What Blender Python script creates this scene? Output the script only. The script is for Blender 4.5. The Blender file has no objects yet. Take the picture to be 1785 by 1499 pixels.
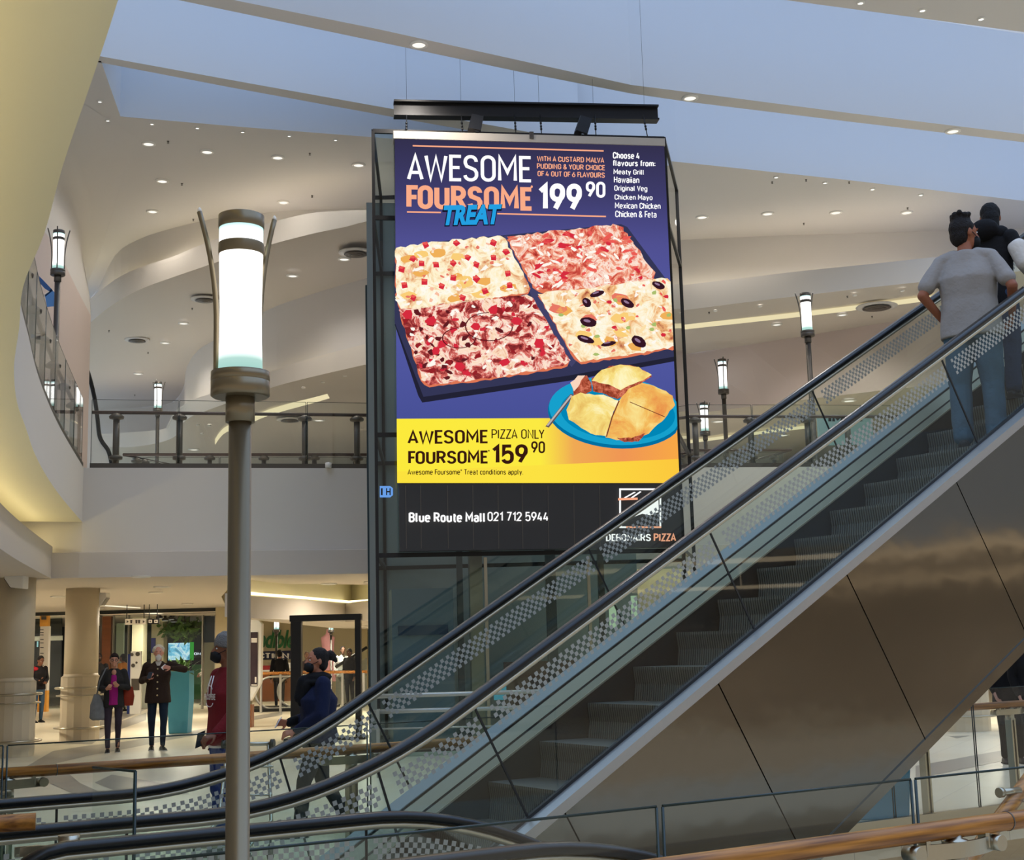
import bpy, bmesh, math, random
import numpy as np
from mathutils import Vector, Matrix, noise as mnoise
random.seed(7)
C = bpy.context.scene.collection
SC = bpy.context.scene
R_ = math.radians

# ------------------------------------------------------------------ camera
CAM_H = 1.62
F_PX = 2343.75
PITCH, ROLL = R_(9.1927), R_(1.5194)
_cp, _sp = math.cos(PITCH), math.sin(PITCH)
FW = Vector((0, _cp, _sp)); U0 = Vector((0, -_sp, _cp)); R0 = Vector((1, 0, 0))
RT = R0*math.cos(ROLL) - U0*math.sin(ROLL)
UP = U0*math.cos(ROLL) + R0*math.sin(ROLL)
cd = bpy.data.cameras.new('camera'); cam = bpy.data.objects.new('camera', cd); C.objects.link(cam)
cam.matrix_world = Matrix(((RT.x, UP.x, -FW.x, 0), (RT.y, UP.y, -FW.y, 0), (RT.z, UP.z, -FW.z, CAM_H), (0, 0, 0, 1)))
cd.sensor_fit = 'HORIZONTAL'; cd.sensor_width = 36.0; cd.lens = 36.0*F_PX/1785.0
cd.clip_start = 0.05; cd.clip_end = 300
SC.camera = cam

# ------------------------------------------------------------------ world, exposure
SC.view_settings.view_transform = 'Standard'; SC.view_settings.look = 'None'
SC.view_settings.exposure = 0.0; SC.view_settings.gamma = 1.0
SC.view_settings.use_curve_mapping = False
SC.cycles.use_denoising = True
SC.cycles.max_bounces = 8; SC.cycles.diffuse_bounces = 4; SC.cycles.glossy_bounces = 4
SC.cycles.transparent_max_bounces = 32; SC.cycles.transmission_bounces = 6
SC.cycles.caustics_reflective = False; SC.cycles.caustics_refractive = False
SC.cycles.sample_clamp_indirect = 6.0
W = bpy.data.worlds.new('daylight'); SC.world = W; W.use_nodes = True
nt = W.node_tree; nt.nodes.clear()
wo = nt.nodes.new('ShaderNodeOutputWorld'); bg = nt.nodes.new('ShaderNodeBackground')
tc = nt.nodes.new('ShaderNodeTexCoord'); sx = nt.nodes.new('ShaderNodeSeparateXYZ')
cr = nt.nodes.new('ShaderNodeValToRGB'); mp = nt.nodes.new('ShaderNodeMapRange')
mp.inputs['From Min'].default_value = -1; mp.inputs['From Max'].default_value = 1
nt.links.new(tc.outputs['Generated'], sx.inputs[0]); nt.links.new(sx.outputs['Z'], mp.inputs['Value'])
nt.links.new(mp.outputs[0], cr.inputs[0]); nt.links.new(cr.outputs[0], bg.inputs[0]); nt.links.new(bg.outputs[0], wo.inputs[0])
WORLD_STOPS = [(0.0, (0.40, 0.35, 0.28)), (0.47, (0.40, 0.35, 0.28)), (0.53, (0.30, 0.27, 0.23)), (0.68, (0.26, 0.26, 0.27)), (0.80, (0.66, 0.92, 1.40)), (1.0, (0.70, 0.97, 1.46))]
els = cr.color_ramp.elements
els[0].position = WORLD_STOPS[0][0]; els[0].color = (*WORLD_STOPS[0][1], 1)
els[1].position = WORLD_STOPS[-1][0]; els[1].color = (*WORLD_STOPS[-1][1], 1)
for p_, c_ in WORLD_STOPS[1:-1]:
    e = els.new(p_); e.color = (*c_, 1)
bg.inputs['Strength'].default_value = 1.4

# ------------------------------------------------------------------ photo geometry helpers
def ray(x, y):
    return FW + RT*((x-892.5)/F_PX) - UP*((y-749.5)/F_PX)
def pd(x, y, d):
    r = ray(x, y); r = r*(d/r.y); return Vector((r.x, d, r.z+CAM_H))
def pz(x, y, z):
    r = ray(x, y); t = (z-CAM_H)/r.z; return Vector((r.x*t, r.y*t, z))
def ppl(x, y, p0, n):
    r = ray(x, y); t = (Vector(p0)-Vector((0, 0, CAM_H))).dot(n)/r.dot(n); return r*t+Vector((0, 0, CAM_H))
TH = R_(32.24)
P0 = Vector((-0.2366, 7.4876, 0)); D2 = Vector((math.cos(TH), math.sin(TH), 0)); NN = Vector((math.sin(TH), -math.cos(TH), 0))
T30 = math.tan(R_(30))
def E3(s, n, z):
    v = P0 + D2*s + NN*n; return Vector((v.x, v.y, z))

# ------------------------------------------------------------------ materials
def lin(c):
    def f(u):
        u /= 255.0
        return u/12.92 if u <= 0.04045 else ((u+0.055)/1.055)**2.4
    return (f(c[0]), f(c[1]), f(c[2]), 1)
MATS = {}
def mat(name, col, rough=0.6, metal=0.0, emit=0.0, ecol=None, spec=0.5, bump=0.0, bscale=40, vary=0.0, vscale=3.0, stretch=None):
    m = bpy.data.materials.new(name); m.use_nodes = True; n = m.node_tree; b = n.nodes['Principled BSDF']
    col = lin(col)
    b.inputs['Base Color'].default_value = col; b.inputs['Roughness'].default_value = rough
    b.inputs['Metallic'].default_value = metal; b.inputs['Specular IOR Level'].default_value = spec
    if emit:
        b.inputs['Emission Color'].default_value = lin(ecol) if ecol else col; b.inputs['Emission Strength'].default_value = emit
    if vary or bump:
        t = n.nodes.new('ShaderNodeTexCoord'); mpn = n.nodes.new('ShaderNodeMapping')
        n.links.new(t.outputs['Object'], mpn.inputs[0])
        if stretch: mpn.inputs['Scale'].default_value = stretch
    if vary:
        nz = n.nodes.new('ShaderNodeTexNoise'); nz.inputs['Scale'].default_value = vscale; nz.inputs['Detail'].default_value = 5
        n.links.new(mpn.outputs[0], nz.inputs['Vector'])
        r = n.nodes.new('ShaderNodeMapRange'); r.inputs['To Min'].default_value = 1-vary; r.inputs['To Max'].default_value = 1+vary
        n.links.new(nz.outputs['Fac'], r.inputs['Value'])
        mx = n.nodes.new('ShaderNodeMix'); mx.data_type = 'RGBA'; mx.blend_type = 'MULTIPLY'; mx.inputs['Factor'].default_value = 1
        mx.inputs['A'].default_value = col; n.links.new(r.outputs[0], mx.inputs['B']); n.links.new(mx.outputs['Result'], b.inputs['Base Color'])
    if bump:
        nb = n.nodes.new('ShaderNodeTexNoise'); nb.inputs['Scale'].default_value = bscale; nb.inputs['Detail'].default_value = 3
        n.links.new(mpn.outputs[0], nb.inputs['Vector'])
        bp = n.nodes.new('ShaderNodeBump'); bp.inputs['Strength'].default_value = bump; bp.inputs['Distance'].default_value = 0.02
        n.links.new(nb.outputs['Fac'], bp.inputs['Height']); n.links.new(bp.outputs[0], b.inputs['Normal'])
    MATS[name] = m
    return m
def emat(name, col, strength=1.0):
    m = bpy.data.materials.new(name); m.use_nodes = True; n = m.node_tree; n.nodes.clear()
    o = n.nodes.new('ShaderNodeOutputMaterial'); e = n.nodes.new('ShaderNodeEmission')
    e.inputs['Color'].default_value = lin(col); e.inputs['Strength'].default_value = strength
    n.links.new(e.outputs[0], o.inputs[0]); MATS[name] = m
    return m
def glass(name, tint, refl=1.0, rough=0.02):
    m = bpy.data.materials.new(name); m.use_nodes = True; n = m.node_tree; n.nodes.clear()
    o = n.nodes.new('ShaderNodeOutputMaterial'); t = n.nodes.new('ShaderNodeBsdfTransparent'); g = n.nodes.new('ShaderNodeBsdfGlossy')
    t.inputs['Color'].default_value = (*tint, 1); g.inputs['Roughness'].default_value = rough
    f = n.nodes.new('ShaderNodeLayerWeight'); f.inputs['Blend'].default_value = 0.5
    pw = n.nodes.new('ShaderNodeMath'); pw.operation = 'POWER'; pw.inputs[1].default_value = 5.0; n.links.new(f.outputs['Facing'], pw.inputs[0])
    k = n.nodes.new('ShaderNodeMath'); k.operation = 'MULTIPLY_ADD'; k.inputs[1].default_value = 0.9*refl; k.inputs[2].default_value = 0.045*refl; k.use_clamp = True
    n.links.new(pw.outputs[0], k.inputs[0])
    mx = n.nodes.new('ShaderNodeMixShader'); n.links.new(k.outputs[0], mx.inputs[0]); n.links.new(t.outputs[0], mx.inputs[1]); n.links.new(g.outputs[0], mx.inputs[2])
    n.links.new(mx.outputs[0], o.inputs[0]); MATS[name] = m
    return m

M_plaster = mat('white_plaster', (226, 222, 216), 0.7)
M_fascia = mat('fascia_plaster', (218, 211, 202), 0.7)
M_soffit = mat('beige_plaster', (206, 197, 188), 0.75)
M_ceil = mat('ceiling_plaster', (212, 208, 205), 0.75)
M_cream = mat('cream_plaster', (234, 227, 198), 0.6)
M_blackm = mat('black_steel', (38, 37, 38), 0.4, 0.5)
M_black = mat('black_rubber', (15, 15, 16), 0.3, spec=0.45)
M_dark = mat('dark_recess', (14, 14, 15), 0.8)
M_steel = mat('brushed_steel', (176, 168, 150), 0.28, 1.0, bump=0.04, bscale=12)
M_strip = mat('satin_steel_strip', (176, 174, 170), 0.38, 0.75)
M_bronze = mat('bronze_metal', (128, 114, 90), 0.32, 0.65, vary=0.12, vscale=2.5, stretch=(6, 6, 0.6))
M_dkbronze = mat('dark_bronze', (92, 86, 80), 0.4, 0.6)
M_trim = mat('champagne_trim', (200, 190, 165), 0.35, 0.7)
M_rail = mat('dark_wood_rail', (78, 58, 52), 0.4)
M_glass = glass('clear_glass', (0.965, 0.98, 0.97), 0.7)
M_gglass = glass('green_glass', (0.915, 0.955, 0.932), 0.7)
M_dglass = glass('shaft_glass', (0.70, 0.80, 0.80), 1.3)
M_gedge = mat('glass_edge', (30, 46, 42), 0.25, spec=0.4)
M_stone = mat('stone_cladding', (206, 192, 166), 0.55, vary=0.08, vscale=2)
M_teal = mat('teal_planter', (62, 142, 172), 0.5)
M_white = mat('white_paint', (235, 232, 226), 0.5)

# wood
def wood():
    m = mat('oiled_wood', (168, 92, 42), 0.34, spec=0.35); n = m.node_tree; b = n.nodes['Principled BSDF']
    t = n.nodes.new('ShaderNodeTexCoord'); mpn = n.nodes.new('ShaderNodeMapping'); mpn.inputs['Rotation'].default_value = (0, 0, -TH)
    mp2 = n.nodes.new('ShaderNodeMapping'); mp2.inputs['Scale'].default_value = (1.2, 26, 26)
    n.links.new(t.outputs['Object'], mpn.inputs[0]); n.links.new(mpn.outputs[0], mp2.inputs[0])
    nz = n.nodes.new('ShaderNodeTexNoise'); nz.inputs['Scale'].default_value = 2.0; nz.inputs['Detail'].default_value = 6
    n.links.new(mp2.outputs[0], nz.inputs['Vector'])
    r = n.nodes.new('ShaderNodeValToRGB'); r.color_ramp.elements[0].position = 0.35; r.color_ramp.elements[1].position = 0.65
    r.color_ramp.elements[0].color = lin((110, 64, 20)); r.color_ramp.elements[1].color = lin((186, 122, 50))
    n.links.new(nz.outputs['Fac'], r.inputs[0]); n.links.new(r.outputs[0], b.inputs['Base Color'])
    return m
M_wood = wood()

_TS = None
def eval_mesh(o):
    """mesh of an object with its modifiers applied, evaluated in a scene of its own (quick)"""
    global _TS
    if _TS is None: _TS = bpy.data.scenes.new('workbench_scene')
    _TS.collection.objects.link(o)
    dg = _TS.view_layers[0].depsgraph if False else None
    with bpy.context.temp_override(scene=_TS, view_layer=_TS.view_layers[0]):
        dg = bpy.context.evaluated_depsgraph_get(); me = bpy.data.meshes.new_from_object(o.evaluated_get(dg))
    bpy.data.objects.remove(o)
    return me
# ------------------------------------------------------------------ mesh helpers
class MB:
    def __init__(s): s.v = []; s.f = []; s.m = []; s.sm = []
    def add(s, vs, fs, mi=0, smooth=False):
        o = len(s.v); s.v += [tuple(p) for p in vs]
        for f in fs: s.f.append(tuple(i+o for i in f)); s.m.append(mi); s.sm.append(smooth)
        return s
    def box(s, a, b, mi=0):
        x0, y0, z0 = a; x1, y1, z1 = b
        return s.add([(x0,y0,z0),(x1,y0,z0),(x1,y1,z0),(x0,y1,z0),(x0,y0,z1),(x1,y0,z1),(x1,y1,z1),(x0,y1,z1)],
                     [(0,3,2,1),(4,5,6,7),(0,1,5,4),(1,2,6,5),(2,3,7,6),(3,0,4,7)], mi)
    def obox(s, c, ax, ay, az, mi=0):   # oriented box: centre and three half vectors
        c, ax, ay, az = map(Vector, (c, ax, ay, az))
        vs = [c+ax*i+ay*j+az*k for k in (-1, 1) for j in (-1, 1) for i in (-1, 1)]
        return s.add(vs, [(0,2,3,1),(4,5,7,6),(0,1,5,4),(1,3,7,5),(3,2,6,7),(2,0,4,6)], mi)
    def bar(s, a, b, w, h, mi=0, up=(0, 0, 1)):
        a, b = Vector(a), Vector(b); d = (b-a); L = d.length; d.normalize(); upv = Vector(up)
        if abs(d.dot(upv)) > 0.98: upv = Vector((1, 0, 0))
        sd = d.cross(upv).normalized(); u = sd.cross(d)
        return s.obox((a+b)/2, d*(L/2), sd*(w/2), u*(h/2), mi)
    def tube(s, pts, r, seg=12, mi=0, cap=True, smooth=True):
        pts = [Vector(p) for p in pts]; n = len(pts); rs = r if isinstance(r, (list, tuple)) else [r]*n
        rings = []; prev = None
        for i, p in enumerate(pts):
            t = (pts[min(i+1, n-1)]-pts[max(i-1, 0)]).normalized()
            if prev is None:
                a = Vector((0, 0, 1)) if abs(t.z) < 0.95 else Vector((1, 0, 0)); u = t.cross(a).normalized()
            else:
                u = (prev - t*prev.dot(t)).normalized()
            prev = u; w = t.cross(u)
            rings.append([p+(u*math.cos(2*math.pi*k/seg)+w*math.sin(2*math.pi*k/seg))*rs[i] for k in range(seg)])
        return s.rings(rings, mi, cap, smooth)
    def rings(s, rings, mi=0, cap=True, smooth=True):
        seg = len(rings[0]); o = len(s.v)
        for r in rings: s.v += [tuple(p) for p in r]
        for i in range(len(rings)-1):
            for k in range(seg):
                a = o+i*seg+k; b = o+i*seg+(k+1) % seg
                s.f.append((a, b, b+seg, a+seg)); s.m.append(mi); s.sm.append(smooth)
        if cap:
            s.f.append(tuple(o+k for k in reversed(range(seg)))); s.m.append(mi); s.sm.append(False)
            e = o+(len(rings)-1)*seg; s.f.append(tuple(e+k for k in range(seg))); s.m.append(mi); s.sm.append(False)
        return s
    def lathe(s, prof, c=(0, 0, 0), seg=32, mi=0, smooth=True, cap=True):   # prof: (r, z)
        rings = [[(c[0]+r*math.cos(2*math.pi*k/seg), c[1]+r*math.sin(2*math.pi*k/seg), c[2]+z) for k in range(seg)] for r, z in prof]
        return s.rings(rings, mi, cap, smooth)
    def prism(s, poly, z0, z1, mi=0):
        n = len(poly); z0 = z0 if isinstance(z0, (list, tuple)) else [z0]*n; z1 = z1 if isinstance(z1, (list, tuple)) else [z1]*n
        vs = [(p[0], p[1], z0[i]) for i, p in enumerate(poly)]+[(p[0], p[1], z1[i]) for i, p in enumerate(poly)]
        fs = [tuple(reversed(range(n))), tuple(range(n, 2*n))]+[(i, (i+1) % n, n+(i+1) % n, n+i) for i in range(n)]
        return s.add(vs, fs, mi)
    def build(s, name, mats, parent=None, bevel=0, sub=0, w=False):
        me = bpy.data.meshes.new(name); me.from_pydata(s.v, [], s.f)
        for m in (mats if isinstance(mats, (list, tuple)) else [mats]): me.materials.append(m)
        me.polygons.foreach_set('material_index', s.m); me.polygons.foreach_set('use_smooth', s.sm)
        bm = bmesh.new(); bm.from_mesh(me); bmesh.ops.recalc_face_normals(bm, faces=bm.faces); bm.to_mesh(me); bm.free()
        me.update()
        o = bpy.data.objects.new(name, me); C.objects.link(o)
        if parent:
            o.parent = parent
            if w: o.matrix_parent_inverse = (Matrix.Translation(parent.location) @ parent.rotation_euler.to_matrix().to_4x4()).inverted()
        if bevel:
            md = o.modifiers.new('bevel', 'BEVEL'); md.width = bevel; md.segments = 2; md.limit_method = 'ANGLE'
        if sub:
            md = o.modifiers.new('sub', 'SUBSURF'); md.levels = sub; md.render_levels = sub
        return o
def tag(o, label, cat, group=None):
    o['label'] = label; o['category'] = cat
    if group: o['group'] = group
    return o
def struct(o): o['kind'] = 'structure'; return o
def thing(name, label, cat, loc=(0, 0, 0), rz=0, group=None):
    o = bpy.data.objects.new(name, None); C.objects.link(o); o.location = loc; o.rotation_euler = (0, 0, rz); o.empty_display_size = 0.1
    return tag(o, label, cat, group)
def strip(pairs, name, m, parent=None, thick=0):   # quad strip between two polylines
    mb = MB(); vs = []
    for a, b in pairs: vs += [a, b]
    mb.add(vs, [(2*i, 2*i+1, 2*i+3, 2*i+2) for i in range(len(pairs)-1)])
    o = mb.build(name, m, parent)
    if thick:
        md = o.modifiers.new('solid', 'SOLIDIFY'); md.thickness = thick; md.offset = 0
    return o
def ordinal(i): return ['first', 'second', 'third', 'fourth', 'fifth', 'sixth', 'seventh', 'eighth', 'ninth', 'tenth', 'eleventh', 'twelfth'][i]
def copy_tree(o, parent=None):
    c = o.copy(); C.objects.link(c)
    if parent: c.parent = parent
    for ch in o.children: copy_tree(ch, c)
    return c
ZF = 5.05       # upper floor level
# ================================================================== SETTING
V2 = lambda p: (p[0], p[1])
# ---- ground floor (beyond the far fence, and under the camera)
def floor_mat():
    m = mat('floor_tiles', (226, 216, 190), 0.3, spec=0.4); n = m.node_tree; b = n.nodes['Principled BSDF']
    t = n.nodes.new('ShaderNodeTexCoord'); mpn = n.nodes.new('ShaderNodeMapping'); mpn.inputs['Rotation'].default_value = (0, 0, 0.5)
    n.links.new(t.outputs['Object'], mpn.inputs[0])
    br = n.nodes.new('ShaderNodeTexBrick'); br.offset = 0; br.inputs['Scale'].default_value = 1.0
    br.inputs['Brick Width'].default_value = 0.6; br.inputs['Row Height'].default_value = 0.6; br.inputs['Mortar Size'].default_value = 0.004
    br.inputs['Color1'].default_value = lin((228, 219, 196)); br.inputs['Color2'].default_value = lin((221, 210, 184)); br.inputs['Mortar'].default_value = lin((190, 180, 160))
    n.links.new(mpn.outputs[0], br.inputs['Vector']); n.links.new(br.outputs['Color'], b.inputs['Base Color'])
    return m
M_floor = floor_mat()
M_inlay = mat('grey_floor_inlay', (150, 145, 136), 0.3, spec=0.4, vary=0.06, vscale=1.5)
fe = [E3(-14, -2.25, 0), E3(40, -2.25, 0)]
mb = MB()
mb.prism([V2(fe[0]), V2(fe[1]), (60, 95), (-60, 95), (-40, 5)], -0.3, 0.0, 0)
def inlay(px):
    ps = [pz(x, y, 0.003) for x, y in px]
    n = len(ps); mb.add(ps, [tuple(range(n))], 1)
inlay([(42, 1338), (92, 1309), (150, 1300), (215, 1293), (300, 1279), (390, 1265), (390, 1273), (300, 1289), (215, 1306), (150, 1318), (100, 1330), (66, 1352)])
inlay([(95, 1296), (130, 1284), (178, 1268), (255, 1242), (255, 1255), (185, 1280), (160, 1297)])
inlay([(60, 1338), (103, 1335), (140, 1365), (185, 1385), (185, 1402), (120, 1380), (80, 1362)])
inlay([(165, 1364), (195, 1350), (290, 1366), (330, 1384), (230, 1390)])
inlay([(160, 1262), (255, 1228), (262, 1233), (175, 1272)])
inlay([(437, 1249), (492, 1240), (492, 1246), (437, 1256)])
inlay([(330, 1222), (372, 1206), (392, 1206), (345, 1226)])
inlay([(1596, 1335), (1690, 1318), (1785, 1301), (1785, 1318), (1690, 1338), (1596, 1357)])
inlay([(1655, 1283), (1690, 1282), (1668, 1287)])
struct(mb.build('floor', [M_floor, M_inlay]))
# camera-side floor, the edge of the shaft below the escalators, and the floor below
mb = MB(); mb.prism([V2(E3(-9, 3.35, 0)), V2(E3(12, 3.35, 0)), V2(E3(12, 6.5, 0)), V2(E3(-9, 6.5, 0))], -0.3, 0)
struct(mb.build('floor', M_floor))
mb = MB(); mb.prism([V2(E3(-14, -2.25, 0)), V2(E3(-2.75, -2.25, 0)), V2(E3(-2.75, 3.35, 0)), V2(E3(-14, 3.35, 0))], -0.3, -0.001)
struct(mb.build('floor', M_floor))
mb = MB(); mb.prism([(-40, -2), (40, -2), (40, 60), (-40, 60)], -5.6, -5.4)
struct(mb.build('floor', M_floor))

# ---- upper gallery: front line, curved left edge
LF = [Vector((-7.80, 24.2, 0)), Vector((-2.45, 25.35, 0)), Vector((3.4, 26.4, 0)), Vector((9.0, 27.3, 0)), Vector((22, 29.2, 0))]
EDGE = [(-7.80, 24.2), (-6.95, 20.6), (-6.32, 18.1), (-5.71, 15.88), (-5.17, 14.1), (-4.715, 12.6), (-4.18, 11.08), (-3.65, 9.75), (-3.21, 8.62), (-2.68, 7.5), (-2.22, 6.44), (-1.757, 5.43), (-1.44, 4.73), (-0.9, 3.5), (-0.35, 2.2), (0.1, 1.0), (0.5, 0.0)]
def smooth_poly(pts, k=4):
    out = []
    P = [Vector((*p, 0)) if len(p) == 2 else Vector(p) for p in pts]
    for i in range(len(P)-1):
        p0 = P[max(i-1, 0)]; p1 = P[i]; p2 = P[i+1]; p3 = P[min(i+2, len(P)-1)]
        for j in range(k):
            t = j/k
            out.append(0.5*((2*p1)+(p2-p0)*t+(2*p0-5*p1+4*p2-p3)*t*t+(3*p1-p0-3*p2+p3)*t**3))
    out.append(P[-1]); return out
EG = smooth_poly(EDGE, 4)
def offs(poly, d):   # offset to the left of travel direction as seen from above when d>0
    out = []
    for i, p in enumerate(poly):
        t = (poly[min(i+1, len(poly)-1)]-poly[max(i-1, 0)]).normalized(); out.append(p+Vector((t.y, -t.x, 0))*d)
    return out
# travelling towards the camera the slab lies on the right-hand side of the picture's left: (t.y,-t.x) points to -x
EGi = offs(EG, 0.50); EGo = offs(EG, 1.2)
ZS = 4.06
def at(p, z): return Vector((p.x, p.y, z))
# fascia of the curved gallery edge
o = struct(strip([(at(p, ZF+0.0), at(p, ZS)) for p in EG], 'trim_1', M_fascia)); 
for f in o.data.polygons: f.use_smooth = True
# cove soffit behind the fascia, then the lower ring with the cove lamp on it
o = struct(strip([(at(p, ZS+0.0), at(q, ZS+0.02)) for p, q in zip(EG, EGo)], 'ceiling', M_cream)); o.data.polygons.foreach_set('use_smooth', [True]*len(o.data.polygons))
RINGZ0, RINGZ1 = 3.05, 3.62
mb = MB(); n = len(EGi); vs = []
EGr = offs(EG, 0.62)
for p, q in zip(EGi, EGr): vs += [at(p, RINGZ1), at(p, RINGZ0), at(q, RINGZ1)]
fs = []
for i in range(n-1):
    a = 3*i; b = 3*(i+1); fs += [(a, a+1, b+1, b), (a, b, b+2, a+2)]
mb.add(vs, fs, 0, True); struct(mb.build('trim_2', M_soffit))
# soffit under the ring, towards the left
far = [Vector((-26, p.y, 0)) for p in EGi]
struct(strip([(at(p, RINGZ0), at(q, RINGZ0)) for p, q in zip(EGi, far)], 'ceiling', M_soffit))
# slab top of the gallery (left)
struct(strip([(at(p, ZF), at(Vector((-30, p.y, 0)), ZF)) for p in EG], 'floor', M_floor))
# front wall of the gallery, with the lip under it
wl = [Vector((-11.0, 24.0, 0))]+LF
struct(strip([(at(p, ZF), at(p, 3.50)) for p in wl], 'wall_front', M_fascia))
lipo = [p+Vector((0.02, -0.18, 0)) for p in wl]; lipo[0] = Vector((-11.0, 23.8, 0))
mb = MB(); vs = []
for p, q in zip(wl, lipo): vs += [at(p, 3.52), at(q, 3.50), at(q, RINGZ0)]
fs = []
for i in range(len(wl)-1):
    a = 3*i; b = a+3; fs += [(a, a+1, b+1, b), (a+1, a+2, b+2, b+1)]
mb.add(vs, fs); struct(mb.build('trim_3', M_soffit))
# gallery floor slab behind the front wall
struct(strip([(at(p, ZF), at(Vector((p.x*1.9, 75, 0)), ZF)) for p in LF], 'floor', M_floor))
# ground-floor ceiling behind the front wall, with a raised cove right of the lamp post
CZ = 3.05
cove_a = [pz(x, y, CZ) for x, y in [(386, 1040), (398, 1026), (440, 1019), (560, 1018), (664, 1020)]]
mb = MB()
lf = [at(p, CZ) for p in lipo[:3]]
mb.add([lf[0], lf[1], lf[2], cove_a[-1], cove_a[-2], cove_a[-3], cove_a[-4], cove_a[0]], [(0, 1, 2, 3, 4, 5, 6, 7)])
mb.add([lf[2], at(lipo[3], CZ), at(lipo[4], CZ), at(lipo[5], CZ), Vector((34, 70, CZ)), Vector((-0.5, 70, CZ)), cove_a[-1]], [(0, 1, 2, 3, 4, 5, 6)])
mb.add([lf[0], cove_a[0], Vector((-12.9, 62, CZ)), Vector((-38, 62, CZ)), Vector((-26, 24, CZ))], [(0, 1, 2, 3, 4)])
struct(mb.build('ceiling', M_soffit))
# raised cove: upper ceiling, its rim and lower fascia
cove_b = [pz(x, y, 2.72) for x, y in [(392, 1034), (440, 1039), (520, 1045), (602, 1052), (664, 1046)]]
mb = MB(); k = 0
pts = [at(p+Vector((0, 0, 0)), 2.72) for p in cove_b]
lo = [at(p, 2.30) for p in cove_b]
n = len(pts); mb.add(pts+lo, [(i, i+1, n+i+1, n+i) for i in range(n-1)])
bk = [p+Vector((0, 14, 0)) for p in lo]
mb.add(lo+bk, [(i, i+1, n+i+1, n+i) for i in range(n-1)])
struct(mb.build('trim_4', M_soffit))
mb = MB(); mb.add([Vector((-16, 24.8, 3.6)), Vector((-0.5, 25.6, 3.6)), Vector((-0.5, 66, 3.6)), Vector((-22, 66, 3.6))], [(0, 1, 2, 3)])
mb.add([p+Vector((0, 1.2, 0)) for p in pts]+[at(p+Vector((0, 1.2, 0)), 3.6) for p in pts], [(i, i+1, n+i+1, n+i) for i in range(n-1)])
struct(mb.build('ceiling', M_cream))

# ---- upper ceiling A with roof-light openings
ZA = 11.2
cA = [pz(x, y, ZA) for x, y in [(176, 106), (210, 203), (430, 222), (660, 240), (920, 261), (1180, 282), (1480, 314), (1785, 350), (2000, 373)]]
wA_l = [pz(x, y, ZA) for x, y in [(128, 545), (150, 528), (170, 505), (200, 446), (240, 418), (300, 398), (385, 379), (460, 371), (540, 366), (655, 364), (760, 372), (900, 395)]]
wA_r = [pz(x, y, ZA) for x, y in [(1080, 424), (1190, 418), (1350, 411), (1620, 403), (1785, 398), (2000, 395)]]
mb = MB()
poly = cA + list(reversed(wA_r)) + list(reversed(wA_l)) + [Vector((-12, 20.5, ZA))]
mb.add(poly, [tuple(range(len(poly)))])
struct(mb.build('ceiling', M_ceil))
def up_wall(pts, z0, z1, name, m):
    return struct(strip([(at(p, z0), at(p, z1)) for p in pts], name, m))
ZT = 14.6
M_reveal = mat('roof_light_reveal', (214, 218, 224), 0.75)
up_wall(cA[1:], ZA, ZT, 'trim_5', M_reveal)
up_wall([cA[0]+Vector((-0.1, -0.6, 0)), cA[0], cA[1]], ZA, ZT, 'trim_6', M_reveal)
# beams between the roof lights: far edge line, near edge line (photo pixels on the ceiling plane)
def beam(name, far_px, near_px, z0=ZA, h=2.1):
    f = [pz(x, y, z0) for x, y in far_px]; n_ = [pz(x, y, z0) for x, y in near_px]
    mb = MB(); N = len(f)
    vs = f+n_+[at(p, z0+h) for p in f]+[at(p, z0+h) for p in n_]
    for i in range(N-1):
        mb_f = [(i, i+1, N+i+1, N+i), (N+i, N+i+1, 3*N+i+1, 3*N+i), (i, i+1, 2*N+i+1, 2*N+i)]
        if i == 0: fs = []
        fs += mb_f
    mb.add(vs, fs)
    mb2 = mb.build(name, [M_ceil, M_reveal])
    for k, p in enumerate(mb2.data.polygons):
        if k % 3: p.material_index = 1
    return struct(mb2)
beam('trim_7', [(60, 90), (175, 109), (400, 152), (690, 205), (832, 230), (1010, 262)], [(60, 78), (175, 98), (400, 139), (690, 191), (832, 214), (1010, 246)])
beam('trim_8', [(120, -48), (310, 0), (660, 73), (900, 124), (1100, 163), (1203, 178), (1480, 212), (1785, 248), (2300, 312)], [(120, -72), (407, 0), (660, 51), (900, 104), (1100, 148), (1203, 161), (1480, 197), (1785, 234), (2300, 298)])
b3 = [pz(x, y, ZA) for x, y in [(300, -160), (900, -70), (1368, 0), (1785, 56), (2300, 126)]]
mb = MB(); near = [p+Vector((1.5, -5, 0)) for p in b3]; n = len(b3)
mb.add(b3+near, [(i, i+1, n+i+1, n+i) for i in range(n-1)]); struct(mb.build('ceiling', M_ceil))
up_wall(b3, ZA, ZT, 'trim_9', M_reveal)

def resample(poly, n):
    L = [0]
    for a, b in zip(poly[:-1], poly[1:]): L.append(L[-1]+(b-a).length)
    out = []
    for i in range(n):
        t = L[-1]*i/(n-1); j = 0
        while j < len(poly)-2 and L[j+1] < t: j += 1
        u = (t-L[j])/max(1e-9, L[j+1]-L[j]); out.append(poly[j].lerp(poly[j+1], min(1, u)))
    return out
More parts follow.
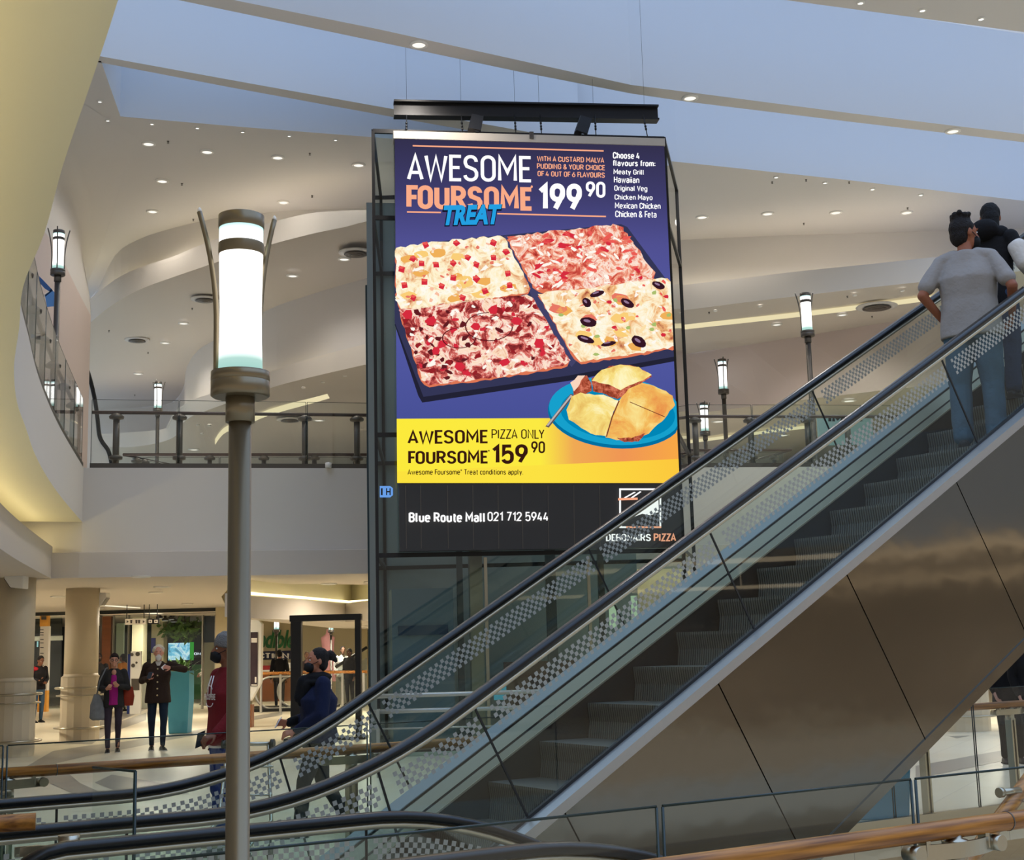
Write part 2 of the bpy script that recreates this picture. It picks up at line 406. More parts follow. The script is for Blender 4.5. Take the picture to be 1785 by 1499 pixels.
# ---- left-hand stepped ceiling bands
def band(name, top_px, bot_px, ztop, mtl):
    t = [pz(x, y, ztop) for x, y in top_px]; b = []
    for (x, y), p in zip(bot_px, t): b.append(pd(x, y, p.y))
    t = smooth_poly(t, 4); b = smooth_poly(b, 4)
    o = strip(list(zip(t, b)), name, mtl); o.data.polygons.foreach_set('use_smooth', [True]*len(o.data.polygons)); struct(o)
    return t, b
LB_t = [(127, 547), (168, 512), (209, 482), (250, 464), (299, 448), (340, 431), (381, 415), (463, 390), (538, 372), (600, 367), (655, 367), (760, 376), (900, 400)]
LB_b = [(127, 594), (168, 553), (209, 523), (250, 502), (299, 484), (340, 470), (381, 456), (463, 429), (538, 409), (600, 396), (655, 385), (760, 394), (900, 418)]
tB, bB = band('trim_10', LB_t, LB_b, 10.3, M_fascia)
# upstand above the lip (set back) and soffit B
wa = smooth_poly(wA_l, 3)
struct(strip([(at(p, ZA), at(p, 10.35)) for p in wa], 'trim_11', M_ceil))
struct(strip([(p, at(p+(p-Vector((0, 0, p.z))).normalized()*1.3, p.z+0.01)) for p in [at(q, 10.2) for q in tB]], 'trim_12', M_ceil))
# soffit B runs back to the next step
LC_t = [(150, 756), (185, 756), (231, 753), (284, 748), (293, 738), (306, 716), (336, 697), (373, 684), (459, 651), (523, 630), (635, 600), (760, 572), (900, 545)]
LC_b = [(150, 778), (185, 779), (231, 779), (276, 772), (306, 760), (315, 742), (334, 726), (373, 711), (463, 679), (523, 662), (635, 636), (760, 610), (900, 586)]
wC = [pz(x, y, 9.8) for x, y in [(130, 720), (200, 712), (290, 705), (318, 680), (325, 642), (344, 612), (374, 593), (463, 542), (540, 514), (635, 486), (760, 455), (900, 425)]]
mb = MB(); wCs = smooth_poly(wC, 4)
bBf = [at(p, p.z) for p in bB]
n = len(bBf)
mb.add(bBf+resample(wCs, n), [(i, i+1, n+i+1, n+i) for i in range(n-1)], 0, True)
o = mb.build('ceiling', M_soffit); struct(o)
struct(strip([(at(p, 9.8), at(p, 8.15)) for p in wCs], 'trim_13', M_ceil))
tC, bC = band('trim_14', LC_t, LC_b, 8.0, M_fascia)
struct(strip([(at(p, 7.95), at(p+(p-Vector((0, 0, p.z))).normalized()*3.0, 7.96)) for p in tC], 'trim_15', M_ceil))
mb = MB(); bb = [at(p, 7.62) for p in bC]; back = [Vector((p.x*2.2, 85, 7.62)) for p in bC]; n = len(bb)
mb.add(list(bC)+back, [(i, i+1, n+i+1, n+i) for i in range(n-1)]); struct(mb.build('ceiling', M_soffit))
# left wall behind the gallery and the edge of the curved opening
wl_ = [Vector((-9.05, 28.3, 0)), Vector((-8.6, 26.0, 0)), Vector((-8.25, 23.7, 0)), Vector((-8.35, 21.2, 0)), Vector((-9.2, 17, 0)), Vector((-11, 10, 0))]
M_pink = mat('pinkish_wall', (210, 194, 188), 0.7)
struct(strip([(at(p, ZF), at(p, z)) for p, z in zip(wl_, (8.95, 8.9, 9.1, 9.5, 10.4, 11.2))], 'wall_left', M_pink))
sw = [pz(128, 545, ZA), pz(150, 500, ZA), pz(175, 440, ZA), pz(195, 370, ZA), pz(215, 300, ZA), pz(240, 240, ZA)]
mb = MB(); n = 6; rows = []
wt = [at(p, z) for p, z in zip(wl_, (8.95, 8.9, 9.1, 9.5, 10.4, 11.2))]
for j in range(7):
    t = j/6; rows.append([at(wt[i].lerp(sw[i], 0.25*t+0.75*(1-math.cos(math.pi/2*t))), wt[i].z+(ZA-wt[i].z)*math.sin(math.pi/2*t)) for i in range(6)])
vs = [p for r in rows for p in r]
vs = [Vector((p.x, p.y, min(p.z, ZA-0.004))) for p in vs]
mb.add(vs, [(j*6+i, j*6+i+1, (j+1)*6+i+1, (j+1)*6+i) for j in range(6) for i in range(5)], 0, True)
struct(mb.build('trim_16', M_ceil))
edge_px = [(129, 604), (140, 617), (151, 642), (159, 668), (166, 700), (170, 730), (173, 757), (178, 770), (188, 784), (193, 800), (195, 815)]
ep = smooth_poly([pd(x, y, 31.5) for x, y in edge_px], 3)
mb = MB(); mb.tube(ep, 0.05, 8); struct(mb.build('trim_17', M_dark))
struct(strip([(p, Vector((-11.5, 31.5, p.z))) for p in ep], 'wall_left', M_fascia))
# back wall of the gallery far behind
mb = MB(); mb.add([Vector((-60, 84, ZF)), Vector((70, 84, ZF)), Vector((70, 84, 9)), Vector((-60, 84, 9))], [(0, 1, 2, 3)]); struct(mb.build('wall_back', M_soffit))

# ---- right-hand stepped ceiling bands
RB_t = [(1080, 511), (1190, 497), (1300, 484), (1400, 472), (1500, 462), (1620, 449), (1785, 432), (2300, 380)]
RB_b = [(1080, 553), (1190, 541), (1300, 527), (1400, 515), (1500, 503), (1620, 490), (1785, 472), (2300, 420)]
tR, bR = band('trim_18', RB_t, RB_b, 9.8, M_fascia)
wr = wA_r
struct(strip([(at(p, ZA), at(p, 9.85)) for p in wr], 'trim_19', M_ceil))
struct(strip([(at(p, 9.72), at(p+(p-Vector((0, 0, p.z))).normalized()*2.4, 9.73)) for p in tR], 'trim_20', M_ceil))
wallC_t = [(1080, 636), (1190, 618), (1300, 602), (1400, 586), (1540, 563), (1700, 537), (2300, 440)]
wallC_b = [(1080, 735), (1190, 723), (1330, 706), (1415, 695), (1533, 681), (1700, 662), (2300, 590)]
wt = [pz(x, y, 9.25) for x, y in wallC_t]; wb = [at(p, 7.62) for p in wt]
wb2 = []
for (x, y), p in zip(wallC_b, wt):
    wb2.append(pd(x, y, p.y))
mb = MB(); bRs = bR; n = len(bRs); idx = [round(i*(len(wt)-1)/(n-1)*1.0) for i in range(n)]
wts = smooth_poly(wt, 4)
mb.add(list(bRs)+resample(wts, n), [(i, i+1, n+i+1, n+i) for i in range(n-1)], 0, True); struct(mb.build('ceiling', M_soffit))
struct(strip(list(zip(wt, wb2)), 'trim_21', M_pink))
mb = MB(); n = len(wb2); mb.add(wb2+[Vector((p.x*2.1, 84, 7.6)) for p in wb2], [(i, i+1, n+i+1, n+i) for i in range(n-1)]); struct(mb.build('ceiling', M_soffit))
# slim lit coves in the far soffits
M_cove = emat('cove_light', (250, 236, 190), 0.85)
def slot(px, z, wdt, name, label):
    a = [pz(x, y, z-0.015) for x, y in px]; b = [pz(x, y+wdt, z-0.015) for x, y in px]
    o = strip(list(zip(smooth_poly(a, 3), smooth_poly(b, 3))), name, M_cove, thick=0.02)
    return tag(o, label, 'cove light')
# ================================================================== ESCALATORS
M_step = None
def step_mat():
    m = mat('ribbed_step', (104, 106, 100), 0.45, 0.35); n = m.node_tree; b = n.nodes['Principled BSDF']
    t = n.nodes.new('ShaderNodeTexCoord'); mpn = n.nodes.new('ShaderNodeMapping'); mpn.inputs['Rotation'].default_value = (0, 0, -TH)
    n.links.new(t.outputs['Object'], mpn.inputs[0]); sp = n.nodes.new('ShaderNodeSeparateXYZ'); n.links.new(mpn.outputs[0], sp.inputs[0])
    mu = n.nodes.new('ShaderNodeMath'); mu.operation = 'MULTIPLY'; mu.inputs[1].default_value = 2*math.pi/0.024; n.links.new(sp.outputs['Y'], mu.inputs[0])
    si = n.nodes.new('ShaderNodeMath'); si.operation = 'SINE'; n.links.new(mu.outputs[0], si.inputs[0])
    r = n.nodes.new('ShaderNodeMapRange'); r.inputs['From Min'].default_value = -0.4; r.inputs['From Max'].default_value = 0.4; r.clamp = True
    n.links.new(si.outputs[0], r.inputs['Value'])
    mx = n.nodes.new('ShaderNodeMix'); mx.data_type = 'RGBA'; mx.inputs['A'].default_value = lin((44, 44, 41)); mx.inputs['B'].default_value = lin((104, 106, 99))
    n.links.new(r.outputs[0], mx.inputs['Factor']); n.links.new(mx.outputs['Result'], b.inputs['Base Color'])
    bp = n.nodes.new('ShaderNodeBump'); bp.inputs['Strength'].default_value = 0.6; bp.inputs['Distance'].default_value = 0.01
    n.links.new(r.outputs[0], bp.inputs['Height']); n.links.new(bp.outputs[0], b.inputs['Normal'])
    return m
M_step = step_mat()
M_clad = mat('brushed_cladding', (118, 114, 106), 0.10, 0.95, bump=0.30, bscale=1.2)
M_film = mat('frosted_film', (160, 159, 149), 0.6)
M_skirt = mat('skirt_panel', (150, 146, 126), 0.4, 0.6)
M_indeck = mat('inner_deck_metal', (140, 148, 146), 0.6, 0.25)
M_skirtd = mat('skirt_dark', (26, 26, 26), 0.5, 0.0, spec=0.3)
M_groove = mat('groove_black', (20, 20, 20), 0.5)

def ramp(s, s0, a, k):
    x = s-s0
    if x <= -a: return 0.0
    if x >= a: return k*x
    return k*(x+a)**2/(4*a)
ZH = 0.89
def up_h(s): return ZH + ramp(s, -0.866, 0.7, T30) - ramp(s, 7.88, 0.9, T30)
def down_h(s): return ZH - ramp(s, -0.40, 0.6, T30) + ramp(s, 8.3, 0.9, T30)

def make_escalator(label, zh, n_near, n_far, s_lo, s_hi, joints, group, sgn, up=True, clad=True):
    # n_near / n_far: offset of the two handrails; glass stands under each
    root = thing('escalator', label, 'escalator', E3(-1.2, (n_near+n_far)/2, 0), 0)
    B = lambda mb, name, m, par=root, **k: mb.build(name, m, par, w=True, **k)
    S = lambda a, b, st=0.1: [a+(b-a)*i/max(1, int(round((b-a)/st))) for i in range(int(round((b-a)/st))+1)]
    def slope(s): return (zh(s+0.01)-zh(s-0.01))/0.02
    def sweep(n0, prof, ss, closed=True):   # prof of (n offset, vertical drop)
        rings = [[E3(s, n0+pn, zh(s)-ph) for pn, ph in prof] for s in ss]
        return rings
    inner = {n_near: -1, n_far: 1}
    for n0 in (n_near, n_far):
        ins = inner[n0]
        # handrail loop with round newels at both ends
        path = []
        r = 0.30
        for k in range(9):
            a = -math.pi/2 - math.pi*0.15 + (math.pi*1.15)*(1-k/8) if False else None
        for k in range(11):
            a = R_(250 - 160*k/10); path.append((s_lo+r*math.cos(a), zh(s_lo)-r+r*math.sin(a)))
        path += [(s, zh(s)) for s in S(s_lo+0.1, s_hi-0.1, 0.12)]
        for k in range(11):
            a = R_(90 - 160*k/10); path.append((s_hi+r*math.cos(a), zh(s_hi)-r+r*math.sin(a)))
        def tubeprof(off, hw, hh, seg=14):
            rings = []
            for i, (s, z) in enumerate(path):
                s0, z0 = path[max(i-1, 0)]; s1, z1 = path[min(i+1, len(path)-1)]
                t = Vector((s1-s0, z1-z0)).normalized(); nrm = (-t.y, t.x)
                rr = []
                for k in range(seg):
                    a = 2*math.pi*k/seg
                    ca, sa = math.cos(a), math.sin(a)
                    u = hw*math.copysign(abs(ca)**0.6, ca); v = hh*math.copysign(abs(sa)**0.7, sa)+off
                    rr.append(E3(s+nrm[0]*v, n0+u, z+nrm[1]*v))
                rings.append(rr)
            mb = MB(); mb.rings(rings); return mb
        hr = B(tubeprof(-0.024, 0.041, 0.024), 'handrail', M_black)
        B(tubeprof(-0.062, 0.022, 0.016, 8), 'handrail_trim', M_trim)
        # glass panels between joints
        js = [s_lo-0.22]+[j for j in joints if s_lo < j < s_hi]+[s_hi+0.22]
        GB = 0.885
        for a, b in zip(js[:-1], js[1:]):
            ss = S(a, b, 0.12); vs = []
            for s in ss:
                for h in (0.07, GB):
                    q = s
                    sl = slope(s); q = s + h*0.433*sl/T30*0.87 if a > s_lo and b < s_hi+9 else s
                    if s == ss[0] and a < s_lo: q = s
                    vs.append(E3(q, n0, zh(q)-h))
            mb = MB(); N = len(ss)
            mb.add(vs, [(2*i, 2*i+1, 2*i+3, 2*i+2) for i in range(N-1)])
            g = B(mb, 'glass_panel', M_gglass)
            md = g.modifiers.new('thick', 'SOLIDIFY'); md.thickness = 0.002
            # checker film on this panel
            fb = MB(); q0 = 0.0245
            tot = 0.0; s = a+0.05; row_off = 0
            i = 0
            while s < b-0.05:
                sl = slope(s); L = math.sqrt(1+sl*sl); tx, tz = 1/L, sl/L
                for r_ in range(5):
                    if (i+r_) % 2: continue
                    d = 0.115+q0*(r_+0.5)
                    cs, cz = s+tz*d, zh(s)-tx*d
                    hq = q0*0.49
                    c0 = [(cs+tx*u-tz*v, cz+tz*u+tx*v) for u, v in ((-hq, -hq), (hq, -hq), (hq, hq), (-hq, hq))]
                    fb.add([E3(x, n0+0.004, z) for x, z in c0], [(0, 1, 2, 3)])
                s += q0*tx; i += 1
            if fb.v: B(fb, 'checker_film', M_film, g)
            if b < s_hi:
                p, q = b, b+GB*0.433*slope(b)/T30*0.87
                mb = MB(); mb.bar(E3(p, n0, zh(p)-0.07), E3(q, n0, zh(q)-GB), 0.008, 0.012); B(mb, 'glass_joint', M_groove)
        # decks, skirts
        ss = S(s_lo-0.3, s_hi+0.3, 0.15)
        def add_sweep(name, prof, m):
            mb = MB(); mb.rings([[E3(s, n0+pn, zh(s)-ph) for pn, ph in prof] for s in ss], cap=True, smooth=False); return B(mb, name, m)
        add_sweep('glass_seal', [(0.012, 0.868), (-0.012, 0.868), (-0.012, 0.89), (0.012, 0.89)], M_groove)
        add_sweep('outer_deck', [(-ins*0.012, 0.888), (-ins*0.10, 0.90), (-ins*0.10, 0.965), (-ins*0.012, 0.965)], M_strip)
        add_sweep('inner_deck', [(ins*0.012, 0.79), (ins*0.055, 0.85), (ins*0.055, 0.89), (ins*0.012, 0.89)] if n0 == n_far else [(ins*0.012, 0.875), (ins*0.055, 0.89), (ins*0.055, 0.91), (ins*0.012, 0.91)], M_indeck)
        add_sweep('skirt_groove', [(ins*0.014, 0.892), (ins*0.066, 0.852), (ins*0.066, 0.868), (ins*0.014, 0.905)] if n0 == n_far else [(ins*0.014, 0.905), (ins*0.066, 0.90), (ins*0.066, 0.92), (ins*0.014, 0.92)], M_groove)
        if n0 == n_far:
            add_sweep('skirt_panel', [(ins*0.03, 0.868), (ins*0.072, 0.868), (ins*0.10, 0.945), (ins*0.03, 0.945)], M_skirt)
            add_sweep('skirt_groove', [(ins*0.03, 0.945), (ins*0.098, 0.945), (ins*0.10, 0.962), (ins*0.03, 0.962)], M_groove)
            add_sweep('skirt_panel', [(ins*0.03, 0.962), (ins*0.104, 0.962), (ins*0.118, 1.01), (ins*0.03, 1.01)], M_skirt)
            add_sweep('skirt_edge', [(ins*0.05, 1.008), (ins*0.126, 1.008), (ins*0.126, 1.022), (ins*0.05, 1.022)], M_trim)
        add_sweep('skirt', [(ins*0.04, 1.02), (ins*0.118, 1.02), (ins*0.118, 1.48), (ins*0.04, 1.48)], M_skirtd)
    # steps
    nA, nB = n_near-0.125, n_far+0.125
    def step_obj(s, z):
        mb = MB(); rise = 0.23
        prof = [(0, z), (0.42, z), (0.42, z-0.03), (0.03, z-0.05), (0.045, z-0.10), (0.035, z-0.16), (0.01, z-rise-0.01), (-0.005, z-rise-0.01), (0.012, z-0.12), (-0.002, z-0.02)]
        rings = [[E3(s+(p if sgn > 0 else -p), n, zz) for p, zz in prof] for n in (nA, nB)]
        mb.rings(rings, 0, True, False); return B(mb, 'step', M_step)
    k0 = 1.579
    if up:
        for j in range(-5, 17):
            s = k0+0.4*j; z = 1.391-1.068+T30*s
            if z < 0.02 or z > ZF+0.02: continue
            step_obj(s, z)
    else:
        for j in range(0, 12):
            s = 0.0+0.4*j; z = -T30*(s-(-0.4))-0.0
            step_obj(s, z-0.08)
    # landing plates with comb
    mb = MB()
    a, b = E3(s_lo-0.5, 0, 0), E3(-0.65 if up else -0.35, 0, 0)
    lo_s, hi_s = s_lo-0.5, (-0.55 if up else -0.4)
    mb.add([E3(s, n, z) for s in (lo_s, hi_s) for n in (nA, nB) for z in (-0.05, 0.0)], [(0, 1, 3, 2), (4, 6, 7, 5), (1, 5, 7, 3), (0, 2, 6, 4), (0, 4, 5, 1), (2, 3, 7, 6)])
    B(mb, 'landing_plate', M_step)
    if up:
        mb = MB(); lo_s, hi_s = 8.15, s_hi+0.6
        mb.add([E3(s, n, z) for s in (lo_s, hi_s) for n in (nA, nB) for z in (ZF-0.05, ZF)], [(0, 1, 3, 2), (4, 6, 7, 5), (1, 5, 7, 3), (0, 2, 6, 4), (0, 4, 5, 1), (2, 3, 7, 6)])
        B(mb, 'landing_plate', M_step)
    # truss cladding
    H0, H1 = 0.965, 2.43
    for n0, side in ((n_near+0.08, 1), (n_far-0.08, -1)):
        cj = [-1.2]+[1.235-1.15*i for i in (1,)]+[1.235+1.15*i for i in range(0, 7)]+[8.8]
        for a, b in zip(cj[:-1], cj[1:]):
            vs = []
            ss = S(a+0.004, b-0.004, 0.2)
            for s in ss:
                sl = slope(s)/T30*sgn*T30
                for h in (H0, H1):
                    q = s+h*0.433*slope(s)/T30
                    vs.append(E3(q, n0, zh(q)-h))
            mb = MB(); N = len(ss)
            mb.add(vs, [(2*i, 2*i+1, 2*i+3, 2*i+2) for i in range(N-1)])
            c_ = B(mb, 'cladding_panel', M_clad); md = c_.modifiers.new('thick', 'SOLIDIFY'); md.thickness = 0.004
    ss = S(-1.2, 9.2, 0.2)
    mb = MB(); mb.rings([[E3(s, n, zh(s)-h) for n, h in ((n_near+0.095, 2.43), (n_near+0.095, 2.515), (n_far-0.095, 2.515), (n_far-0.095, 2.43))] for s in ss], cap=True, smooth=False)
    B(mb, 'soffit_panel', M_clad)
    mb = MB(); mb.rings([[E3(s, n, zh(s)-h) for n, h in ((n_near+0.07, 1.4), (n_near+0.07, 2.43), (n_far-0.07, 2.43), (n_far-0.07, 1.4))] for s in ss], cap=True, smooth=False)
    B(mb, 'truss', M_dark)
    return root
make_escalator('rising escalator with black handrails and checkered glass carrying two people', up_h, 0.0, -1.32, -3.0, 9.6, [-1.9, -0.6, 1.716-2.28+0.55, 1.716, 3.997, 6.28, 8.5], None, 1)
make_escalator('descending escalator in the foreground, its handrails dropping behind the wooden rail', down_h, 2.02, 0.685, -2.35, 8.8, [-1.0, 1.2, 3.5, 5.8], None, -1, up=False)
# short upper floor where the rising escalator lands
mb = MB(); mb.prism([V2(E3(8.9, 0.6, 0)), V2(E3(34, 0.6, 0)), V2(E3(34, -1.9, 0)), V2(E3(8.9, -1.9, 0))], ZF-0.4, ZF-0.06); struct(mb.build('floor', M_floor))
# ================================================================== BALUSTRADES
def along(poly, t):
    for a, b in zip(poly[:-1], poly[1:]):
        L = (b-a).length
        if t <= L: return a+(b-a)*(t/L), (b-a).normalized()
        t -= L
    return poly[-1], (poly[-1]-poly[-2]).normalized()
def plen(poly): return sum((b-a).length for a, b in zip(poly[:-1], poly[1:]))
def nearest_t(poly, p):
    best = (1e9, 0); acc = 0
    for a, b in zip(poly[:-1], poly[1:]):
        d = b-a; L = d.length; k = max(0, min(1, (p-a).dot(d)/(L*L))); q = a+d*k
        e = (q-p).length
        if e < best[0]: best = (e, acc+k*L)
        acc += L
    return best[1]
def fence(label, poly, z0, rail_h, glass_h, gside, joints, posts, style, group=None, base=True, pw=0.05):
    """poly: plan polyline of the rail; gside: offset of glass; joints, posts: distances along"""
    c, _ = along(poly, plen(poly)/2)
    root = thing('glass_balustrade', label, 'balustrade', (c.x, c.y, z0), 0, group)
    B = lambda mb, name, m, par=root, **k: mb.build(name, m, par, w=True, **k)
    rr = 0.033
    mb = MB(); mb.tube([at(p, z0+rail_h-rr) for p in poly], rr, 16); hr_ = B(mb, 'handrail', M_wood if style == 'wood' else M_rail)
    if style == 'wood':
        for t in [t_+0.28 for t_ in posts]:
            p, d = along(poly, t); mb = MB(); mb.tube([at(p-d*0.003, z0+rail_h-rr), at(p+d*0.003, z0+rail_h-rr)], rr+0.0015, 16); B(mb, 'rail_joint', M_dkbronze, hr_)
    gp = offs(poly, gside); L = plen(gp)
    js = [0]+sorted(joints)+[L]
    for a, b in zip(js[:-1], js[1:]):
        n = max(1, int((b-a)/0.7)); a2, b2 = a+0.012, b-0.012
        pts = [along(gp, a2+(b2-a2)*i/n)[0] for i in range(n+1)]
        zb = z0+0.05 if style == 'wood' else z0-0.02
        g = strip([(at(p, z0+glass_h), at(p, zb)) for p in pts], 'glass_panel', M_glass, root); g.matrix_parent_inverse = Matrix.Translation(-root.location)
        md = g.modifiers.new('thick', 'SOLIDIFY'); md.thickness = 0.003
        e = MB()
        e.tube([at(p, z0+glass_h+0.003) for p in pts], 0.0045, 6)
        for q in (pts[0], pts[-1]):
            e.tube([at(q, z0+glass_h), at(q, zb)], 0.0055 if style == 'wood' else 0.006, 6)
        B(e, 'glass_edge', M_gedge, g)
    if base:
        mb = MB(); mb.rings([[at(p+o, z) for o, z in ((Vector((0, 0, 0)), z0-0.0), (Vector((0, 0, 0)), z0+0.09))]+[at(q, z0+0.09), at(q, z0-0.0)] for p, q in zip(offs(gp, -0.03), offs(gp, 0.03))], cap=True, smooth=False)
        B(mb, 'base_channel', M_dkbronze if style != 'wood' else M_steel)
    for t in posts:
        p, d = along(poly, t); sd = Vector((d.y, -d.x, 0))
        if style == 'wood':
            mb = MB()
            for k in (-1, 1): mb.bar(at(p+d*(0.022*k), z0), at(p+d*(0.022*k), z0+rail_h-0.16), 0.02, 0.07, up=sd)
            o = B(mb, 'post', M_steel)
            br = MB()
            br.lathe([(0.040, 0), (0.040, 0.06), (0.030, 0.065), (0.030, 0.085), (0.044, 0.09), (0.044, 0.105), (0.026, 0.11), (0.026, 0.125)], at(p, z0+rail_h-0.175), 24)
            arc = [at(p+d*(0.21*u)+sd*(0.05-0.05*u*u-0.012), z0+rail_h-0.098) for u in [-1+i/8 for i in range(17)]]
            br.rings([[q+Vector((0, 0, zz))+sd*w_ for w_, zz in ((-0.006, -0.026), (0.006, -0.026), (0.006, 0.026), (-0.006, 0.026))] for q in arc], smooth=False)
            for k in (-1, 1):
                q = at(p+d*(0.205*k)-sd*0.012, z0+rail_h-0.098)
                br.tube([q-sd*0.02, q+sd*0.045], 0.027, 18)
                br.bar(at(p+d*(0.15*k), z0+rail_h-0.11), at(p+d*(0.15*k), z0+rail_h-0.055), 0.02, 0.035, up=sd)
            B(br, 'bracket', M_steel, o)
        else:
            mb = MB(); mb.tube([at(p, z0), at(p, z0+rail_h-0.06)], pw, 14)
            o = B(mb, 'post', M_dkbronze)
            br = MB()
            br.lathe([(pw, 0), (pw+0.07, 0.02), (pw+0.08, 0.06), (pw+0.03, 0.1), (0.03, 0.13)], at(p, z0+rail_h-0.17), 14)
            br.lathe([(pw, 0), (pw+0.06, 0.02), (pw+0.065, 0.07), (pw, 0.1)], at(p, z0+0.17), 14)
            B(br, 'collar', M_dkbronze, o)
    return root
def px_t(poly, x, y, z): return nearest_t(poly, at(pz(x, y, z), 0))
# near fence along the descending escalator
pn = [E3(-3.2, 3.2, 0), E3(-1.4, 3.2, 0), E3(0.15, 3.2, 0), E3(0.62, 3.2, 0), E3(2.6, 3.2, 0)]
jn = [E3(-1.18, 3.1, 0), E3(-0.06, 3.1, 0)]
fence('foreground balustrade with glossy brown timber handrail beside the descending escalator', pn, 0, 1.0, 1.128, -0.10,
      [nearest_t(offs(pn, -0.10), q) for q in jn], [nearest_t(pn, at(pz(1672, 1428, 1.0), 0)), 0.5], 'wood', base=False)
# far fence behind the rising escalator
pf = [E3(-4.6, -2.05, 0), E3(-0.1, -2.05, 0), E3(3.3, -2.05, 0), E3(8.6, -2.05, 0)]
fence('far balustrade with brown timber handrail behind the rising escalator', pf, 0, 1.0, 1.13, 0.10,
      [2.55, 4.9, 7.6, 9.9, 11.0], [nearest_t(pf, at(pz(22, 1340, 1.0), 0)), nearest_t(pf, at(pz(632, 1300, 1.0), 0)), nearest_t(pf, at(pz(1640, 1233, 1.0), 0)), nearest_t(pf, at(pz(1766, 1222, 1.0), 0))], 'wood', base=True)
# short return between the two escalators
e0 = ppl(62, 1432, P0+NN*0.44, NN); e1 = E3(-3.4, 0.16, 0)
pr = [Vector((e1.x, e1.y, 0)), Vector((e0.x, e0.y, 0))]
zr = e0.z+0.033
root = thing('glass_balustrade', 'short timber rail stub ending between the two escalators at far left', 'balustrade', (e0.x, e0.y, 0))
mb = MB(); mb.tube([at(pr[0], zr-0.033), at(pr[1], zr-0.033)], [0.036, 0.036], 20); mb.build('handrail', M_wood, root, w=True)
gq = [E3(-2.02, 0.52, 0), E3(-2.1, 0.14, 0)]
g = strip([(at(p, zr-0.02+0.17), at(p, 0.03)) for p in gq], 'glass_panel', M_gglass, root); g.matrix_parent_inverse = Matrix.Translation(-root.location)
mb = MB(); mb.tube([at(gq[0], zr+0.15), at(gq[0], 0.02)], 0.008, 6); mb.tube([at(gq[0], zr+0.15), at(gq[1], zr+0.15)], 0.006, 6); mb.build('glass_edge', M_gedge, g, w=True)
mb = MB(); arc = [at(pr[1]+D2*(0.16*i-0.08)+NN*(0.05*math.sin(math.pi*i/4)), zr-0.15) for i in range(5)]
mb.rings([[q+Vector((0, 0, zz))+NN*w_ for w_, zz in ((-0.006, -0.02), (0.006, -0.02), (0.006, 0.02), (-0.006, 0.02))] for q in arc], smooth=False)
mb.lathe([(0.045, 0), (0.045, 0.05)], at(pr[1]+D2*0.14, zr-0.15), 20); mb.bar(arc[0], arc[0]+D2*0.1, 0.02, 0.04)
mb.build('bracket', M_steel, root, w=True)
mb = MB(); mb.tube([at(pr[0].lerp(pr[1], 0.15), 0), at(pr[0].lerp(pr[1], 0.15), zr-0.06)], 0.03, 12); mb.build('post', M_steel, root, w=True)
# second timber rail turning away at lower right
tr = [E3(0.70, 2.62, 0), E3(1.55, 2.35, 0)]
root = thing('timber_handrail', 'sloping timber handrail behind the foreground rail at lower right', 'handrail', E3(0.7, 3.0, 0))
a = ppl(1692, 1496, P0+NN*2.95, NN); b = ppl(1800, 1350, P0+NN*2.75, NN)
mb = MB(); mb.tube([a+(a-b)*0.6, a, b, b+(b-a)*0.5], 0.03, 14); mb.build('handrail', M_wood, root, w=True)
mb = MB(); c_ = ppl(1757, 1380, P0+NN*2.82, NN); mb.tube([c_-D2*0.05, c_+D2*0.07], 0.014, 12); mb.tube([c_-D2*0.055, c_-D2*0.035], 0.02, 12); mb.tube([a, Vector((a.x, a.y, -0.3))], 0.02, 10)
mb.build('bracket', M_steel, root, w=True)

# ---- upper gallery balustrades
lf = LF[:2]
lf = [LF[0]+Vector((0.05, 0.25, 0)), LF[1]+Vector((-0.05, 0.25, 0))]
pxs = [203, 313, 533, 625]
fence('upper gallery balustrade left of the screen with dark posts and rail', lf, ZF, 1.10, 1.27, 0.18,
      [nearest_t(offs(lf, 0.18), at(pz(x, 720, 6.15), 0)) for x in (313, 533)], [px_t(lf, x, 715, 6.15) for x in pxs], 'dark', pw=0.06)
rf = [LF[1]+Vector((4.6, 1.05, 0)), LF[2]+Vector((0, 0.25, 0)), LF[3]+Vector((0, 0.25, 0)), LF[3]+Vector((3, 0.7, 0))]
fence('upper gallery balustrade right of the screen seen through the escalator glass', rf, ZF, 1.10, 1.27, 0.18,
      [nearest_t(offs(rf, 0.18), at(pz(x, 715, 6.15), 0)) for x in (1321, 1422)], [px_t(rf, x, 715, 6.15) for x in (1224, 1322, 1424, 1495)], 'dark', pw=0.06)
il = [pz(215, 790, 6.15), pz(640, 790, 6.15)]; il = [Vector((p.x, p.y, 0)) for p in il]
il = [il[0]+Vector((0.9, 2.4, 0))]+il
fence('farther gallery balustrade at left seen between the posts of the front one', il, ZF, 1.10, 1.02, -0.12,
      [4.5, 6.6], [px_t(il, x, 795, 6.15) for x in (235, 277, 367, 460, 547, 617)], 'dark', base=False, pw=0.05)
ir = [pz(1150, 783, 6.15), pz(1378, 782, 6.15)]; ir = [Vector((p.x, p.y, 0)) for p in ir]; ir.append(ir[1]+Vector((-1.2, 3.4, 0)))
fence('farther gallery balustrade at right seen through the escalator glass', ir, ZF, 1.10, 1.02, -0.12,
      [1.6], [px_t(ir, x, 790, 6.15) for x in (1190, 1270, 1345)], 'dark', base=False, pw=0.05)
eg = offs(EG, 0.14)[:-18]
Lg = plen(eg)
fence('curved glass balustrade sweeping along the left gallery edge', eg, ZF, 1.10, 1.27, -0.10,
      [1.7*i for i in range(1, int(Lg/1.7))], [0.9+1.7*i for i in range(0, int(Lg/1.7))], 'dark', pw=0.04)
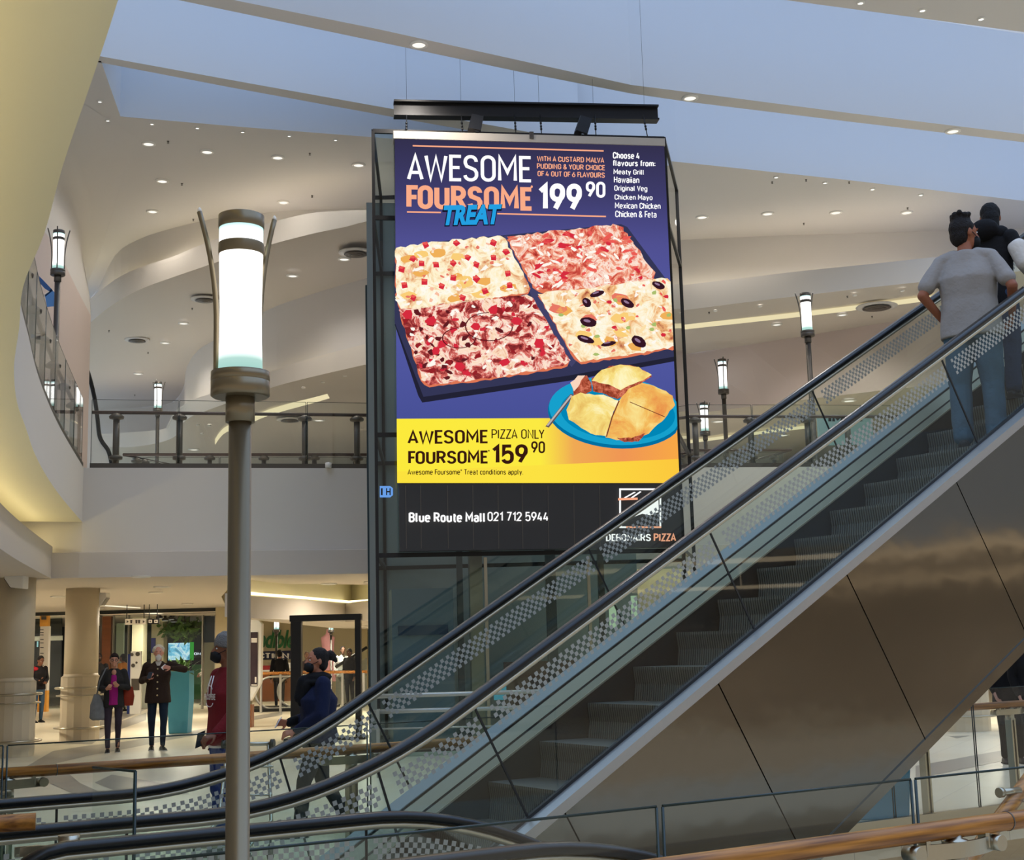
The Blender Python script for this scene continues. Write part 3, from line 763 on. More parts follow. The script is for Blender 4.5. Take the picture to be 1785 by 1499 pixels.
# ================================================================== CONDENSED STROKE LETTERS
def _A(cx, cy, rx, ry, a0, a1, n=7):
    return [(cx+rx*math.cos(R_(a0+(a1-a0)*i/n)), cy+ry*math.sin(R_(a0+(a1-a0)*i/n))) for i in range(n+1)]
def _glyphs():
    w = .46; h = w/2; A = _A; G = {}
    ring = lambda x0, y0, x1, y1: A((x0+x1)/2, y1-(x1-x0)/2, (x1-x0)/2, (x1-x0)/2, 0, 180, 10)+A((x0+x1)/2, y0+(x1-x0)/2, (x1-x0)/2, (x1-x0)/2, 180, 360, 10)+[(x1, y1-(x1-x0)/2)]
    cc = [(w, .70)]+A(h, 1-h, h, h, 0, 180, 10)+A(h, h, h, h, 180, 360, 10)+[(w, .30)]
    G['A'] = (.52, [[(0, 0), (.26, 1), (.52, 0)], [(.085, .28), (.435, .28)]])
    G['B'] = (w, [[(0, 0), (0, 1)], [(0, 1), (.24, 1)]+A(.24, .765, .20, .235, 90, -90)+[(0, .53)], [(0, .53), (.24, .53)]+A(.24, .265, .22, .265, 90, -90)+[(0, 0)]])
    G['C'] = (w, [cc]); G['G'] = (w, [cc+[(w, .46), (.26, .46)]])
    G['D'] = (w, [[(0, 0), (0, 1), (.2, 1)]+A(.2, .74, .26, .26, 90, 0)+A(.2, .26, .26, .26, 0, -90)+[(0, 0)]])
    G['E'] = (.40, [[(.40, 1), (0, 1), (0, 0), (.40, 0)], [(0, .52), (.34, .52)]]); G['F'] = (.40, [[(.40, 1), (0, 1), (0, 0)], [(0, .50), (.34, .50)]])
    G['H'] = (w, [[(0, 0), (0, 1)], [(w, 0), (w, 1)], [(0, .52), (w, .52)]]); G['I'] = (0, [[(0, 0), (0, 1)]])
    G['K'] = (.46, [[(0, 0), (0, 1)], [(.44, 1), (0, .40)], [(.14, .60), (.46, 0)]]); G['L'] = (.38, [[(0, 1), (0, 0), (.38, 0)]])
    G['M'] = (.62, [[(0, 0), (0, 1), (.31, .35), (.62, 1), (.62, 0)]]); G['N'] = (.48, [[(0, 0), (0, 1), (.48, 0), (.48, 1)]])
    G['O'] = (w, [ring(0, 0, w, 1)]); G['0'] = G['O']
    G['P'] = (w, [[(0, 0), (0, 1), (.22, 1)]+A(.22, .73, .24, .27, 90, -90)+[(0, .46)]])
    G['R'] = (w, [[(0, 0), (0, 1), (.22, 1)]+A(.22, .74, .24, .26, 90, -90)+[(0, .48)], [(.24, .48), (.47, 0)]])
    G['S'] = (w, [[(.44, .78)]+A(.225, .79, .215, .21, 5, 180, 9)+[(.012, .72), (.07, .58), (.22, .515), (.38, .44), (.45, .32)]+A(.225, .215, .23, .215, 10, -175, 10)])
    G['T'] = (.46, [[(0, 1), (.46, 1)], [(.23, 1), (.23, 0)]]); G['U'] = (w, [[(0, 1)]+A(h, h, h, h, 180, 360, 10)+[(w, 1)]])
    G['V'] = (.5, [[(0, 1), (.25, 0), (.5, 1)]]); G['W'] = (.78, [[(0, 1), (.18, 0), (.39, .95), (.60, 0), (.78, 1)]]); G['X'] = (.5, [[(0, 0), (.5, 1)], [(0, 1), (.5, 0)]])
    G['Y'] = (.48, [[(0, 1), (.24, .45), (.24, 0)], [(.24, .45), (.48, 1)]]); G['Z'] = (.44, [[(0, 1), (.44, 1), (0, 0), (.44, 0)]])
    G['1'] = (.24, [[(0, .76), (.22, .97), (.22, 0)]]); G['2'] = (w, [[(0, .74)]+A(.225, .775, .225, .225, 180, 0, 9)+[(.44, .64), (.0, .02), (w, .02)]])
    G['4'] = (w, [[(.22, 1), (0, .24), (w, .24)], [(.34, .52), (.34, 0)]]); G['5'] = (w, [[(.42, 1), (.04, 1), (.02, .52), (.09, .60)]+A(.23, .42, .23, .22, 90, 0)+A(.23, .22, .23, .22, 0, -170, 9)])
    G['6'] = (w, [[(.32, 1), (.06, .50), (0, .30)], ring(0, 0, w, .60)]); G['7'] = (w, [[(0, 1), (w, 1), (.14, 0)]])
    G['9'] = (w, [[(.14, 0), (.40, .50), (w, .70)], ring(0, .40, w, 1)])
    X = .70; v = .38; q = v/2
    n_arch = [(0, X), (0, 0)], [(0, X-.20)]+A(q, X-q, q, q, 180, 0, 8)+[(v, 0)]
    G['a'] = (v, [[(.02, X-.12)]+A(q, X-q+.02, q-.01, q-.02, 150, 0, 8)+[(v, 0)], [(v, .40), (.16, .40)]+A(.16, .20, .16, .20, 90, 270, 8)+[(.24, 0), (v, .10)]])
    G['b'] = (v, [[(0, 1), (0, 0)], ring(0, 0, v, X)]); G['d'] = (v, [[(v, 1), (v, 0)], ring(0, 0, v, X)]); G['o'] = (v, [ring(0, 0, v, X)])
    G['c'] = (.34, [[(.34, X-.12)]+A(q, X-q, q, q, 35, 180, 8)+A(q, q, q, q, 180, 325, 8)]); G['e'] = (v, [[(0, .37), (v, .37)]+A(q, X-q, q, q, 0, 180, 9)+A(q, q, q, q, 180, 330, 8)])
    G['f'] = (.28, [[(.28, 1)]+A(.22, .86, .12, .14, 90, 180, 5)+[(.10, 0)], [(0, X), (.26, X)]]); G['t'] = (.26, [[(.10, .92), (.10, .12)]+A(.20, .12, .10, .12, 180, 270, 5)+[(.26, 0)], [(0, X), (.26, X)]])
    G['g'] = (v, [ring(0, .02, v, X), [(v, X), (v, -.10)]+A(q, -.08, q, .18, 0, -160, 8)]); G['p'] = (v, [[(0, X), (0, -.26)], ring(0, 0, v, X)])
    G['h'] = (v, [[(0, 1), (0, 0)], n_arch[1]]); G['n'] = (v, list(n_arch)); G['m'] = (.66, [[(0, X), (0, 0)], [(0, X-.18)]+A(.165, X-.165, .165, .165, 180, 0, 8)+[(.33, 0)], [(.33, X-.18)]+A(.495, X-.165, .165, .165, 180, 0, 8)+[(.66, 0)]])
    G['i'] = (0, [[(0, X), (0, 0)], [(0, .88), (0, 1)]]); G['l'] = (.08, [[(0, 1), (0, .08), (.08, 0)]]); G['k'] = (.36, [[(0, 1), (0, 0)], [(.34, X), (0, .28)], [(.12, .42), (.36, 0)]])
    G['r'] = (.26, [[(0, X), (0, 0)], [(0, X-.2)]+A(.18, X-.18, .18, .18, 180, 70, 6)]); G['s'] = (.34, [[(.33, X-.13)]+A(.17, X-.16, .16, .16, 25, 180, 7)+[(.02, .48), (.17, .37), (.31, .28)]+A(.17, .16, .17, .16, 20, -155, 8)])
    G['u'] = (v, [[(0, X)]+A(q, q, q, q, 180, 360, 8), [(v, X), (v, 0)]]); G['v'] = (.38, [[(0, X), (.19, 0), (.38, X)]]); G['w'] = (.58, [[(0, X), (.14, 0), (.29, X-.05), (.44, 0), (.58, X)]])
    G['x'] = (.38, [[(0, 0), (.38, X)], [(0, X), (.38, 0)]]); G['y'] = (.38, [[(0, X), (.19, .02)], [(.38, X), (.12, -.26)]]); G['z'] = (.34, [[(0, X), (.34, X), (0, 0), (.34, 0)]])
    G['.'] = (0, [[(0, 0), (0, .10)]]); G[':'] = (0, [[(0, .05), (0, .16)], [(0, .52), (0, .63)]]); G['*'] = (.16, [[(0, .78), (.16, .98)], [(0, .98), (.16, .78)]])
    G['&'] = (.5, [[(.5, 0), (.08, .68)]+A(.21, .83, .14, .16, 200, -20, 8)+[(.30, .66), (.06, .40)]+A(.20, .20, .20, .20, 150, 330, 8)+[(.46, .42)]])
    return G
_G = _glyphs()
def stroke_text(s, t, gap=None):
    """ribbon letters of stroke weight t (in cap heights)"""
    vs, fs = [], []; x = 0; gap = 0.15 if gap is None else gap
    for ch in s:
        if ch == ' ': x += .22+gap; continue
        w, paths = _G[ch]
        kn = {'A': .035, 'W': .03, 'V': .04, 'Y': .05, 'T': .03}.get(ch, 0.0); kr = {'E': .5, 'F': .8, 'L': .8, 'Z': .4, 'C': .2, 'P': .2, 'c': .4, 'r': .5, 't': .4, 'f': .4}.get(ch, 0.0)*t; x -= kn
        for pl in paths:
            pts = [pl[0]]
            for p in pl[1:]:
                if math.hypot(p[0]-pts[-1][0], p[1]-pts[-1][1]) > 1e-4: pts.append(p)
            closed = math.hypot(pts[0][0]-pts[-1][0], pts[0][1]-pts[-1][1]) < 1e-3
            if closed: pts = pts[:-1]
            n = len(pts); L, Rr = [], []
            for i in range(n):
                a = pts[i-1] if (i > 0 or closed) else None; b = pts[(i+1) % n] if (i < n-1 or closed) else None; p = pts[i]
                def nrm(u, v_):
                    d = math.hypot(v_[0]-u[0], v_[1]-u[1]); return (-(v_[1]-u[1])/d, (v_[0]-u[0])/d)
                if a is None: m = nrm(p, b); k = 1
                elif b is None: m = nrm(a, p); k = 1
                else:
                    n1, n2 = nrm(a, p), nrm(p, b); m = (n1[0]+n2[0], n1[1]+n2[1]); d = math.hypot(*m)
                    if d < 0.3: m = n1; k = 1
                    else: m = (m[0]/d, m[1]/d); k = min(2.2, 1/max(0.3, m[0]*n1[0]+m[1]*n1[1]))
                L.append((x+p[0]+m[0]*k*t/2, p[1]+m[1]*k*t/2)); Rr.append((x+p[0]-m[0]*k*t/2, p[1]-m[1]*k*t/2))
            o = len(vs); vs += L+Rr
            for i in range(n if closed else n-1): j = (i+1) % n; fs.append((o+i, o+j, o+n+j, o+n+i))
        x += w+gap+t-kn-kr
    return vs, fs
# ================================================================== TEXT
_TC = {}
def text_polys(s, bold=0.0):
    """vertices and faces of a line of text, in font units"""
    key = (s, bold)
    if key in _TC: return _TC[key]
    cu = bpy.data.curves.new('t', 'FONT'); cu.body = s; cu.size = 1; cu.offset = bold; cu.resolution_u = 3
    o = bpy.data.objects.new('t', cu); me = eval_mesh(o)
    vs = [(v.co.x, v.co.y) for v in me.vertices]; fs = [tuple(p.vertices) for p in me.polygons]
    bpy.data.curves.remove(cu); bpy.data.meshes.remove(me)
    _TC[key] = (vs, fs); return vs, fs
def text_on(mb, s, tl, tr, bl, mi=0, bold=0.0, nrm=None, off=0.0, shear=0.0, din=None):
    """fit the ink of a text line into the parallelogram tl-tr-bl"""
    vs, fs = stroke_text(s, din, max(0.06, 0.13-din*0.3)) if din else text_polys(s, bold)
    x0 = min(v[0] for v in vs); x1 = max(v[0] for v in vs); y0 = min(v[1] for v in vs); y1 = max(v[1] for v in vs)
    tl, tr, bl = Vector(tl), Vector(tr), Vector(bl); o = (nrm*off if nrm else Vector((0, 0, 0)))
    P = []
    for x, y in vs:
        u = (x-x0)/(x1-x0); v = (y1-y)/(y1-y0); P.append(tl+(tr-tl)*(u+shear*(1-v))+(bl-tl)*v+o)
    mb.add(P, fs, mi)

# ================================================================== LIFT SHAFT
SL = Vector((-1.798, 21.0, 0)); SR = Vector((2.684, 21.65, 0))
SU = (SR-SL).normalized(); SN = Vector((SU.y, -SU.x, 0))      # SN points to the camera
def scr(x, y, off=0.0): return ppl(x, y, SL, SN)+SN*off
ZB, ZTP = pd(693, 961, 21.0).z, pd(688, 229, 21.0).z
A = SL - SU*0.34 - SN*0.32; Bc = SR + SU*0.10 - SN*0.30
dep = -SN*3.4
root = thing('lift_shaft', 'tall glass lift shaft in dark steel framing behind the advertising screen', 'lift shaft', ((A+Bc)/2).to_tuple())
B = lambda mb, name, m, par=root, **k: mb.build(name, m, par, w=True, **k)
ZST = ZTP+0.12
cs = [A, Bc, at(pd(1197, 700, 24.6), 0), at(pd(668, 700, 24.6), 0)]
for p in cs:
    mb = MB(); mb.bar(at(p, 0), at(p, ZST), 0.05, 0.05, up=SN); B(mb, 'corner_post', M_blackm)
for z in (0.1, pd(680, 968, 21.3).z, pd(680, 758, 21.3).z, pd(680, 380, 21.3).z, ZST):
    mb = MB()
    for i in range(4): mb.bar(at(cs[i], z), at(cs[(i+1) % 4], z), 0.05, 0.07)
    B(mb, 'ring_beam', M_blackm)
for i, nm in ((0, 'front'), (1, 'right'), (2, 'back'), (3, 'left')):
    a, b = cs[i], cs[(i+1) % 4]
    if i == 2: continue
    mb = MB(); mb.add([at(a, 0), at(b, 0), at(b, ZST), at(a, ZST)], [(0, 1, 2, 3)]); g = B(mb, 'glass_wall', M_dglass)
M_gd = mat('guide_grey', (72, 76, 76), 0.5)
for fx, w_, m in ((0.30, 0.10, M_gd), (0.355, 0.22, M_steel), (0.62, 0.16, M_gd), (0.80, 0.1, M_dkbronze)):
    p = A.lerp(Bc, fx)+dep*0.55; mb = MB(); mb.bar(at(p, 0), at(p, ZST-0.2), w_, w_, up=SN); B(mb, 'guide_rail', m)
p = A.lerp(Bc, 0.345)-dep*0.005; mb = MB(); mb.bar(at(p, 0), at(p, 3.05), 0.05, 0.03, up=SN); B(mb, 'mullion', M_steel)
p = A.lerp(Bc, 0.68)-dep*0.005; mb = MB(); mb.bar(at(p, 0), at(p, 3.05), 0.05, 0.03, up=SN); B(mb, 'mullion', M_steel)
# lift car waiting at ground floor, dark lobby wall behind
M_car = mat('lift_car_blue_grey', (104, 122, 130), 0.4, 0.3); M_wallg = mat('lobby_grey', (150, 156, 152), 0.6); M_brown = mat('brown_panel', (112, 72, 52), 0.5)
mb = MB(); q = A.lerp(Bc, 0.10)+dep*0.62
mb.add([at(A+dep*0.98, 0), at(Bc+dep*0.98, 0), at(Bc+dep*0.98, ZST-0.1), at(A+dep*0.98, ZST-0.1)], [(0, 1, 2, 3)]); B(mb, 'rear_panel', M_wallg)
mb = MB(); c_ = A.lerp(Bc, 0.165)+dep*0.6; mb.obox(at(c_, 1.35), SU*0.52, SN*0.5, Vector((0, 0, 1.3))); B(mb, 'lift_car', M_car)
mb = MB(); c_ = A.lerp(Bc, 0.165)+dep*0.44; mb.obox(at(c_, 1.95), SU*0.42, SN*0.02, Vector((0, 0, 0.08)));  B(mb, 'car_sill', mat('car_sill_blue', (38, 62, 84), 0.4))
mb = MB(); c_ = A.lerp(Bc, 0.62)+dep*0.8; mb.obox(at(c_, 0.95), SU*0.75, SN*0.02, Vector((0, 0, 0.42))); B(mb, 'panel', M_brown)
mb = MB(); c_ = A.lerp(Bc, 0.45)+dep*0.75
mb.obox(at(c_, 0.9), SU*0.11, SN*0.02, Vector((0, 0, 0.18))); B(mb, 'indicator', emat('indicator_cyan', (70, 170, 200), 0.7))
for fx, z, hw in ((0.86, 2.2, 0.06), (0.94, 2.2, 0.05)):
    mb = MB(); c_ = A.lerp(Bc, fx)+dep*0.7; mb.obox(at(c_, z), SU*hw, SN*0.03, Vector((0, 0, 0.28))); B(mb, 'wall_lamp', emat('pale_lamp', (220, 235, 200), 0.8))
# little blue floor indicator on the shaft
ind = thing('floor_indicator', 'small glowing blue floor sign at the left edge of the lift shaft', 'indicator', (A-SN*-0.06).to_tuple())
sp_ = lambda x, y, off=0.0: ppl(x, y, A+SN*(0.05+off), SN)
mb = MB(); q = [(662, 847), (680, 847), (685, 851), (685, 863), (680, 867), (662, 867)]
mb.add([sp_(x, y) for x, y in q]+[sp_(x, y, -0.05) for x, y in q], [(0, 1, 2, 3, 4, 5)]+[(i, (i+1) % 6, 6+(i+1) % 6, 6+i) for i in range(6)])
mb.build('housing', emat('blue_led', (110, 165, 240), 0.9), ind, w=True)
mb = MB(); text_on(mb, 'I', sp_(664, 851, 0.01), sp_(667, 851, 0.01), sp_(664, 863, 0.01), 0, 0.03); text_on(mb, 'H', sp_(673, 851, 0.01), sp_(681, 851, 0.01), sp_(673, 863, 0.01), 0, 0.03)
mb.build('lettering', M_black, ind, w=True)
# slim dark post structure left of the shaft
pq = at(pd(645, 900, 25.0), 0)
root2 = thing('steel_post', 'slim dark teal post standing just left of the lift shaft', 'post', pq.to_tuple())
mb = MB(); ztop = pd(644, 498, 25.0).z
mb.bar(at(pq, 0), at(pq, ztop), 0.10, 0.10, up=SN); mb.build('shaft', mat('dark_teal_paint', (38, 58, 66), 0.35), root2, w=True)
mb = MB(); mb.bar(at(pq, ztop-0.02), at(pq+Vector((0.16, 0, 0)), ztop-0.02), 0.05, 0.05); mb.build('arm', M_steel, root2, w=True)
# steel guard rails in front of the shaft
for nm, ys, lab in (('upper', (1215, 1206), 'upper steel guard rail'), ('lower', (1242, 1233), 'lower steel guard rail')):
    pass
gr = thing('guard_rail', 'double horizontal steel guard rail in front of the lift shaft base', 'guard rail', at(pd(660, 1300, 18.0), 0).to_tuple())
for y0, y1 in ((1214, 1203), (1241, 1230), (1271, 1262)):
    mb = MB(); mb.tube([pd(648, y0, 18.0), pd(1010, y1, 18.6)], 0.03 if y0 < 1260 else 0.012, 10); mb.build('rail', M_strip, gr, w=True)
mb = MB(); a = pd(659, 1240, 18.0); mb.bar(at(a, 0), at(a, a.z+0.03), 0.12, 0.04); mb.build('post', M_strip, gr, w=True)
mb = MB(); a = pd(1010, 1230, 18.6); mb.bar(at(a, 0), at(a, a.z+0.25), 0.12, 0.04); mb.build('post', M_strip, gr, w=True)

# ================================================================== LED SCREEN
led = thing('advertising_screen', 'large lit advertising screen showing four square pizzas and a pudding', 'screen', at((SL+SR)/2, ZB).to_tuple())
B = lambda mb, name, m, par=led, **k: mb.build(name, m, par, w=True, **k)
corners = [SL, SR, SR-SN*0.24, SL-SN*0.24]
M_cab = mat('screen_cabinet', (42, 40, 40), 0.5)
mb = MB(); mb.prism([V2(p) for p in corners], ZB, ZTP-0.02); B(mb, 'cabinet', M_cab)
mb = MB(); mb.prism([V2(SL-SU*0.02+SN*0.03), V2(SR+SU*0.02+SN*0.03), V2(SR+SU*0.02-SN*0.26), V2(SL-SU*0.02-SN*0.26)], ZTP-0.13, ZTP); B(mb, 'top_cap', mat('cap_grey', (188, 178, 166), 0.5))
mb = MB(); c_ = scr(926, 237); mb.obox(c_+SN*0.035, SU*0.035, SN*0.01, Vector((0, 0, 0.06))); B(mb, 'cap_joint', M_dkbronze)
# picture: lit display as one mesh of flat layers
PM = []; 
def pm(col, st=1.0, kind=None):
    PM.append(emat('screen_%d' % len(PM), col, st)); return len(PM)-1
def grad_mat(name, stops, axis='Z', lo=0, hi=1):
    m = emat(name, (255, 255, 255)); n = m.node_tree; e = [k for k in n.nodes if k.type == 'EMISSION'][0]
    t = n.nodes.new('ShaderNodeTexCoord'); s = n.nodes.new('ShaderNodeSeparateXYZ'); r = n.nodes.new('ShaderNodeMapRange'); c = n.nodes.new('ShaderNodeValToRGB')
    n.links.new(t.outputs['Object'], s.inputs[0]); n.links.new(s.outputs[axis], r.inputs['Value']); r.inputs['From Min'].default_value = lo; r.inputs['From Max'].default_value = hi
    n.links.new(r.outputs[0], c.inputs[0]); n.links.new(c.outputs[0], e.inputs['Color'])
    el = c.color_ramp.elements; el[0].position = stops[0][0]; el[0].color = lin(stops[0][1]); el[1].position = stops[-1][0]; el[1].color = lin(stops[-1][1])
    for p, cc in stops[1:-1]:
        q = el.new(p); q.color = lin(cc)
    return m
def pizza_mat(name, cols, scale=9.0, sharp=None):
    """cols: list of (position, colour) over noise; a second fine noise adds crumb texture"""
    m = emat(name, (255, 255, 255)); n = m.node_tree; e = [k for k in n.nodes if k.type == 'EMISSION'][0]
    t = n.nodes.new('ShaderNodeTexCoord'); nz = n.nodes.new('ShaderNodeTexNoise'); nz.inputs['Scale'].default_value = scale; nz.inputs['Detail'].default_value = 6; nz.inputs['Roughness'].default_value = 0.68
    nz.inputs['Distortion'].default_value = 0.8
    c = n.nodes.new('ShaderNodeValToRGB'); n.links.new(t.outputs['Object'], nz.inputs['Vector']); n.links.new(nz.outputs['Fac'], c.inputs[0]); n.links.new(c.outputs[0], e.inputs['Color'])
    el = c.color_ramp.elements; el[0].position = cols[0][0]; el[0].color = lin(cols[0][1]); el[1].position = cols[-1][0]; el[1].color = lin(cols[-1][1])
    for p, cc in cols[1:-1]:
        q = el.new(p); q.color = lin(cc)
    return m
LAY = 0.0022
pic = MB(); pics = []
def mi_of(m):
    if m not in pics: pics.append(m)
    return pics.index(m)
def poly(px, m, layer):
    pic.add([scr(x, y, 0.004+LAY*layer) for x, y in px], [tuple(range(len(px)))], mi_of(m))
def solid(col, st=1.0): return emat('screen_colour_%d_%d_%d' % col, col, st)
def rough(px, amp, step=7.0, seed=1):
    rnd = random.Random(seed); out = []
    n = len(px)
    for i in range(n):
        a, b = px[i], px[(i+1) % n]; L = math.hypot(b[0]-a[0], b[1]-a[1]); k = max(1, int(L/step))
        for j in range(k):
            t = j/k; out.append((a[0]+(b[0]-a[0])*t+rnd.uniform(-amp, amp), a[1]+(b[1]-a[1])*t+rnd.uniform(-amp, amp)))
    return out
def clampx(px): return [(min(x, edge_x(y)), y) for x, y in px]
def edge_x(y): return 1157+(y-240)*0.0456
def edge_l(y): return 688+(y-232)*0.0070
zz = lambda y: scr(900, y).z
navy = grad_mat('screen_navy', [(0, (72, 80, 150)), (0.35, (84, 90, 164)), (0.62, (80, 80, 146)), (0.80, (62, 60, 106)), (1, (50, 47, 74))], 'Z', zz(735), zz(240))
poly([(edge_l(243), 243), (edge_x(246), 246), (edge_x(733), 733), (edge_l(735), 735)], navy, 0)
# yellow band with an orange glow to the right
yel = solid((252, 232, 62)); 
yg = grad_mat('screen_yellow', [(0, (252, 234, 60)), (0.5, (252, 234, 66)), (0.62, (240, 170, 84)), (0.8, (240, 150, 84)), (1.0, (248, 168, 70))], 'X', SL.x, SR.x)
poly([(edge_l(730), 730), (edge_x(728), 728), (edge_x(842), 842), (edge_l(842), 842)], yg, 1)
yl2 = grad_mat('screen_yellow_low', [(0, (252, 226, 62)), (0.5, (252, 226, 66)), (1.0, (252, 200, 62))], 'X', SL.x, SR.x)
poly([(edge_l(822), 822), (edge_x(800), 800), (edge_x(842), 842), (edge_l(842), 842)], yl2, 2)
# baking tray
tray = solid((52, 54, 86)); traye = solid((34, 34, 52)); slate = solid((66, 66, 104))
poly(clampx([(688, 566), (690, 560), (700, 580), (738, 688), (990, 650), (1175, 616), (1175, 630), (992, 664), (736, 702), (729, 690)]), traye, 3)
poly(clampx([(688, 440), (745, 423), (1082, 391), (1093, 396), (1172, 498), (1175, 622), (990, 655), (738, 692), (688, 562)]), tray, 4)
poly([(878, 412), (884, 411), (938, 508), (1006, 628), (996, 640), (985, 626), (924, 512)], slate, 5)
# four pizza squares
crust = solid((222, 118, 84))
pA = pizza_mat('pizza_pineapple', [(0.30, (196, 92, 60)), (0.40, (240, 190, 140)), (0.50, (255, 240, 200)), (0.62, (255, 252, 238)), (0.75, (236, 206, 140))], 4.2)
pB = pizza_mat('pizza_red', [(0.30, (150, 40, 36)), (0.42, (214, 84, 70)), (0.50, (246, 170, 140)), (0.56, (255, 238, 222)), (0.64, (230, 110, 90)), (0.75, (255, 246, 236))], 5.0)
pC = pizza_mat('pizza_meat', [(0.30, (84, 26, 30)), (0.42, (150, 48, 50)), (0.48, (222, 110, 100)), (0.54, (255, 232, 214)), (0.62, (250, 214, 180)), (0.70, (190, 62, 62))], 4.6)
pD = pizza_mat('pizza_veg', [(0.28, (170, 80, 60)), (0.40, (240, 180, 120)), (0.50, (254, 236, 196)), (0.60, (255, 250, 232)), (0.72, (222, 214, 130))], 3.8)
SA = [(690, 433), (745, 423), (872, 412), (880, 418), (924, 500), (920, 510), (840, 524), (700, 540), (690, 520)]
SBq = [(884, 413), (980, 402), (1070, 392), (1084, 397), (1140, 474), (1139, 487), (1020, 503), (938, 507), (930, 500)]
SCq = [(695, 540), (800, 527), (918, 514), (930, 520), (992, 626), (988, 636), (880, 655), (748, 672), (735, 662)]
SDq = [(938, 512), (1040, 500), (1158, 484), (1172, 490), (1180, 560), (1180, 604), (1100, 618), (1012, 632), (1000, 622)]
for k, (q, m) in enumerate(((SA, pA), (SBq, pB), (SCq, pC), (SDq, pD))):
    poly(clampx(rough([(x, y+4) for x, y in q], 2.0, 8, k)), crust, 6); poly(clampx(rough(q, 2.2, 7, k+10)), m, 7)
# toppings
rnd = random.Random(11)
def blob(cx, cy, rx, ry, m, layer, n=8, wob=0.3, rot=0.0):
    pts = []
    for i in range(n):
        a = 2*math.pi*i/n; k = 1+rnd.uniform(-wob, wob); u, v = rx*k*math.cos(a), ry*k*math.sin(a)
        pts.append((cx+u*math.cos(rot)-v*math.sin(rot), cy+u*math.sin(rot)+v*math.cos(rot)))
    poly(clampx(pts), m, layer)
def inside(px, x, y):
    c = False; n = len(px)
    for i in range(n):
        (x0, y0), (x1, y1) = px[i], px[(i+1) % n]
        if (y0 > y) != (y1 > y) and x < (x1-x0)*(y-y0)/(y1-y0)+x0: c = not c
    return c
def scatter(q, n, margin=6):
    xs = [p[0] for p in q]; ys = [p[1] for p in q]; out = []
    while len(out) < n:
        x, y = rnd.uniform(min(xs), max(xs)), rnd.uniform(min(ys), max(ys))
        if all(inside(q, x+a, y+b) for a, b in ((-margin, 0), (margin, 0), (0, -margin), (0, margin))): out.append((x, y))
    return out
red1, red2, dred, mar = solid((214, 44, 62)), solid((236, 92, 84)), solid((150, 34, 40)), solid((96, 28, 34))
pine, pine2, cheese, olive, green_, ham = solid((250, 206, 120)), solid((240, 176, 90)), solid((255, 250, 240)), solid((52, 22, 36)), solid((170, 190, 110)), solid((232, 120, 100))
for x, y in scatter(SA, 14, 8): blob(x, y, 14, 7, rnd.choice((pine, pine2)), 8, 9, 0.25, -0.1)
for x, y in scatter(SA, 46, 4): blob(x, y, rnd.uniform(3, 8), rnd.uniform(1.5, 3.5), cheese, 8, 7, 0.5, rnd.uniform(-1, 1))
for x, y in scatter(SA, 26, 5): blob(x, y, rnd.uniform(2, 5), rnd.uniform(1.5, 3), rnd.choice((ham, solid((250, 190, 160)))), 9, 6, 0.5, rnd.uniform(-1, 1))
for x, y in [(720, 452), (742, 428), (795, 425), (860, 424), (735, 460), (790, 460), (815, 450), (700, 470), (760, 462), (830, 462), (740, 492), (720, 520), (830, 487), (885, 478), (888, 498), (790, 485), (770, 500), (845, 508), (705, 498), (860, 450), (806, 520), (882, 440)]:
    blob(x, y, 7, 6.5, red1, 9, 4, 0.15, rnd.uniform(0, 1.5)); blob(x-1, y-3, 5.5, 2.5, red2, 10, 5, 0.2)
for x, y in scatter(SBq, 60, 5): blob(x, y, rnd.uniform(4, 12), rnd.uniform(2, 4), rnd.choice((red1, red2, red2, ham)), 8, 7, 0.5, rnd.uniform(-0.7, 0.5))
for x, y in scatter(SBq, 46, 4): blob(x, y, rnd.uniform(3, 8), rnd.uniform(1.5, 3), cheese, 9, 6, 0.5, rnd.uniform(-1, 1))
for x, y in scatter(SCq, 70, 5): blob(x, y, rnd.uniform(3, 8), rnd.uniform(2.5, 5), rnd.choice((dred, mar, dred, red1)), 8, 7, 0.5, rnd.uniform(-1, 1))
for x, y in scatter(SCq, 36, 4): blob(x, y, rnd.uniform(3, 8), rnd.uniform(1.5, 3.5), cheese, 9, 6, 0.5, rnd.uniform(-1, 1))
for x, y in [(712, 548), (760, 612), (770, 600), (880, 632), (900, 560), (830, 570), (750, 560), (860, 540), (940, 600), (800, 640)]: blob(x, y, 9, 8, red1, 10, 6, 0.3)
for cx, cy, r in ((852, 570, 42), (800, 590, 30)):
    arc = [(cx+r*math.cos(a), cy+0.6*r*math.sin(a)) for a in [math.pi*2*i/28 for i in range(22)]]
    arc2 = [(cx+(r-2.2)*math.cos(a), cy+0.6*(r-2.2)*math.sin(a)) for a in [math.pi*2*i/28 for i in range(22)]]
    poly(arc+arc2[::-1], mar, 11)
for x, y in scatter(SDq, 13, 9): blob(x, y, 15, 8, rnd.choice((pine, pine2, ham)), 8, 9, 0.25, 0.1)
for x, y in scatter(SDq, 44, 4): blob(x, y, rnd.uniform(3, 9), rnd.uniform(1.5, 3.5), rnd.choice((cheese, cheese, solid((252, 224, 170)))), 9, 7, 0.5, rnd.uniform(-1, 1))
for x, y in scatter(SDq, 26, 4): blob(x, y, rnd.uniform(2, 5), rnd.uniform(1.5, 3), rnd.choice((ham, red2)), 9, 6, 0.5, rnd.uniform(-1, 1))
for x, y in scatter(SDq, 16, 5): blob(x, y, 5, 3.5, rnd.choice((red1, green_, green_)), 9, 6, 0.3)
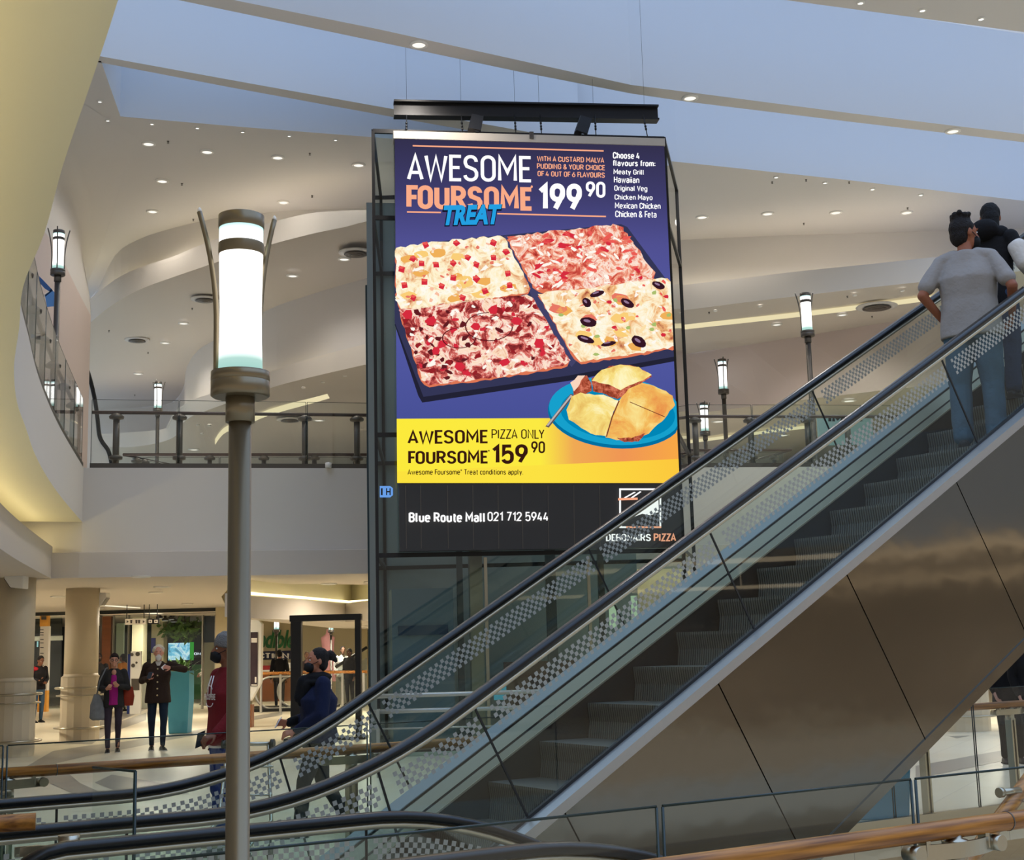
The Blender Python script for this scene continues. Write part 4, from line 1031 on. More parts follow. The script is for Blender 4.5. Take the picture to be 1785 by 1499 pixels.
for x, y, rx, ry, ro in ((1025, 562, 15, 8, 0.2), (1113, 596, 14, 9, 0.6), (1093, 529, 13, 7, 0.5), (1022, 528, 9, 7, 0.9), (1020, 592, 16, 6, 0.3), (1147, 498, 12, 6, 0.4), (1060, 600, 14, 4, -0.2), (1040, 513, 13, 5, -0.3)):
    blob(x, y, rx, ry, olive, 10, 12, 0.06, ro); blob(x-2, y-2, rx*0.45, ry*0.3, solid((150, 120, 150)), 11, 8, 0.1, ro)
# plate, pudding and spoon
def ell(cx, cy, rx, ry, n=44, rot=0.0): return [(cx+rx*math.cos(a)*math.cos(rot)-ry*math.sin(a)*math.sin(rot), cy+rx*math.cos(a)*math.sin(rot)+ry*math.sin(a)*math.cos(rot)) for a in [2*math.pi*i/n for i in range(n)]]
poly(clampx(ell(1072, 722, 118, 60, 44, 0.08)), solid((0, 112, 160)), 12)
poly(clampx(ell(1072, 717, 116, 59, 44, 0.08)), solid((22, 160, 204)), 13)
poly(clampx(ell(1076, 720, 100, 47, 44, 0.08)), solid((0, 134, 182)), 14)
spg, spl = solid((96, 82, 84)), solid((190, 180, 178))
poly([(950, 744), (956, 746), (1000, 690), (994, 687)], spg, 15); poly([(952, 742), (955, 743), (997, 690), (994, 689)], spl, 16)
cream = pizza_mat('custard', [(0.3, (226, 178, 88)), (0.48, (248, 222, 128)), (0.62, (255, 244, 186)), (0.75, (255, 252, 226))], 2.4)
cream2 = pizza_mat('custard_warm', [(0.3, (232, 140, 72)), (0.5, (244, 190, 96)), (0.68, (252, 232, 150)), (0.8, (255, 246, 200))], 2.2)
spng = pizza_mat('sponge', [(0.35, (110, 40, 26)), (0.5, (176, 80, 56)), (0.65, (222, 128, 100))], 12)
poly(rough([(1000, 690), (996, 668), (1008, 657), (1022, 656), (1030, 668), (1030, 682), (1016, 692)], 1.2, 6, 3), spng, 16)
poly(rough([(1000, 684), (994, 668), (1006, 656), (1020, 656), (1012, 664), (1006, 676)], 1, 6, 4), solid((250, 214, 190)), 17)
poly(rough([(1030, 660), (1060, 640), (1090, 636), (1118, 644), (1136, 656), (1110, 672), (1088, 690), (1076, 697), (1034, 682)], 1.2, 7, 5), spng, 17)
poly(rough([(1030, 664), (1048, 645), (1080, 636), (1112, 641), (1136, 655), (1118, 664), (1096, 672), (1080, 680), (1060, 672)], 1.2, 7, 6), cream, 18)
poly(rough([(987, 716), (996, 692), (1012, 686), (1050, 690), (1078, 699), (1066, 726), (1055, 760), (1036, 760), (1006, 742), (990, 732)], 1.2, 7, 7), cream, 19)
poly(clampx(rough([(1055, 762), (1066, 726), (1078, 699), (1096, 678), (1118, 668), (1146, 676), (1172, 690), (1175, 706), (1158, 730), (1130, 756), (1106, 768), (1074, 768)], 1.2, 7, 8)), cream2, 19)
poly(rough([(1074, 764), (1100, 764), (1124, 756), (1112, 770), (1088, 772)], 1, 6, 9), spng, 20)
brn = solid((120, 60, 40))
poly([(1077, 699), (1079, 700), (1067, 728), (1057, 762), (1055, 762), (1065, 727)], brn, 21)
poly([(1096, 702), (1097, 701), (1158, 727), (1157, 728)], brn, 21)
disp = B(pic, 'display_picture', pics)
# lettering on the screen
M_w = emat('screen_white', (255, 255, 255), 1.1); M_o = emat('screen_salmon', (250, 172, 136), 1.0); M_b = emat('screen_cyan', (36, 160, 226), 1.0); M_k = emat('screen_brown_ink', (70, 34, 24), 0.6); M_kk = emat('screen_shadow', (24, 22, 40), 0.6)
def line(mb, s, x0, y0, x1, y1, dy=0.0, bold=0.0, mi=0, lay=24, shear=0, din=None):
    if din is None and s != 'TREAT': din = 0.135+bold*1.9
    """ink box: top-left (x0,y0), bottom-right (x1,y1); dy: drop of the right end"""
    text_on(mb, s, scr(x0, y0), scr(x1, y0+dy), scr(x0, y1), mi, bold, SN, 0.004+LAY*lay, shear, din)
L = MB()
line(L, 'AWESOME', 709, 267, 924, 320, 4, 0.0)
B(L, 'white_headline', M_w); L = MB()
line(L, '199', 938, 318, 1013, 367, 1, 0.045)
line(L, '90', 1020, 318, 1054, 346, 1, 0.03)
B(L, 'white_price', M_w); L = MB()
yy = 267
for i, (s, x1, b) in enumerate((('Choose 4', 1113, 0.03), ('flavours from:', 1141, 0.03), ('Meaty Grill', 1121, 0.012), ('Hawaiian', 1113, 0.012), ('Original Veg', 1127, 0.012), ('Chicken Mayo', 1136, 0.012), ('Mexican Chicken', 1150, 0.012), ('Chicken & Feta', 1143, 0.012))):
    y = (267, 281, 296, 310, 325, 340, 354, 369)[i]; line(L, s, 1067+i*0.6, y, x1, y+11.5, 1, b)
B(L, 'white_flavour_list', M_w); L = MB()
line(L, 'Blue Route Mall', 712, 892, 845, 911, 0.2, 0.035)
line(L, '021 712 5944', 849, 892, 954, 909, 0.2, 0.012)
B(L, 'white_address', M_w); L = MB()
for s, x0, x1 in (('DEBONAIRS', 1055, 1133),): line(L, s, x0, 930, x1, 945, 0, 0.03)
B(L, 'white_brand_name', M_w)
L = MB()
line(L, 'FOURSOME', 708, 320, 925, 366, 4, 0.05)
line(L, '*', 924, 325, 928, 330, 0, 0.02)
for i, (s, x0, x1) in enumerate((('WITH A CUSTARD MALVA', 935, 1052), ('PUDDING & YOUR CHOICE', 935, 1053), ('OF 4 OUT OF 6 FLAVOURS', 936, 1053))):
    y = 273+13*i; line(L, s, x0, y, x1, y+11, 3, 0.022)
def bar_px(mb, x0, y0, x1, y1, th, lay=24):
    mb.add([scr(x0, y0, 0.004+LAY*lay), scr(x1, y1, 0.004+LAY*lay), scr(x1, y1+th, 0.004+LAY*lay), scr(x0, y0+th, 0.004+LAY*lay)], [(0, 1, 2, 3)])
bar_px(L, 719, 255, 1051, 264, 2.5); bar_px(L, 709, 370, 768, 371, 2.5); bar_px(L, 866, 373, 1055, 378, 2.5)
B(L, 'orange_lettering', M_o); L = MB()
line(L, 'PIZZA', 1138, 929, 1177, 944, 0, 0.03); B(L, 'orange_brand_name', M_o)
L = MB(); line(L, 'TREAT', 766, 360, 869, 397, -2, 0.09, 0, 25, 0.06); B(L, 'lettering_shadow', M_kk)
L = MB(); line(L, 'TREAT', 768, 360, 868, 395, -2, 0.05, 0, 26, 0.06); B(L, 'blue_lettering', M_b)
L = MB()
line(L, 'AWESOME', 710, 749, 849, 777, -1, 0.018); line(L, 'FOURSOME', 711, 785, 849, 810, -1, 0.03); line(L, '*', 850, 785, 853, 788)
line(L, 'PIZZA ONLY', 856, 748, 948, 767, 0, -0.004); line(L, '159', 857, 774, 919, 810, -1, 0.035); line(L, '90', 925, 770, 949, 791, 0, 0.02)
line(L, 'Awesome Foursome* Treat conditions apply.', 710, 818, 911, 830, 0, 0.008)
B(L, 'brown_lettering', M_k)
# logo: framed square with a chef's-hat like sweep
L = MB()
def frame_px(mb, x0, y0, x1, y1, w):
    bar_px(mb, x0, y0, x1, y0, w); bar_px(mb, x0, y1-w, x1, y1-w, w)
    for xa in (x0, x1-w): mb.add([scr(xa, y0, 0.06), scr(xa+w, y0, 0.06), scr(xa+w, y1, 0.06), scr(xa, y1, 0.06)], [(0, 1, 2, 3)])
frame_px(L, 1078, 852, 1151, 921, 3)
L.add([scr(x, y, 0.06) for x, y in [(1083, 905), (1098, 893), (1112, 886), (1130, 880), (1146, 866), (1147, 893), (1132, 899), (1118, 896), (1100, 903), (1090, 910)]], [tuple(range(10))])
L.add([scr(x, y, 0.06) for x, y in [(1086, 868), (1104, 858), (1107, 859), (1089, 869)]], [(0, 1, 2, 3)]); L.add([scr(x, y, 0.06) for x, y in [(1098, 868), (1114, 857), (1117, 858), (1101, 869)]], [(0, 1, 2, 3)])
line(L, 'L', 1081, 911, 1086, 920)
B(L, 'logo', M_w)
L = MB(); L.add([scr(x, y, 0.062) for x, y in [(1076, 869), (1110, 868), (1110, 872), (1076, 873)]], [(0, 1, 2, 3)]); bar_px(L, 1090, 918, 1151, 918, 3, 27); B(L, 'logo_accent', M_o)
# the unlit lower part shows the cabinet's ribs
for x in (707, 733, 780, 824, 868, 910, 955, 1000, 1045):
    L = MB(); a, b = scr(x, 846), scr(x+1.5, 956); L.bar(a, b, 0.012, 0.01, up=SN); B(L, 'rib', M_dkbronze)
# beam, struts and cables that hold the screen
hb = thing('steel_beam', 'black steel beam hanging over the screen with two raking struts', 'beam', at((SL+SR)/2, ZTP+0.5).to_tuple())
B = lambda mb, name, m, par=hb, **k: mb.build(name, m, par, w=True, **k)
b0, b1 = scr(688, 178, -0.3), scr(1154, 187, -0.3)
mb = MB(); mb.bar(b0, b1, 0.03, 0.22)
for dz in (-0.12, 0.12): mb.bar(b0+Vector((0, 0, dz)), b1+Vector((0, 0, dz)), 0.2, 0.03)
B(mb, 'beam', M_blackm)
for xa, ya, xb, yb in ((831, 196, 822, 228), (1021, 199, 1008, 233)):
    mb = MB(); mb.bar(scr(xa, ya, -0.25), scr(xb, yb, -0.1), 0.18, 0.12, up=SU); B(mb, 'strut', M_blackm)
    mb = MB(); mb.bar(scr(xa+2, ya+4, -0.05), scr(xb+6, yb-2, 0.0), 0.05, 0.2, up=SU); B(mb, 'strut_plate', M_blackm)
for xa, xb in ((710, 709), (806, 808), (900, 901), (945, 946), (1041, 1041), (1126, 1131)):
    mb = MB(); a, b = scr(xa, 192, -0.2), scr(xb, 234, -0.1); mb.tube([a, a.lerp(b, 0.5), b], 0.009, 6)
    for t in (0.35, 0.5, 0.62): mb.tube([a.lerp(b, t), a.lerp(b, t+0.07)], 0.02, 6)
    B(mb, 'cable', M_blackm)
    
# thin suspension wires from the roof down to the beam
for xa in (711, 807, 902, 945, 1041, 1131):
    mb = MB(); a = scr(xa, 188, -0.3); mb.tube([a, at(a, 13.6)], 0.0025, 5); B(mb, 'suspension_wire', M_blackm)
# ================================================================== POST LAMPS
def shade_mat():
    m = emat('lamp_shade', (255, 255, 250), 2.2); n = m.node_tree; e = [k for k in n.nodes if k.type == 'EMISSION'][0]
    t = n.nodes.new('ShaderNodeTexCoord'); s = n.nodes.new('ShaderNodeSeparateXYZ'); c = n.nodes.new('ShaderNodeValToRGB')
    n.links.new(t.outputs['Generated'], s.inputs[0]); n.links.new(s.outputs['Z'], c.inputs[0]); n.links.new(c.outputs[0], e.inputs['Color'])
    el = c.color_ramp.elements
    el[0].position = 0.0; el[0].color = (0.17, 0.30, 0.27, 1); el[1].position = 1.0; el[1].color = (0.25, 0.42, 0.42, 1)
    for p, cc in ((0.07, (0.22, 0.34, 0.31)), (0.16, (0.9, 0.95, 0.9)), (0.22, (1, 1, 0.97)), (0.90, (1, 1, 0.97)), (0.96, (0.6, 0.78, 0.77))):
        q = el.new(p); q.color = (*cc, 1)
    return m
M_shade = shade_mat()
def lamp(label, x, y, z0, zs, r, rods=(150, 30, 265), group=None, watts=0, seg=32, m=None):
    """zs: height of the shade's lower end; r: shade radius"""
    m = m or M_bronze
    t = thing('post_lamp', label, 'lamp', (x, y, z0), 0, group); H = zs-z0
    mb = MB(); mb.lathe([(0.9*r, 0), (0.9*r, 0.4*r), (0.52*r, 0.5*r), (0.50*r, H-2.1*r)], (0, 0, 0), seg); mb.build('pole', m, t)
    mb = MB(); mb.lathe([(0.64*r, H-2.25*r), (0.64*r, H-1.0*r)], (0, 0, 0), seg); mb.build('collar', m, t)
    mb = MB(); mb.lathe([(1.2*r, H-1.12*r), (1.30*r, H-1.05*r), (1.30*r, H-0.42*r), (1.26*r, H-0.40*r), (1.30*r, H-0.37*r), (1.30*r, H+0.02*r), (0.9*r, H+0.03*r)], (0, 0, 0), seg); mb.build('base_ring', m, t)
    mb = MB(); mb.lathe([(0.98*r, H+0.02*r), (0.94*r, H+1.6*r), (0.93*r, H+3.0*r), (0.97*r, H+4.8*r), (0.99*r, H+6.7*r)], (0, 0, 0), seg); mb.build('lamp_shade', M_shade, t)
    mb = MB(); mb.lathe([(1.01*r, H+5.45*r), (1.02*r, H+5.5*r), (1.02*r, H+5.92*r), (1.01*r, H+5.97*r)], (0, 0, 0), seg); mb.build('shade_band', m, t)
    mb = MB(); mb.lathe([(1.01*r, H+6.68*r), (1.03*r, H+6.72*r), (1.03*r, H+7.28*r), (0.95*r, H+7.32*r)], (0, 0, 0), seg); mb.build('cap', m, t)
    for k, a in enumerate(rods):
        a = R_(a); pts = []
        for i in range(15):
            u = i/14; h = u*7.55; rr = 1.10+0.85*max(0, u-0.30)**1.9*1.9
            pts.append((rr*r*math.cos(a), rr*r*math.sin(a), H+h*r))
        mb = MB(); mb.tube(pts, 0.12*r, 8); ro = mb.build('rod', m, t)
        mb = MB(); e = Vector(pts[-1]); mb.lathe([(0.10*r, 0), (0.10*r, 0.12*r), (0.02*r, 0.22*r)], e, 8); mb.build('rod_tip', M_white, ro)
    if watts:
        ld = bpy.data.lights.new('post_lamp_bulb', 'POINT'); ld.energy = watts; ld.color = (1.0, 0.96, 0.88); ld.shadow_soft_size = r*1.4
        lo = bpy.data.objects.new('bulb', ld); C.objects.link(lo); lo.parent = t; lo.location = (0, 0, H+9.5*r)
    return t
D0 = 3.22
q = pd(419, 668, D0); rp = 39.0*D0/F_PX*1.02
lamp('big foreground post lamp with a glowing white glass shade and curved rods', q.x, D0, 0, pd(419, 650, D0).z, rp, rods=(180, 50), seg=48)
# upper gallery lamps and ground-floor lamps
def lamp_px(label, xs, ybot, hw, d, z0, xo=None, seg=16, **k):
    q = pd(xs, ybot, d); return lamp(label, q.x, d, z0, q.z, hw*d/F_PX, seg=seg, m=M_dkbronze, **k)
lamp_px('post lamp on the curved left gallery', 101, 470, 10.0, 21.6, ZF, rods=(30, 205, 280))
lamp_px('post lamp behind the front gallery rail at left', 275, 712, 6.5, 35, ZF, rods=(30, 150, 270))
lamp_px('taller nearer post lamp right of the screen', 1407.5, 577, 9.5, 28.5, ZF, rods=(150, 80, 30))
lamp_px('middle post lamp right of the screen, farther back', 1261, 679, 7.5, 34, ZF, rods=(150, 30, 270))
lamp_px('lowest post lamp beside the screen edge, farthest back', 1229, 752, 7.0, 32.5, ZF, rods=(150, 30, 270))
lamp_px('ground-floor post lamp before the green shop sign', 482, 1097, 4.5, 42, 0, rods=(150, 30, 270))
lamp_px('ground-floor post lamp seen through the black frame', 577, 1098, 4.0, 44, 0, rods=(150, 30, 270))
lamp_px('ground-floor post lamp next to the teal post by the shaft', 656, 1096, 3.5, 44, 0, rods=(150, 30, 270))

# ================================================================== CEILING FITTINGS
M_lens = emat('downlight_lens', (255, 248, 236), 1.15)
M_spot = emat('spot_lens', (255, 250, 240), 4.0)
M_lens2 = mat('unlit_lens', (206, 202, 196), 0.4)
def downlight(label, p, r, group, lit=True, kind='ceiling_light', depth=0.03, light=0):
    t = thing(kind, label, 'ceiling light', (p.x, p.y, p.z), 0, group)
    mb = MB(); mb.lathe([(r*1.35, 0.0), (r*1.35, -0.02), (r, -0.03), (r*0.95, 0.0)], (0, 0, 0), 20, cap=False); mb.build('trim_ring', M_white, t)
    mb = MB(); mb.lathe([(r*0.98, -0.012), (r*0.5, -0.016)], (0, 0, 0), 20); mb.build('lens', (M_lens if r > 0.06 else M_spot) if lit else M_lens2, t)
    if light:
        ld = bpy.data.lights.new('downlight', 'SPOT'); ld.energy = light; ld.color = (1.0, 0.93, 0.83); ld.spot_size = R_(150); ld.spot_blend = 0.7; ld.shadow_soft_size = 0.15
        lo = bpy.data.objects.new('spot', ld); C.objects.link(lo); lo.parent = t; lo.location = (0, 0, -0.08)
    return t
def series(pxs, z, r, base, group, **k):
    n = len(pxs)
    for i, (x, y) in enumerate(pxs):
        lab = '%s, %s from the left of %d' % (base, ordinal(i), n) if n > 1 else base
        downlight(lab, pz(x, y, z), r, group, **k)
series([(174, 176), (188, 209), (265, 215), (344, 222), (423, 229), (504, 236), (585, 243)], ZA, 0.035, 'tiny spotlight on the roof-light edge, left ceiling', 'tiny spotlights along the left roof-light edge')
series([(259, 250), (361, 264), (484, 274), (625, 287)], ZA, 0.10, 'round downlight, front row of left upper ceiling', 'front row downlights, left upper ceiling', light=85)
series([(283, 315), (266, 368), (494, 352)], ZA, 0.10, 'round downlight, rear of left upper ceiling', 'rear downlights, left upper ceiling', lit=True, light=85)
series([(1353, 308), (1438, 318), (1521, 329), (1605, 339)], ZA, 0.045, 'tiny spotlight on the roof-light edge, right ceiling', 'tiny spotlights along the right roof-light edge')
series([(1224, 378), (1338, 372), (1457, 370), (1580, 370)], ZA, 0.11, 'round downlight in the right upper ceiling', 'downlights, right upper ceiling', light=85)
series([(730, 77), (1203, 170), (1661, 228)], ZA-0.002, 0.11, 'round downlight in the long ceiling beam', 'downlights in the ceiling beam', light=400)
series([(1500, 4), (1608, 17), (1710, 32)], ZA, 0.045, 'tiny spotlight in the top right ceiling', 'tiny spotlights, top right ceiling')
series([(241, 651), (288, 597), (320, 563), (510, 480), (600, 451)], 9.72, 0.10, 'faint downlight in the curved second ceiling at left', 'downlights in the second ceiling at left', lit=True, light=80)
series([(1247, 541), (1325, 533), (1490, 514), (1573, 506)], 9.2, 0.035, 'tiny spotlight under the right ceiling band', 'tiny spotlights under the right band')
series([(1354, 565), (1468, 548)], 9.2, 0.10, 'round downlight under the right ceiling band', 'downlights under the right band', light=110)
series([(440, 784), (556, 734), (338, 783)][:0] or [(338, 783), (556, 732)], 7.58, 0.12, 'downlight in the lowest left soffit', 'downlights in the lowest left soffit', light=130)
series([(1252, 734), (1365, 758), (1480, 698)], 7.55, 0.14, 'downlight in the lowest right soffit', 'downlights in the lowest right soffit', light=130)
series([(345, 740), (352, 755), (365, 741), (410, 690), (529, 675), (563, 665), (601, 654)], 7.58, 0.035, 'tiny spotlight in the lowest left soffit', 'tiny spotlights in the lowest left soffit')
series([(102, 1039), (170, 1060), (246, 1004), (283, 1022)], 3.05, 0.13, 'ground-floor downlight left of the foreground lamp', 'ground-floor downlights at left')
series([(573, 1017)], 3.05, 0.13, 'ground-floor downlight between foreground lamp and lift shaft', None)
# downlights added across the ground-floor ceiling to brighten the floor and its bounce
DL = [(-12, 27), (-8, 30), (-3, 28), (2, 29), (-14, 34), (-9, 37), (-4, 36), (1, 36), (-18, 44), (-12, 45), (-6, 44), (0, 46), (-22, 30), (6, 30), (9, 26), (13, 28), (6, 38)]
for i, (x, y) in enumerate(DL):
    ld = bpy.data.lights.new('downlight', 'AREA'); ld.shape = 'DISK'; ld.size = 0.6; ld.energy = 130; ld.color = (1.0, 0.90, 0.72); ld.spread = R_(170)
    t = thing('ceiling_light', 'added downlight brightening the ground floor from its ceiling', 'ceiling light', (x, y, CZ-0.005 if not (-6 < x < 0 and y > 34) else 2.28), 0, 'added ground-floor downlights')
    mb = MB(); mb.lathe([(0.16, 0), (0.16, -0.02), (0.12, -0.025)], (0, 0, 0), 16); mb.build('trim_ring', M_white, t)
    lo = bpy.data.objects.new('spot', ld); C.objects.link(lo); lo.parent = t; lo.location = (0, 0, -0.04)
# upper gallery lamps light the stepped soffits
def sprinkler(px, z, n0):
    for i, (x, y) in enumerate(px):
        p = pz(x, y, z); t = MB(); t.lathe([(0.022, 0), (0.022, -0.01), (0.008, -0.015), (0.008, -0.035), (0.022, -0.038), (0.022, -0.042)], (0, 0, 0), 10)
        o = t.build('sprinkler', M_dkbronze); o.location = p
        tag(o, '%s, %s from the left' % (n0, ordinal(i)), 'sprinkler', n0+'s')
sprinkler([(136, 364), (293, 246), (317, 320), (337, 382), (540, 267), (544, 341)], ZA, 'small dark sprinkler on the left upper ceiling')
sprinkler([(1346, 317), (1401, 389), (1405, 313), (1480, 317), (1582, 362)], ZA, 'small dark sprinkler on the right upper ceiling')
sprinkler([(190, 576), (235, 688), (258, 614), (335, 537)], 9.7, 'small dark sprinkler on the curved second ceiling')
sprinkler([(1236, 544), (1477, 516), (1520, 551)], 9.2, 'small dark sprinkler under the right ceiling band')
sprinkler([(1106, 20), (770, 20)][:1], ZT, 'thin wire fitting in the roof light') if False else None
def diffuser(label, p, r):
    t = thing('air_diffuser', label, 'air vent', (p.x, p.y, p.z))
    mb = MB(); mb.lathe([(r, 0), (r*0.98, -0.02), (r*0.7, -0.025)], (0, 0, 0), 24); mb.build('plate', M_ceil, t)
    for k, f in enumerate((0.62, 0.42, 0.22)):
        mb = MB(); mb.lathe([(r*f, -0.026), (r*(f+0.06), -0.05-0.01*k), (r*(f-0.12), -0.06-0.01*k)], (0, 0, 0), 24); mb.build('vane', M_dkbronze, t)
for lab, x, y, z, r in (('round air diffuser in the left ceiling nearest the screen', 620, 440, 9.85, 0.36), ('round air diffuser left of the foreground lamp shade', 357, 521, 9.75, 0.32), ('round air diffuser lowest at left over the gallery', 239, 592, 9.75, 0.32), ('large round air diffuser in the right ceiling', 1528, 534, 9.2, 0.48), ('round air diffuser in the lowest left soffit', 505, 731, 7.56, 0.34)):
    diffuser(lab, pz(x, y, z), r)
# smoke detector
slot([(375, 766), (383, 754), (396, 743), (425, 734), (470, 714), (573, 685), (635, 661)], 7.6, 9, 'cove_light', 'curved cream cove slot in the lowest left ceiling')
slot([(1100, 579), (1190, 567), (1300, 555), (1400, 544), (1500, 532), (1640, 514)], 9.22, 7, 'cove_light', 'long cream light slot crossing the right ceiling')
slot([(1180, 771), (1250, 762), (1350, 749), (1416, 741)], 7.58, 4, 'cove_light', 'short cream light slot behind the escalator glass')
# cove lamps on the lower ring (hidden behind its rim) and above the ceiling lips
M_tube = emat('cove_tube', (255, 238, 186), 2.6)
M_tube2 = emat('cove_tube_strong', (255, 236, 178), 9.0); M_tube3 = emat('cove_tube_ceiling', (255, 238, 190), 5.5)
def cove_tube(pts, label, st=None, r=0.03):
    mb = MB(); mb.tube(pts, r, 6); o = mb.build('cove_tube', st or M_tube); return tag(o, label, 'cove lamp')
cove_tube([at(p, RINGZ1+0.05) for p in offs(EG, 0.78)], 'cove tube lying on the lower ring under the left gallery edge', M_tube2)
cove_tube([at(p+(p-Vector((0, 0, p.z))).normalized()*0.6, 10.28) for p in tB[0:40:2]], 'cove tube behind the curved upper left ceiling lip', M_tube3)
cove_tube([at(p+(p-Vector((0, 0, p.z))).normalized()*1.2, 8.05) for p in tC[0:40:2]], 'cove tube behind the lower left ceiling lip', M_tube3)
cove_tube([at(p+(p-Vector((0, 0, p.z))).normalized()*0.7, 9.80) for p in tR[0:24:2]], 'cove tube behind the right ceiling lip', M_tube3)
cove_tube([at(p+Vector((0, 0.6, 0)), 2.78) for p in cove_b], 'cove tube behind the ground-floor cove rim')
# ================================================================== GROUND FLOOR: COLUMNS, SHOPS, FURNITURE
def column(label, x, y, r, ztop=CZ+0.02):
    t = thing('stone_column', label, 'column', (x, y, 0))
    mb = MB(); mb.lathe([(r, 1.0), (r, ztop)], seg=36); mb.build('shaft', M_stone, t)
    k = math.pi/8
    mb = MB(); mb.rings([[(1.16*r*math.cos(2*math.pi*i/16+k), 1.16*r*math.sin(2*math.pi*i/16+k), z) for i in range(16)] for z in (0.0, 1.26)], smooth=False)
    mb.lathe([(1.16*r, 1.26), (1.02*r, 1.30), (1.0*r, 1.33)], seg=36); mb.build('plinth', M_stone, t)
    for z, rr, nm in ((1.05, 1.45*r, 'bumper_rail'), (0.90, 1.38*r, 'bumper_rail'), (0.26, 1.46*r, 'bumper_rail')):
        mb = MB(); pts = [(rr*math.cos(a), rr*math.sin(a), z) for a in [2*math.pi*i/40 for i in range(41)]]; mb.tube(pts, 0.022 if z != 0.9 else 0.014, 8, cap=False)
        for i in range(6):
            a = 2*math.pi*i/6-0.6; mb.tube([(1.1*r*math.cos(a), 1.1*r*math.sin(a), z), (rr*math.cos(a), rr*math.sin(a), z)], 0.012, 6)
        mb.build(nm, M_steel, t)
    return t
c1 = pz(6, 1322, 0); c2 = pz(127, 1293, 0); c3 = pz(1700, 1276, 0)
column('thick stone column cut by the left picture edge', c1.x-0.02, c1.y+0.4, 0.325)
column('stone column left of the woman in the purple top', c2.x, c2.y+0.4, 0.335)
column('stone column foot seen under the rising escalator at right', c3.x, c3.y+0.4, 0.34)
def speaker(label, px, py, d, flip=1):
    p = pd(px, py, d); t = thing('loudspeaker', label, 'loudspeaker', p.to_tuple())
    mb = MB(); pr = [(-0.17*flip, 0.13), (0.15*flip, 0.14), (0.16*flip, 0.04), (0.05*flip, -0.12), (-0.17*flip, -0.15)]
    mb.rings([[(x, yy, z) for x, z in pr] for yy in (-0.14, 0.14)], smooth=False); mb.build('housing', M_white, t, bevel=0.02)
    mb = MB(); mb.add([(0.165*flip, -0.12, 0.03), (0.165*flip, 0.12, 0.03), (0.058*flip, 0.12, -0.125), (0.058*flip, -0.12, -0.125)], [(0, 1, 2, 3)]); mb.build('grille', M_dkbronze, t)
speaker('white wedge loudspeaker under the ceiling on the leftmost column', 28, 1012, c1.y-0.08, -1)
speaker('grey wedge loudspeaker behind the top of the second column', 175, 1045, c2.y+0.55, 1)
def planter():
    p = pz(308, 1279, 0); d = p.y; t = thing('planter', 'tall tapered teal planter behind the man in the brown jacket', 'planter', (p.x, d+0.3, 0))
    k = d/F_PX; h = 105*k
    b = [(-0.235, -0.235), (0.235, -0.235), (0.235, 0.235), (-0.235, 0.235)]
    mb = MB(); mb.rings([[(x*s_, y*s_, z) for x, y in b] for s_, z in ((0.85, 0), (1.0, h*0.55), (0.98, h), (0.86, h), (0.86, h-0.1))], smooth=False)
    mb.build('pot', M_teal, t, bevel=0.01)
    rnd = random.Random(4); mb = MB(); md_ = mat('plant_leaf', (66, 104, 40), 0.5, vary=0.3, vscale=6)
    for i in range(60):
        a = rnd.uniform(0, 2*math.pi); L = rnd.uniform(0.25, 0.6); e = rnd.uniform(0.3, 1.3)
        d1 = Vector((math.cos(a)*math.cos(e), math.sin(a)*math.cos(e), math.sin(e))); sd = d1.cross(Vector((0, 0, 1))).normalized()
        q0 = Vector((rnd.uniform(-.1, .1), rnd.uniform(-.1, .1), h-0.1)); q1 = q0+d1*L*0.6; q2 = q0+d1*L-Vector((0, 0, 0.10))
        mb.add([q0-sd*0.01, q0+sd*0.01, q1+sd*0.045, q1-sd*0.045, q2], [(0, 1, 2, 3), (3, 2, 4)])
    mb.build('foliage', md_, t)
    for n_, xx, z in (('leaf_cluster', -0.12, h+0.05),):
        mb = MB()
        for i in range(14):
            a = rnd.uniform(0, 6.28); mb.add([(xx, -0.1, z-0.1), (xx+0.04, -0.1, z-0.08), (xx+0.12*math.cos(a), -0.12+0.1*math.sin(a), z+0.10), (xx+0.10*math.cos(a)-0.05, -0.12+0.1*math.sin(a), z+0.04)], [(0, 1, 2, 3)])
        mb.build(n_, mat('pale_leaf', (190, 180, 130), 0.5), t)
planter()
p = pz(1540, 1432, 0)
t = thing('planter', 'teal planter half hidden under the rising escalator cladding at right', 'planter', (p.x, p.y+0.4, 0))
mb = MB(); mb.rings([[(x*s_, y*s_, z) for x, y in ((-.32, -.32), (.32, -.32), (.32, .32), (-.32, .32))] for s_, z in ((0.85, 0), (1, 0.7), (1.0, 0.9), (0.86, 0.9), (0.86, 0.8))], smooth=False); mb.build('pot', M_teal, t, bevel=0.01)
mb = MB(); mb.prism([(-.27, -.27), (.27, -.27), (.27, .27), (-.27, .27)], 0.70, 0.82); mb.build('soil', M_dark, t)

# ---- shop fronts along the back
M_shopglass = glass('shop_glass', (0.80, 0.86, 0.84), 1.2)
M_alu = mat('aluminium', (160, 158, 150), 0.35, 0.7)
M_shopdk = mat('shop_dark', (44, 46, 44), 0.7); M_shopmid = mat('shop_grey', (120, 122, 112), 0.6)
M_walnut = mat('walnut_panels', (120, 66, 30), 0.45, vary=0.25, vscale=4, stretch=(0.4, 0.4, 3))
M_pil = mat('pale_pillar', (214, 206, 176), 0.6)
def facing_quad(mb, x0, y0, x1, y1, d, mi=0):
    mb.add([pd(x0, y0, d), pd(x1, y0, d), pd(x1, y1, d), pd(x0, y1, d)], [(0, 1, 2, 3)], mi)
def facing_box(mb, x0, y0, x1, y1, d, t=0.15, mi=0):
    a, b = pd(x0, y1, d), pd(x1, y0, d); mb.box((a.x, d, a.z), (b.x, d+t, b.z), mi)
